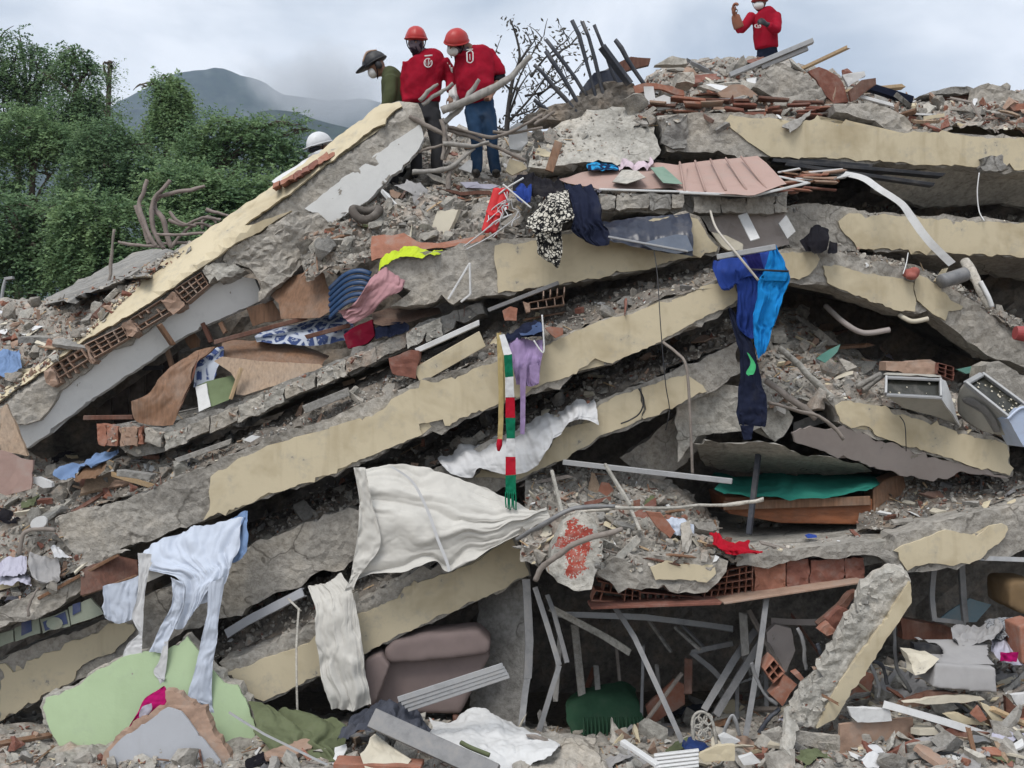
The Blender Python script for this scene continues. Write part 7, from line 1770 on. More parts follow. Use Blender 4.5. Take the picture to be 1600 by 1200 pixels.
solid('board_face', cA((1255, 840), (1310, 800), (1400, 745), (1530, 690), (1550, 700), (1420, 790), (1270, 850)), [(430, 285, 11.75), (520, 235, 12.0), (470, 245, 12.1)], .02, WPLAST, t_, step=8, rough=.01, jamp=.8, seed=97, nback=1)
block_run(t_, cA((1268, 848), (1400, 780), (1500, 720), (1550, 690)), [(430, 285, 11.62), (520, 235, 11.85), (470, 245, 11.95)], 9, 7, [BRICKR, TERRA], 98, name='brick', deep=.15)
panel('brown_board', 'brown grey panel standing at the far left edge below the wall foot', 'panel', [(0, 640), (10, 632), (40, 705), (42, 712), (20, 708), (0, 705)], [(0, 640, 10.7), (40, 700, 10.6), (0, 700, 10.5)], .04, WOODT, 99, rough=.02)
panel('brown_board', 'torn dusty mauve panel at the far left edge', 'panel', cJ((-20, 365), (130, 410), (155, 412), (140, 540), (30, 575), (-20, 560)), [(0, 700, 10.3), (50, 720, 10.35), (20, 770, 10.15)], .03, m_plain('dusty_mauve', (.3, .2, .17), .8, dust=.5), 100, rough=.02, jamp=1.5)
board('dark_plank', (186, 738, 10.35), (238, 745, 10.3), .12, .06, CONC_D, label='dark flat concrete strip on the slope at the foot of the stone edge', cat='concrete strip', cut=.04)
board('dark_plank', (275, 720, 10.55), (360, 690, 10.6), .1, .05, CONC_D, label='longer dark concrete strip lying beside the longest beam', cat='concrete strip', cut=.04)
board('dark_plank', (475, 640, 10.5), (545, 612, 10.55), .16, .08, CONC_D, label='grey block strip left of the white framed window piece', cat='concrete strip', cut=.02)
solid('white_shard', cJ((1125, 318), (1165, 295), (1205, 302), (1160, 328)), 10.35, .02, WPLAST, None, step=0, rough=.004, nback=1, label='white shard on the longest beam', cat='shard')
solid('white_pipe', cJ((145, 490), (180, 490), (240, 515), (240, 535), (200, 540), (150, 515)), 10.35, .06, WPLAST, None, step=0, rough=.01, nback=1, label='white broken pipe piece at far left', cat='pipe')
tube('hook_bar', [(35, 866, 9.95), (36, 838, 9.95), (48, 829, 9.95), (88, 829, 9.95)], .02, RUST, None, 6, 18, label='bent brown hook bar over the far left clothes', cat='bar')
tube('hook_bar', [(60, 920, 9.85), (52, 938, 9.82), (45, 950, 9.8), (45, 962, 9.8)], .012, RUST, None, 6, 18, label='bent bar hanging from the far left slab edge', cat='bar')
# window piece on the slab, bricks
t_ = cth('window_frame_piece', 'white and cream broken window sill with red brick end above the longest beam', 'window piece', None, (680, 590, 10.5))
board('sill', (650, 549, 10.6), (748, 505, 10.62), .2, .05, WPLAST, t_, cut=.02)
board('sill', (650, 588, 10.5), (752, 530, 10.6), .12, .16, YEL, t_, cut=.02)
solid('brick_end', cE((230, 830), (330, 790), (372, 795), (375, 830), (355, 925), (245, 905)), 10.42, .2, BRICKR, t_, step=7, rough=.02, seed=101)
solid('brick', cE((755, 610), (790, 590), (825, 600), (820, 655), (765, 655)), 10.55, .15, TERRA, None, step=6, rough=.015, jamp=.8, seed=102, label='upright red brick above the navy bundle', cat='brick')
solid('tile_piece', cE((950, 690), (975, 682), (1035, 690), (1035, 720), (1000, 735)), 10.35, .04, TERRA, None, step=6, rough=.01, jamp=.5, seed=103, label='orange tile piece right of the navy bundle', cat='tile')
board('grey_batten', (763, 485, 10.9), (873, 442, 10.75), .04, .04, METAL, label='grey batten leaning under the short upper beam', cat='batten')
t_ = cth('white_bracket', 'white triangular bracket standing at the end of the stone edge', 'bracket', None, (715, 470, 10.6))
for a, b in [((700, 468), (734, 411)), ((734, 411), (735, 460)), ((735, 460), (720, 472))]: board('bar', (a[0], a[1], 10.6), (b[0], b[1], 10.62), .02, .02, WPLAST, t_)
panel('red_sheet', 'rust red ribbed sheet under the rubble left of the neon vest', 'roof sheet', cE((150, 265), (300, 250), (330, 275), (380, 295), (510, 300), (650, 262), (680, 260), (650, 295), (430, 320), (180, 370), (150, 380)), [(580, 400, 10.95), (760, 375, 11.0), (600, 370, 11.1)], .04, TERRA, 104, jamp=1.0, rough=.012)
for k, (pts, m, lb) in enumerate([(cB((375, 895), (560, 910), (590, 920), (400, 910)), TERRA, 'rust red board edge left of the red gloves'), (cB((450, 870), (560, 890), (700, 880), (720, 900), (560, 905)), WOODD, 'dark red board above it'), (cB((590, 870), (640, 850), (700, 850), (740, 860), (700, 875)), F_LAV, 'lavender plastic tray among the boards'), (cB((560, 845), (640, 840), (650, 850), (590, 870)), F_LAV, 'small lavender sheet among the boards'), (cB((400, 905), (580, 925), (680, 905), (690, 915), (560, 940)), WOODB, 'brown board lowest of the small stack'),
    (cB((550, 780), (600, 740), (615, 745), (610, 800)), WPLAST, 'white board standing left of the jeans'), (cB((770, 790), (790, 735), (850, 750), (870, 780), (800, 810)), YEL, 'cream slab piece right of the jeans'), (cB((790, 590), (830, 565), (870, 580), (875, 650), (840, 700), (790, 690)), m_plain('clear_plastic', (.42, .43, .44), .3, dust=.3, spec=.6), 'grey plastic bag hanging right of the jeans')]):
    panel('loose_board', lb, 'board', pts, 11.7 if k < 5 else 12.0, .12 if k == 7 else .05, m, 150 + k, rough=.03 if k == 7 else .01, jamp=.8)
t_ = cth('tyre', 'small worn tyre lying at the left of the rubble slope', 'tyre', None, (575, 335, 11.4))
ctr = P(572, 332, 11.4)
V, Fs = tubegeo([ctr + np.array([.14 * math.cos(a), .09 * math.sin(a), .06 * math.sin(a) + .03 * math.cos(a * 2)]) for a in np.linspace(0, 2 * math.pi, 22)], .045, 10, 60)
mk('tread', V, Fs, m_plain('dusty_rubber', (.1, .085, .075), .9, dust=.5, bump=.4), t_, smooth=True)
# black bag, red dome, pipe at right
t_ = cth('black_bag', 'black bag on the broken beam right of the blue clothes', 'bag', None, (1280, 395, 11.0))
cloth('bag_side', rw(cF, [11.3, 11.1, 11.05], [(610, 215), (650, 205), (700, 230)], [(600, 280), (650, 275), (700, 270)], [(620, 330), (650, 340), (690, 320)]), BLK, 26, 26, .03, 3, 105, t_)
cloth('bag_side', rw(cF, [11.2, 11.1], [(560, 285), (610, 240)], [(590, 330), (625, 330)]), BLK, 12, 12, .02, 2, 106, t_)
cloth('bag_side', rw(cF, [11.2, 11.1], [(700, 285), (738, 290)], [(690, 340), (738, 335)]), BLK, 12, 12, .02, 2, 107, t_)
blob('red_rag', [ball(P(1420, 428, 11.4), .06, .06, .045), ball(P(1428, 426, 11.38), .05, .06, .05), ball(P(1424, 432, 11.35), .06, .05, .035)], m_plain('red_rag', (.33, .1, .08), .9, bump=.5), None, .012, 2, .05, label='round red rag lump on the broken beam', cat='rag')
mk('red_drum', *tubegeo([P(1586, 520, 11.3), P(1604, 522, 11.3), P(1630, 525, 11.3)], [.07, .085, .08], 18, 9), m_plain('red_drum', (.35, .06, .06), .6), smooth=False, label='dull red drum at the right edge on the grey beam end', cat='drum')
tube('concrete_pipe', [(1470, 440, 11.3), (1490, 434, 11.35), (1508, 428, 11.4)], .075, METAL, None, 12, 8, label='grey pipe stub on the broken beam at right', cat='pipe')
tube('bent_pipe', [(1508, 410, 11.7), (1525, 440, 11.5), (1540, 470, 11.4), (1545, 480, 11.4)], .05, CONC_L, None, 10, 16, label='pale bent pipe coming down at right', cat='pipe')
tube('white_pipe', [(1532, 440, 11.4), (1545, 465, 11.35), (1550, 480, 11.35)], .025, WPLAST, None, 8, 12, label='thin white pipe beside the pale bent pipe', cat='pipe')
panel('pale_board', 'pale cream board leaning behind the pipe stub', 'board', cF((1185, 470), (1225, 415), (1250, 410), (1215, 480)), 11.45, .03, YEL, 108)
board('hanging_board', (1160, 335, 11.2), (1180, 375, 11.0), .1, .02, WPLAST, label='white board hanging above the blue clothes', cat='board', up=(0, -1, 0))
panel('white_tile', 'small white tile hanging right of the hanging board', 'tile', cF((465, 205), (500, 165), (542, 240), (505, 275)), 11.2, .03, WPLAST, 109)
panel('pale_shard', 'pale shard above the royal blue clothes', 'shard', cF((155, 245), (220, 260), (300, 300), (300, 325), (230, 330), (200, 310)), 10.75, .05, CREAMB, 110, rough=.01)
cloth('black_fabric', rw(cF, [11.3, 11.0], [(80, 165), (130, 250), (180, 300), (215, 320)], [(110, 165), (150, 230), (200, 280), (230, 300)]), BLK, 24, 8, .02, 2, 111, label='strip of black fabric right of the short upper beam end', cat='fabric')
# teal things in the cavity
panel('teal_board', 'teal board edge in the cavity rubble', 'board', cF((640, 830), (700, 790), (750, 765), (735, 800), (680, 850)), 11.2, .04, m_plain('teal_paint', (.12, .3, .25), .6), 112)
panel('teal_board', 'teal panel behind the right television', 'board', cF((1290, 880), (1440, 850), (1440, 890), (1330, 900)), 11.6, .05, bpy.data.materials['teal_paint'], 113)
solid('concrete_block', cF((1430, 860), (1480, 840), (1640, 930), (1640, 1080), (1420, 920)), 11.2, .4, CONC, None, step=9, rough=.03, seed=114, label='grey block behind the right television', cat='concrete block')
tube('grey_hose', [(1290, 478, 11.8), (1320, 505, 11.5), (1350, 520, 11.5), (1390, 515, 11.5)], .03, MAUVE, None, 8, 20, label='grey hose sagging in the cavity under the bent beam', cat='hose')
tube('grey_hose', [(1405, 492, 11.5), (1425, 502, 11.4), (1450, 498, 11.4)], .025, CREAMB, None, 8, 16, label='short pale hose under the bent beam', cat='hose')
for k, (pts, Y, m, r, lb) in enumerate([([(1215, 545), (1255, 580), (1300, 620)], 10.9, CONC_L, .035, 'pale pole slanting down through the cavity rubble'), ([(1195, 595), (1235, 625), (1275, 652)], 10.7, RUST, .03, 'brown pole lower in the cavity rubble'), ([(1200, 628), (1280, 650), (1318, 688)], 10.5, RUST, .018, 'thin rod reaching over the mauve underside'), ([(1340, 604), (1380, 585), (1350, 610)], 10.8, CONC_D, .03, 'grey strip in the cavity')]):
    tube('pole', [(x, y, Y) for x, y in pts], r, m, None, 7, 14, label=lb, cat='pole', group='poles in the cavity rubble')
# centre gap: aluminium rails and sticks
board('aluminium_rail', (880, 722, 10.5), (1144, 752, 10.0), .05, .05, ALU, label='long pale rail sticking out of the centre gap', cat='rail')
tube('stick', [(890, 800, 9.8), (960, 795, 9.6), (1060, 793, 9.5), (1190, 778, 9.4)], .018, CONC_L, None, 7, 20, label='long thin pale stick over the red paint mark', cat='stick')
tube('bent_bar', [(835, 905, 9.35), (845, 885, 9.3), (880, 862, 9.25), (920, 840, 9.2), (970, 827, 9.25)], .022, RUST, None, 7, 30, label='bent brown bar curling under the red paint mark', cat='bar')
tube('bent_bar', [(812, 842, 9.6), (850, 820, 9.4), (900, 795, 9.35), (960, 790, 9.4)], .022, METAL, None, 7, 24, label='grey bar above the red paint mark', cat='bar')
for k, (a, b) in enumerate([((945, 725), (985, 790)), ((862, 735), (880, 808)), ((985, 795), (1000, 830))]):
    board('grey_batten', (a[0], a[1], 10.2), (b[0], b[1], 9.9), .03, .03, CONC_L, label=['upright pale batten in the centre gap', 'leaning pale batten left in the centre gap', 'short pale batten on the mound'][k], cat='batten', group='battens in the centre gap')
panel('orange_tile', 'orange roof tile on the mound at centre', 'tile', cK((1425, 650), (1490, 655), (1555, 740), (1530, 775), (1470, 720)), 9.9, .05, TERRA, 115, rough=.015)
panel('red_plate', 'small orange plate in the centre gap', 'tile', cK((1200, 555), (1215, 515), (1250, 520), (1270, 550), (1240, 580)), 10.5, .03, TERRA, 116)
t_ = cth('plastic_sack', 'pale blue plastic sack right of the orange roof tile', 'sack', None, (1060, 835, 9.95))
cloth('sack_side', rw(cK, [10.2, 10.0, 9.95], [(1500, 670), (1560, 660), (1620, 690)], [(1520, 710), (1570, 700), (1640, 720)], [(1540, 755), (1590, 760), (1640, 760)]), F_BLUEW, 26, 20, .04, 3, 117, t_)
# red sprayed mark on the block
RSP = m_plain('red_spray', (.36, .065, .045), .95, var=.3, dust=.7, dustc=(.42, .33, .28), scale=9, bump=.4)
core_ = next(o for o in bP.children if o.name.startswith('concrete_core'))
core_.data.materials.append(RSP)
red_ = jag([(884, 812), (893, 804), (903, 812), (898, 822), (908, 820), (926, 826), (922, 850), (916, 870), (908, 895), (898, 905), (885, 900), (888, 880), (880, 860), (866, 852), (870, 838), (885, 842), (888, 828)], 2.5, 4, 3)
rng = random.Random(3)
for p in core_.data.polygons:
    c = np.array(p.center) + OFF[core_.name]
    x, y = 800 + c[0] / c[1] * F, 600 - (c[2] - CZ) / c[1] * F
    if p.normal.y < -.1 and (inpoly(x, y, red_) and rng.random() < .82 or inpoly(x + rng.uniform(-5, 5), y + rng.uniform(-5, 5), red_) and rng.random() < .3): p.material_index = 1
# ---- ground floor: window frames and bars
gf = [((822, 905, 10.3), (824, 1060, 10.1), .09, METAL, 'wide grey window jamb right of the sofa wall'), ((824, 1060, 10.1), (815, 1135, 9.9), .07, METAL, 'bent lower end of that jamb'), ((836, 918, 10.2), (874, 1040, 9.9), .06, METAL, 'slanting grey frame bar beside the jamb'), ((874, 1040, 9.9), (842, 1142, 9.7), .055, METAL, 'grey bar bending back down to the ground'), ((855, 930, 10.2), (886, 1036, 9.8), .05, ALU, 'bright double rail in front of the dark room'),
      ((860, 950, 10.9), (985, 1020, 10.6), .08, CONC_L, 'pale plank slanting across the dark room'), ((870, 960, 11.0), (1145, 983, 10.9), .07, ALU, 'pale horizontal rail across the dark room'), ((960, 948, 9.9), (1066, 1160, 9.3), .055, ALU, 'long grey channel leaning across the room centre'), ((1198, 928, 9.8), (1165, 1150, 9.3), .06, ALU, 'grey channel standing left of the leaning column'),
      ((1180, 985, 10.4), (1100, 1110, 10.0), .08, METAL, 'dark flat bar crossing behind the standing channel'), ((1190, 1000, 10.3), (1118, 1118, 9.9), .08, METAL, 'second dark flat bar crossing behind the standing channel'), ((1080, 1020, 10.6), (1145, 1005, 10.6), .06, METAL, 'short grey bar of bent frame in the room'), ((1080, 1020, 10.6), (1130, 1065, 10.4), .06, METAL, 'lower grey bar of bent frame in the room'),
      ((1205, 970, 10.5), (1278, 972, 10.4), .07, MAUVE, 'thick dull pipe right of the standing channel'), ((1380, 1100, 8.9), (1640, 1184, 8.6), .07, WPLAST, 'long white beam lying in front at lower right'), ((358, 1113, 9.2), (512, 1195, 8.9), .022, ALU, 'thin pale rod in front of the olive cloth'), ((467, 950, 10.1), (465, 1115, 9.9), .022, CONC_L, 'thin upright pale pipe left of the narrow curtain'),
      ((450, 935, 10.2), (470, 955, 10.1), .022, CONC_L, 'bent top of the thin pale pipe'), ((1460, 885, 10.2), (1460, 970, 10.2), .06, METAL, 'left upright of the window at right'), ((1502, 880, 10.3), (1508, 972, 10.3), .07, METAL, 'right upright of the window at right'), ((1460, 968, 10.2), (1508, 976, 10.3), .05, METAL, 'bottom bar of the window at right'), ((1530, 872, 10.0), (1640, 876, 9.9), .05, ALU, 'pale horizontal pipe at the right edge under the slab'),
      ((355, 990, 10.5), (475, 925, 10.3), .1, GREYP, 'bent pale metal duct above the lowest beam')]
for k, (a, b, wd, m, lb) in enumerate(gf):
    bentbar('metal_bar', a, b, wd * .82, wd * .5, METAL if m is ALU and k % 3 else m, k + 5, label=lb, cat='bar', group='bars and rails of the ground floor')
# louvre rail and long channel at bottom centre
t_ = cth('louvre_rail', 'ribbed white aluminium shutter rail slanting in front of the sofa', 'shutter rail', None, (700, 1080, 9.3))
for k in range(4):
    board('slat', (622 + k * 5, 1093 + k * 5, 9.35), (786 + k * 3, 1040 + k * 5, 9.2), .05, .02, ALU, t_, up=(0, -1, .2))
    if k < 3: board('slot_shade', (624 + k * 5, 1096 + k * 5, 9.38), (788 + k * 3, 1043 + k * 5, 9.23), .03, .012, BLACKP, t_, up=(0, -1, .2))  # black strips stand in for the shade between the slats
board('grey_channel', (582, 1122, 9.05), (775, 1210, 8.7), .16, .08, METAL, label='wide grey steel channel lying at bottom centre', cat='channel', up=(0, -1, .5))
panel('paper_sheet', 'cream crumpled paper sheet left of the grey channel', 'paper', cH((100, 1120), (160, 1030), (240, 1080), (330, 1150), (300, 1190), (120, 1190)), [(570, 1180, 8.9), (640, 1190, 8.85), (590, 1150, 9.1)], .02, CREAMB, 119, rough=.03)
board('brown_plank', (525, 1190, 8.9), (660, 1196, 8.85), .2, .04, TERRA, label='terracotta plank along the bottom edge', cat='plank')
tube('moss_garland', [(720, 1160, 9.0), (735, 1168, 8.95), (765, 1180, 8.9)], .02, F_OLIVE, None, 7, 14, label='small green garland on the white ground sheet', cat='garland')
solid('rounded_stone', [(800, 1215), (815, 1185), (850, 1168), (895, 1165), (935, 1182), (950, 1215)], [(800, 1200, 8.9), (940, 1200, 8.9), (870, 1165, 9.2)], .4, CONC, None, step=6, rough=.06, jamp=2, seed=55, label='rounded grey stone at bottom centre', cat='stone')
panel('red_board', 'red wooden panel in the dark room beside the green armchair', 'panel', cH((1420, 900), (1550, 775), (1600, 800), (1600, 890), (1440, 990)), 10.6, .05, TERRA, 170, rough=.01)
# right foreground furniture
t_ = cth('upholstered_box', 'torn grey upholstered seat base lying at lower right', 'seat', None, (1500, 1080, 9.0))
soft('seat_front', cI((1190, 700), (1470, 722), (1480, 840), (1180, 815)), [(1460, 1050, 8.95), (1558, 1060, 8.9), (1460, 1080, 8.9)], .5, F_GREY, t_, bev=.03)
soft('seat_top', cI((1100, 590), (1440, 610), (1445, 680), (1480, 720), (1200, 705), (1250, 660), (1210, 620)), [(1440, 1000, 9.4), (1550, 1005, 9.35), (1480, 1045, 8.93)], .12, F_GREY, t_, bev=.03)
solid('torn_foam', cI((1050, 655), (1100, 650), (1200, 680), (1140, 750), (1090, 760)), [(1430, 1020, 9.05), (1460, 1030, 9.0), (1440, 1050, 8.95)], .15, CREAMB, t_, step=6, rough=.04, seed=171)
solid('hollow_shade', cI((1090, 610), (1210, 625), (1255, 670), (1180, 690), (1095, 650)), 9.3, .1, BLACKP, t_, step=8, rough=.01, seed=172)  # black plate stands in for the shade inside the torn seat
t_ = cth('grey_blanket', 'grey and patterned blankets heaped at the right edge', 'blanket', None, (1570, 1000, 9.6))
cloth('blanket_fold', rw(cI, [9.9, 9.6, 9.4, 9.3], [(1280, 520), (1350, 505), (1420, 510), (1480, 500)], [(1265, 550), (1350, 540), (1430, 540), (1500, 540)], [(1270, 580), (1350, 575), (1420, 570), (1470, 580)], [(1290, 595), (1350, 600), (1420, 600), (1450, 600)]), F_GREY, 50, 30, .05, 4, 173, t_)
cloth('blanket_fold', rw(cI, [10.0, 9.7, 9.5], [(1410, 480), (1500, 462), (1600, 480), (1660, 500)], [(1430, 510), (1500, 500), (1600, 520), (1660, 540)], [(1470, 560), (1530, 550), (1600, 560), (1660, 570)]), m_fabric('patterned_blanket', (.35, .36, .38), (.12, .12, .13), 'chain'), 50, 24, .05, 4, 174, t_)
cloth('blanket_fold', rw(cI, [9.6, 9.4, 9.3], [(1450, 580), (1530, 560), (1620, 600)], [(1450, 620), (1530, 620), (1620, 650)], [(1490, 670), (1550, 690), (1620, 700)]), F_LAV, 36, 30, .06, 4, 175, t_)
t_ = cth('crimson_cloth', 'small dark magenta cloth under the blankets at right', 'cloth', None, (1570, 1040, 9.3))
cloth('cloth_fold', rw(cI, 9.28, [(1490, 650), (1580, 650)], [(1490, 690), (1570, 695)]), F_MAG, 16, 12, .03, 3, 176, t_)
soft('orange_armchair', cI((1532, 335), (1560, 318), (1680, 322), (1680, 480), (1600, 478), (1535, 440)), 10.0, .5, m_fabric('ochre', (.2, .135, .075)), None, bev=.06, label='ochre armchair back at the right edge under the slab', cat='armchair')
soft('orange_box', cI((1580, 530), (1660, 510), (1660, 740), (1590, 700)), 9.3, .3, TERRA, None, bev=.02, label='orange brown box at the right edge', cat='box')
panel('window_glass', 'dusty blue window pane leaning at right under the slab', 'window pane', cI((1200, 500), (1350, 400), (1450, 430), (1380, 510), (1250, 510)), 10.5, .02, m_plain('blue_glass', (.2, .3, .36), .15, dust=.4, spec=.6), 177)
panel('brown_beam', 'brown wooden beam under the window at right', 'beam', cI((1030, 490), (1270, 540), (1280, 590), (1040, 590)), 10.3, .15, WOODD, 178, rough=.02)
# foreground boards at lower right
for k, (pts, m, lb, Y) in enumerate([
    (cI((750, 985), (1085, 955), (1090, 1060), (900, 1120), (810, 1150), (745, 1160)), TERRA_P, 'stack of pinkish tan boards standing at lower right', 8.95),
    (cI((390, 1025), (560, 1020), (750, 1040), (748, 1110), (640, 1095), (440, 1060)), CONC, 'flat grey plank left of the tan board stack', 8.95),
    (cI((785, 905), (980, 915), (990, 965), (830, 975), (800, 950)), WPLAST, 'white printed carton lying on the tan board stack', 8.9),
    (cI((1175, 1050), (1260, 1000), (1420, 1050), (1400, 1090), (1200, 1090)), BRICKR, 'red brown board between the white beam and tan stack', 8.8),
    (cI((950, 1130), (1100, 1060), (1350, 1090), (1330, 1160), (1100, 1170)), BRICKR, 'larger red brown board along the bottom right', 8.7),
    (cI((1515, 850), (1560, 900), (1660, 930), (1660, 1050), (1590, 1040), (1520, 960)), WOODD, 'torn brown carton at the right edge', 8.9),
    (cI((1400, 885), (1440, 900), (1565, 1030), (1545, 1040), (1450, 960)), YEL, 'cream splinter board leaning at lower right', 8.85),
    (cI((1235, 940), (1290, 930), (1440, 990), (1300, 985)), YEL, 'cream flat piece at lower right', 8.85),
    (cI((1455, 1060), (1640, 1100), (1640, 1200), (1510, 1200)), TERRA, 'terracotta panel in the bottom right corner', 8.6),
    (cI((1360, 940), (1395, 900), (1430, 960), (1400, 975)), TERRA, 'orange tile piece at lower right', 8.8),
    (cI((1040, 885), (1250, 850), (1400, 855), (1420, 870), (1200, 890)), CREAMB, 'pale thin board in front of the seat', 8.9),
    (cI((1020, 880), (1160, 830), (1300, 835), (1100, 870)), WOODD, 'dark board under the seat', 8.95),
    (cI((90, 1130), (180, 1085), (262, 1080), (262, 1150), (120, 1160)), YEL, 'cream plaster slab at the bottom, left of the grey plank', 8.75),
    (cI((185, 1040), (215, 1028), (285, 1060), (240, 1085), (200, 1075)), WPLAST, 'crumpled white bag behind the cream plaster slab', 9.0),
    (cI((280, 1140), (340, 1120), (380, 1160), (300, 1172)), WPLAST, 'white paper scrap at the bottom edge', 8.7),
    (cI((1540, 850), (1660, 830), (1660, 870), (1570, 900)), WPLAST, 'white panel behind the torn brown carton', 9.0)]):
    panel('loose_board', lb, 'board', pts, Y, .05, m, 180 + k, rough=.012, jamp=.8, step=10)
t_ = cth('white_slat_tray', 'white slatted tray at the bottom right edge', 'tray', None, (1470, 1195, 8.5))
for k in range(5): board('slat', (1462 + k * 9, 1180, 8.55), (1472 + k * 10, 1205, 8.4), .04, .015, WPLAST, t_)
tube('rim', [(1458, 1205, 8.4), (1459, 1180, 8.5), (1490, 1178, 8.55), (1540, 1200, 8.4)], .012, BLACKP, t_, 6, 24)
t_ = cth('slatted_chair', 'white slatted crate at the bottom, right of the room centre', 'crate', None, (1040, 1190, 8.8))
for k in range(5): board('slat', (1022, 1180 + k * 6, 8.85 - k * .03), (1092, 1172 + k * 6, 8.8 - k * .03), .05, .015, WPLAST, t_)
board('side', (972, 1158, 9.0), (1028, 1196, 8.75), .06, .03, WPLAST, t_)
t_ = cth('navy_rag', 'small navy rag at the foot of the leaning channel', 'rag', None, (1085, 1172, 9.0))
cloth('cloth_fold', rw(cI, [9.2, 9.05, 8.95], [(20, 1050), (60, 1035), (110, 1050)], [(15, 1075), (70, 1070), (145, 1075)], [(40, 1100), (80, 1110), (110, 1095)]), m_fabric('rag_navy', (.02, .04, .13)), 24, 18, .05, 3, 200, t_)
t_ = cth('ornate_iron', 'pierced grey iron chair back left of the standing channel', 'chair back', None, (1105, 1160, 9.1))
for k in range(7):
    a = k * .9
    ctr = P(1100 + 10 * math.cos(a) * (k > 0), 1135 + 14 * math.sin(a) * (k > 0), 9.15)
    V, Fs = tubegeo([ctr + np.array([.035 * math.cos(b), 0, .045 * math.sin(b)]) for b in np.linspace(0, 6.28, 13)], .009, 6, 26)
    mk('ring', V, Fs, CONC_L, t_, smooth=True)
tube('rim', [(1085, 1165, 9.15), (1082, 1125, 9.15), (1095, 1112, 9.15), (1112, 1125, 9.15), (1120, 1165, 9.15)], .014, CONC_L, t_, 6, 26)
for k, pts in enumerate([[(1172, 1035), (1180, 1055), (1195, 1085), (1215, 1100)], [(1185, 1145), (1200, 1120), (1218, 1105)], [(1130, 1150), (1145, 1120), (1155, 1150)], [(1245, 980), (1258, 1010), (1262, 1055)], [(1278, 1005), (1290, 1040)], [(1362, 1040), (1372, 1070), (1370, 1092)], [(1395, 970), (1400, 1040), (1425, 1080)], [(1360, 1035), (1380, 1042), (1388, 1070)]]):
    tube('bent_strip', [(x, y, 9.3 + .03 * k) for x, y in pts], .018, [METAL, DKMETAL, ALU][k % 3], None, 6, 18, flat=.4, label=['curled metal strip at the foot of the standing channel', 'dark bent strip lower by the standing channel', 'looped bright strip left of the standing channel', 'curved chair rib right of the standing channel', 'short chair rib beside it', 'curled grey strip under the leaning column', 'upright dark strip right of the leaning column', 'small bent grey strip right of the leaning column'][k], cat='strip', group='bent strips near the leaning column')
panel('mauve_chair_back', 'mauve brown chair back in the dark room right of the standing channel', 'chair back', cI((410, 560), (450, 520), (520, 540), (540, 640), (500, 740), (420, 720)), 10.2, .08, MAUVE, 201, rough=.01)
for k, (pts, m) in enumerate([(cI((650, 520), (720, 460), (800, 380), (830, 365), (760, 480), (700, 590)), WOODD), (cI((690, 500), (760, 440), (790, 450), (740, 560), (700, 580)), BRICKR), (cI((655, 545), (700, 510), (740, 560), (690, 570)), TERRA)]):
    panel('brick_stack', ['tall dark red slabs', 'red brick pieces', 'small orange brick'][k] + ' leaning on the left side of the column', 'brick', pts, 9.55 - k * .06, .12, m, 202 + k, rough=.02, jamp=1.2, step=6)
# bars under the pale ledge, debris boards in the middle heap
rng = random.Random(9)
for k in range(26):
    x, y = rng.uniform(1190, 1300), rng.uniform(268, 300)
    Yk = 11.9 - (y - 268) * .01
    mw = rng.choice([(TERRA, 'orange tile'), (WPLAST, 'white'), (WOODB, 'brown wooden'), (BRICKR, 'dark red tile'), (TERRA_P, 'tan tile')]); ln_ = rng.uniform(20, 60)
    board('loose_batten', (x, y, Yk), (x + ln_, y + rng.uniform(-8, 6), Yk + rng.uniform(-.1, .2)), rng.uniform(.04, .14), .02, mw[0], cut=.03, seed=k, label='%s %s strip %s right of the large pink roof sheet' % ('long' if ln_ > 40 else 'short', mw[1], 'just' if x < 1245 else 'further'), cat='batten', group='strips right of the pink roof sheet')
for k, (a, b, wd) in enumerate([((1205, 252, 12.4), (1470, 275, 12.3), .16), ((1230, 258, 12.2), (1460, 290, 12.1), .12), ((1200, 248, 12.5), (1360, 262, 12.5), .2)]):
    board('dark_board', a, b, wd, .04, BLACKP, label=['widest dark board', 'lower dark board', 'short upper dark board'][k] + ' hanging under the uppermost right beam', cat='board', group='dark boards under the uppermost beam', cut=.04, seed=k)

# ================================================================== torn boards, rags and papers strewn over the heaps
BVH = BVHTree.FromPolygons(np.concatenate(SOLID_V).tolist(), SOLID_F)
PAL_B = [(WOODB, 'brown wooden'), (WOODD, 'dark red wooden'), (CONC_L, 'pale concrete'), (WPLAST, 'white plastic'), (YEL, 'cream plaster'), (TERRA, 'orange clay'), (TERRA_P, 'tan clay'), (CREAMB, 'ivory plaster'), (METAL, 'grey metal'), (WOODT, 'tan fibre'), (BRICKR, 'dark brick'), (CONC, 'grey concrete'), (CONC, 'grey concrete'), (GWOOD, 'grey wooden'), (GWOOD, 'grey wooden'), (CONC_L, 'pale concrete'), (CONC_D, 'dark concrete')]
PAL_F = [(F_WHITE, 'white'), (F_LAV, 'lavender'), (F_GREY, 'grey'), (F_SLATE, 'slate grey'), (F_OLIVE, 'olive'), (F_SKY, 'denim blue'), (F_BROWN, 'brown'), (F_CURT, 'ivory'), (BLK, 'black'), (F_GREY, 'grey')]
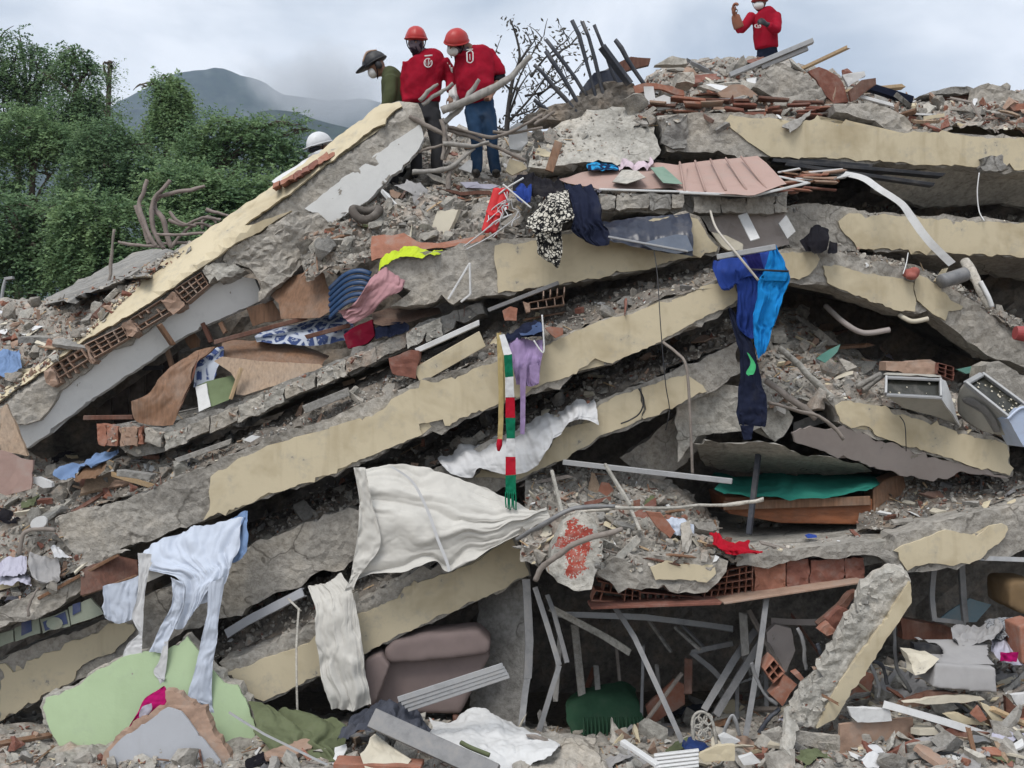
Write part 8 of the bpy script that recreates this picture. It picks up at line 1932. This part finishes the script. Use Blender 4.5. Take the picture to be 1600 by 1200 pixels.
def clutter(poly, where, n, seed, size=(.12, .45), rag=.25, pal=None):
    rng = random.Random(seed); xs = [p[0] for p in poly]; ys = [p[1] for p in poly]; n = int(n * .76)
    done = tries = 0
    while done < n and tries < n * 20:
        tries += 1
        x, y = rng.uniform(min(xs), max(xs)), rng.uniform(min(ys), max(ys))
        if not inpoly(x, y, poly): continue
        loc, nrm = hit(x, y)
        if loc is None or loc.y > 19: continue
        l0, _ = hit(x, y, BVH0)
        if l0 is None or (l0 - loc).length > .03 or (x < 400 and y > 1050) or (855 < x < 938 and 795 < y < 915): continue
        if nrm.y > 0: nrm = -nrm
        if nrm.z < .15: continue
        s = rng.uniform(*size) * rng.uniform(.55, 1)
        q = np.array(Vector((0, 0, 1)).rotation_difference(nrm.lerp(Vector((0, -.35, 1)), .4)).to_matrix() @ Euler((rng.gauss(0, .25), rng.gauss(0, .25), rng.uniform(0, 6.3))).to_matrix())
        loc = np.array(loc)
        if rng.random() < rag:
            m, w_ = rng.choice(PAL_F)
            g = np.linspace(-1, 1, 20); gx, gy = np.meshgrid(g, g * rng.uniform(.4, .8))
            p = np.stack([gx.ravel(), gy.ravel(), np.zeros(400)], 1)
            p[:, :2] += np.stack([fbm(p, 1.5, 2, seed + done), fbm(p, 1.5, 2, seed + done + 50)], 1) * .5
            rr_ = np.hypot(p[:, 0], p[:, 1])
            p[:, 2] = ridge(p * 2.2 + done, seed + done, 3) * .16 + .22 - rr_ * .2
            V = (q @ (p * s * .6).T).T + loc + np.array([0, 0, .02])
            mk('cloth_scrap', V, gridfaces(20, 20), m, smooth=True, label='crumpled %s cloth scrap %s' % (w_, where), cat='cloth', group='cloth scraps ' + where)
        else:
            m, w_ = rng.choice(pal or PAL_B)
            k = rng.randint(5, 8); ar = rng.choice([.09, .14, .2, .3, .45, .6])
            an = sorted(rng.uniform(0, 6.28) for _ in range(k))
            out_ = [(math.copysign(abs(math.cos(a)) ** .5, math.cos(a)) * s * rng.uniform(.7, 1), math.copysign(abs(math.sin(a)) ** .5, math.sin(a)) * s * ar * rng.uniform(.7, 1)) for a in an]
            th = rng.uniform(.012, .05) * (1.8 if 'concrete' in w_ else 1)
            out_ = jag(out_, s * .02, s * .12, seed + done)
            kk = len(out_)
            p = np.array([(a, b, th) for a, b in out_] + [(a, b, 0) for a, b in out_])
            p = p + np.stack([fbm(p, 6, 2, done + c) for c in range(3)], 1) * .012
            p[:, 2] += p[:, 0] ** 2 * rng.uniform(-.2, .3)
            Fs = [tuple(range(kk)), tuple(range(2 * kk - 1, kk - 1, -1))] + [(i, i + kk, (i + 1) % kk + kk, (i + 1) % kk) for i in range(kk)]
            V = (q @ p.T).T + loc + np.array([0, 0, .015])
            mk('broken_board', V, Fs, m, label='%s %s board piece %s' % ('large' if s > .28 else 'small', w_, where), cat='board', group='board pieces ' + where)
        done += 1
clutter([(0, 1200), (1600, 1200), (1600, 1020), (1440, 1040), (1230, 1120), (800, 1140), (420, 1130), (330, 1185), (0, 1140)], 'along the foot of the ruin', 110, 1, (.12, .4), .16)
clutter([(1330, 1200), (1600, 1200), (1600, 950), (1440, 960), (1390, 1060)], 'at the lower right corner', 45, 2, (.12, .34), .16)
clutter([(990, 200), (1640, 210), (1640, 150), (1440, 158), (1300, 122), (1140, 100), (1000, 120)], 'on the upper right crest', 60, 3, (.15, .45), .05)
clutter([(480, 440), (640, 398), (850, 368), (860, 300), (700, 265), (560, 320), (470, 370)], 'on the slope under the rescuers', 26, 4, (.1, .35), .12)
clutter([(0, 950), (130, 890), (90, 810), (300, 735), (300, 690), (0, 705)], 'on the far left slope', 30, 5, (.1, .35), .25)
clutter([(0, 640), (165, 500), (260, 410), (165, 446), (0, 475)], 'behind the leaning wall', 26, 6, (.12, .4), .05)
clutter([(1180, 645), (1400, 645), (1600, 700), (1480, 590), (1240, 490), (1180, 500)], 'in the right cavity', 30, 7, (.1, .35), .1)
clutter([(812, 880), (930, 905), (1150, 866), (1060, 780), (1000, 740), (820, 725)], 'on the centre mound', 26, 8, (.1, .32), .12)
clutter([(880, 1140), (1230, 1120), (1190, 1060), (900, 1090)], 'in the dark ground floor room', 26, 9, (.15, .5), .2)
clutter([(340, 882), (750, 699), (1156, 533), (1156, 490), (750, 655), (340, 840)], 'between the two longest beams', 22, 10, (.08, .22), .1)
clutter([(90, 806), (698, 586), (1152, 440), (1152, 405), (698, 545), (90, 770)], 'on the longest beam', 26, 11, (.06, .2), .08)
clutter([(1340, 835), (1600, 785), (1600, 740), (1400, 740)], 'on the bed floor right of the bed', 16, 12, (.08, .25), .1)
clutter([(640, 285), (830, 275), (890, 200), (700, 200)], 'near the feet of the rescuers', 14, 13, (.1, .35), .1)
clutter([(880, 300), (1230, 300), (1220, 262), (890, 270)], 'on the pink roof sheets', 14, 14, (.06, .18), .3)
# broken pipes and thin laths leaning in the ground floor
rng = random.Random(21)
for k in range(22):
    x = rng.uniform(870, 1240); y = rng.uniform(950, 1080); Y = rng.uniform(10.2, 11.4); L_ = rng.uniform(40, 130); a = rng.gauss(1.3, .5)
    board('lath', (x, y, Y), (x + math.cos(a) * L_, min(1145, y + math.sin(a) * L_), Y - rng.uniform(0, .5)), rng.uniform(.03, .08), .025, rng.choice([METAL, RUST, WOODD, GWOOD, CONC_D]), cut=.02, seed=k,
          label='%s lath or rail among the wreckage of the dark ground floor room' % ['thin', 'broken', 'leaning', 'short'][k % 4], cat='lath', group='laths in the dark ground floor room')
# ================================================================== haze and cloud
def boxobj(name, x0, x1, y0, y1, z0, z1, **kw):
    V, Fs = boxgeo(((x0 + x1) / 2, (y0 + y1) / 2, (z0 + z1) / 2), ((x1 - x0) / 2, 0, 0), (0, (y1 - y0) / 2, 0), (0, 0, (z1 - z0) / 2))
    return mk(name, V, Fs, kw.pop('mat'), solid=False, **kw)
hm = bpy.data.materials.new('haze'); hm.use_nodes = True
t = hm.node_tree; t.nodes.clear()
o = t.nodes.new('ShaderNodeOutputMaterial'); pv = t.nodes.new('ShaderNodeVolumePrincipled')
pv.inputs['Color'].default_value = (.56, .7, .95, 1); pv.inputs['Density'].default_value = .0002; pv.inputs['Anisotropy'].default_value = .1
t.links.new(pv.outputs[0], o.inputs['Volume'])
boxobj('haze', -3500, 3500, -60, 2100, -1.0, 640, mat=hm, kind='stuff', label='thin blue haze in the humid air', cat='haze')

# low cloud that wraps the mountain's shoulder
cm = bpy.data.materials.new('cloud_vapour'); cm.use_nodes = True
t = cm.node_tree; t.nodes.clear()
o = t.nodes.new('ShaderNodeOutputMaterial'); pv = t.nodes.new('ShaderNodeVolumePrincipled')
pv.inputs['Color'].default_value = (1, 1, 1, 1)
co = _coord(t, False)
nz = _noise(t, co, .011, 3, .6, .4)
mpn = t.nodes.new('ShaderNodeMapping'); mpn.vector_type = 'POINT'
ln = t.nodes.new('ShaderNodeVectorMath'); ln.operation = 'LENGTH'
RX, RY, RZ = 150., 140., 62.
mpn.inputs['Scale'].default_value = (1 / RX, 1 / RY, 1 / RZ); mpn.inputs['Location'].default_value = (0, 0, -1)
t.links.new(co, mpn.inputs[0]); t.links.new(mpn.outputs[0], ln.inputs[0])
fall = t.nodes.new('ShaderNodeMath'); fall.operation = 'SUBTRACT'; fall.inputs[0].default_value = .8
t.links.new(ln.outputs['Value'], fall.inputs[1])
ad = t.nodes.new('ShaderNodeMath'); ad.operation = 'MULTIPLY_ADD'; ad.inputs[1].default_value = 1.9
t.links.new(nz, ad.inputs[0]); t.links.new(fall.outputs[0], ad.inputs[2])
den = t.nodes.new('ShaderNodeMapRange'); den.inputs['From Min'].default_value = .93; den.inputs['From Max'].default_value = 1.6; den.inputs['To Max'].default_value = .02
t.links.new(ad.outputs[0], den.inputs['Value']); t.links.new(den.outputs[0], pv.inputs['Density'])
t.links.new(pv.outputs[0], o.inputs['Volume'])
V, Fs = ball(P(495, 138, 1420), RX, RY, RZ, seg=24)
mk('cloud', V, Fs, cm, kind='stuff', label='low white cloud bank hiding the mountain shoulder', cat='cloud', solid=False, smooth=True)
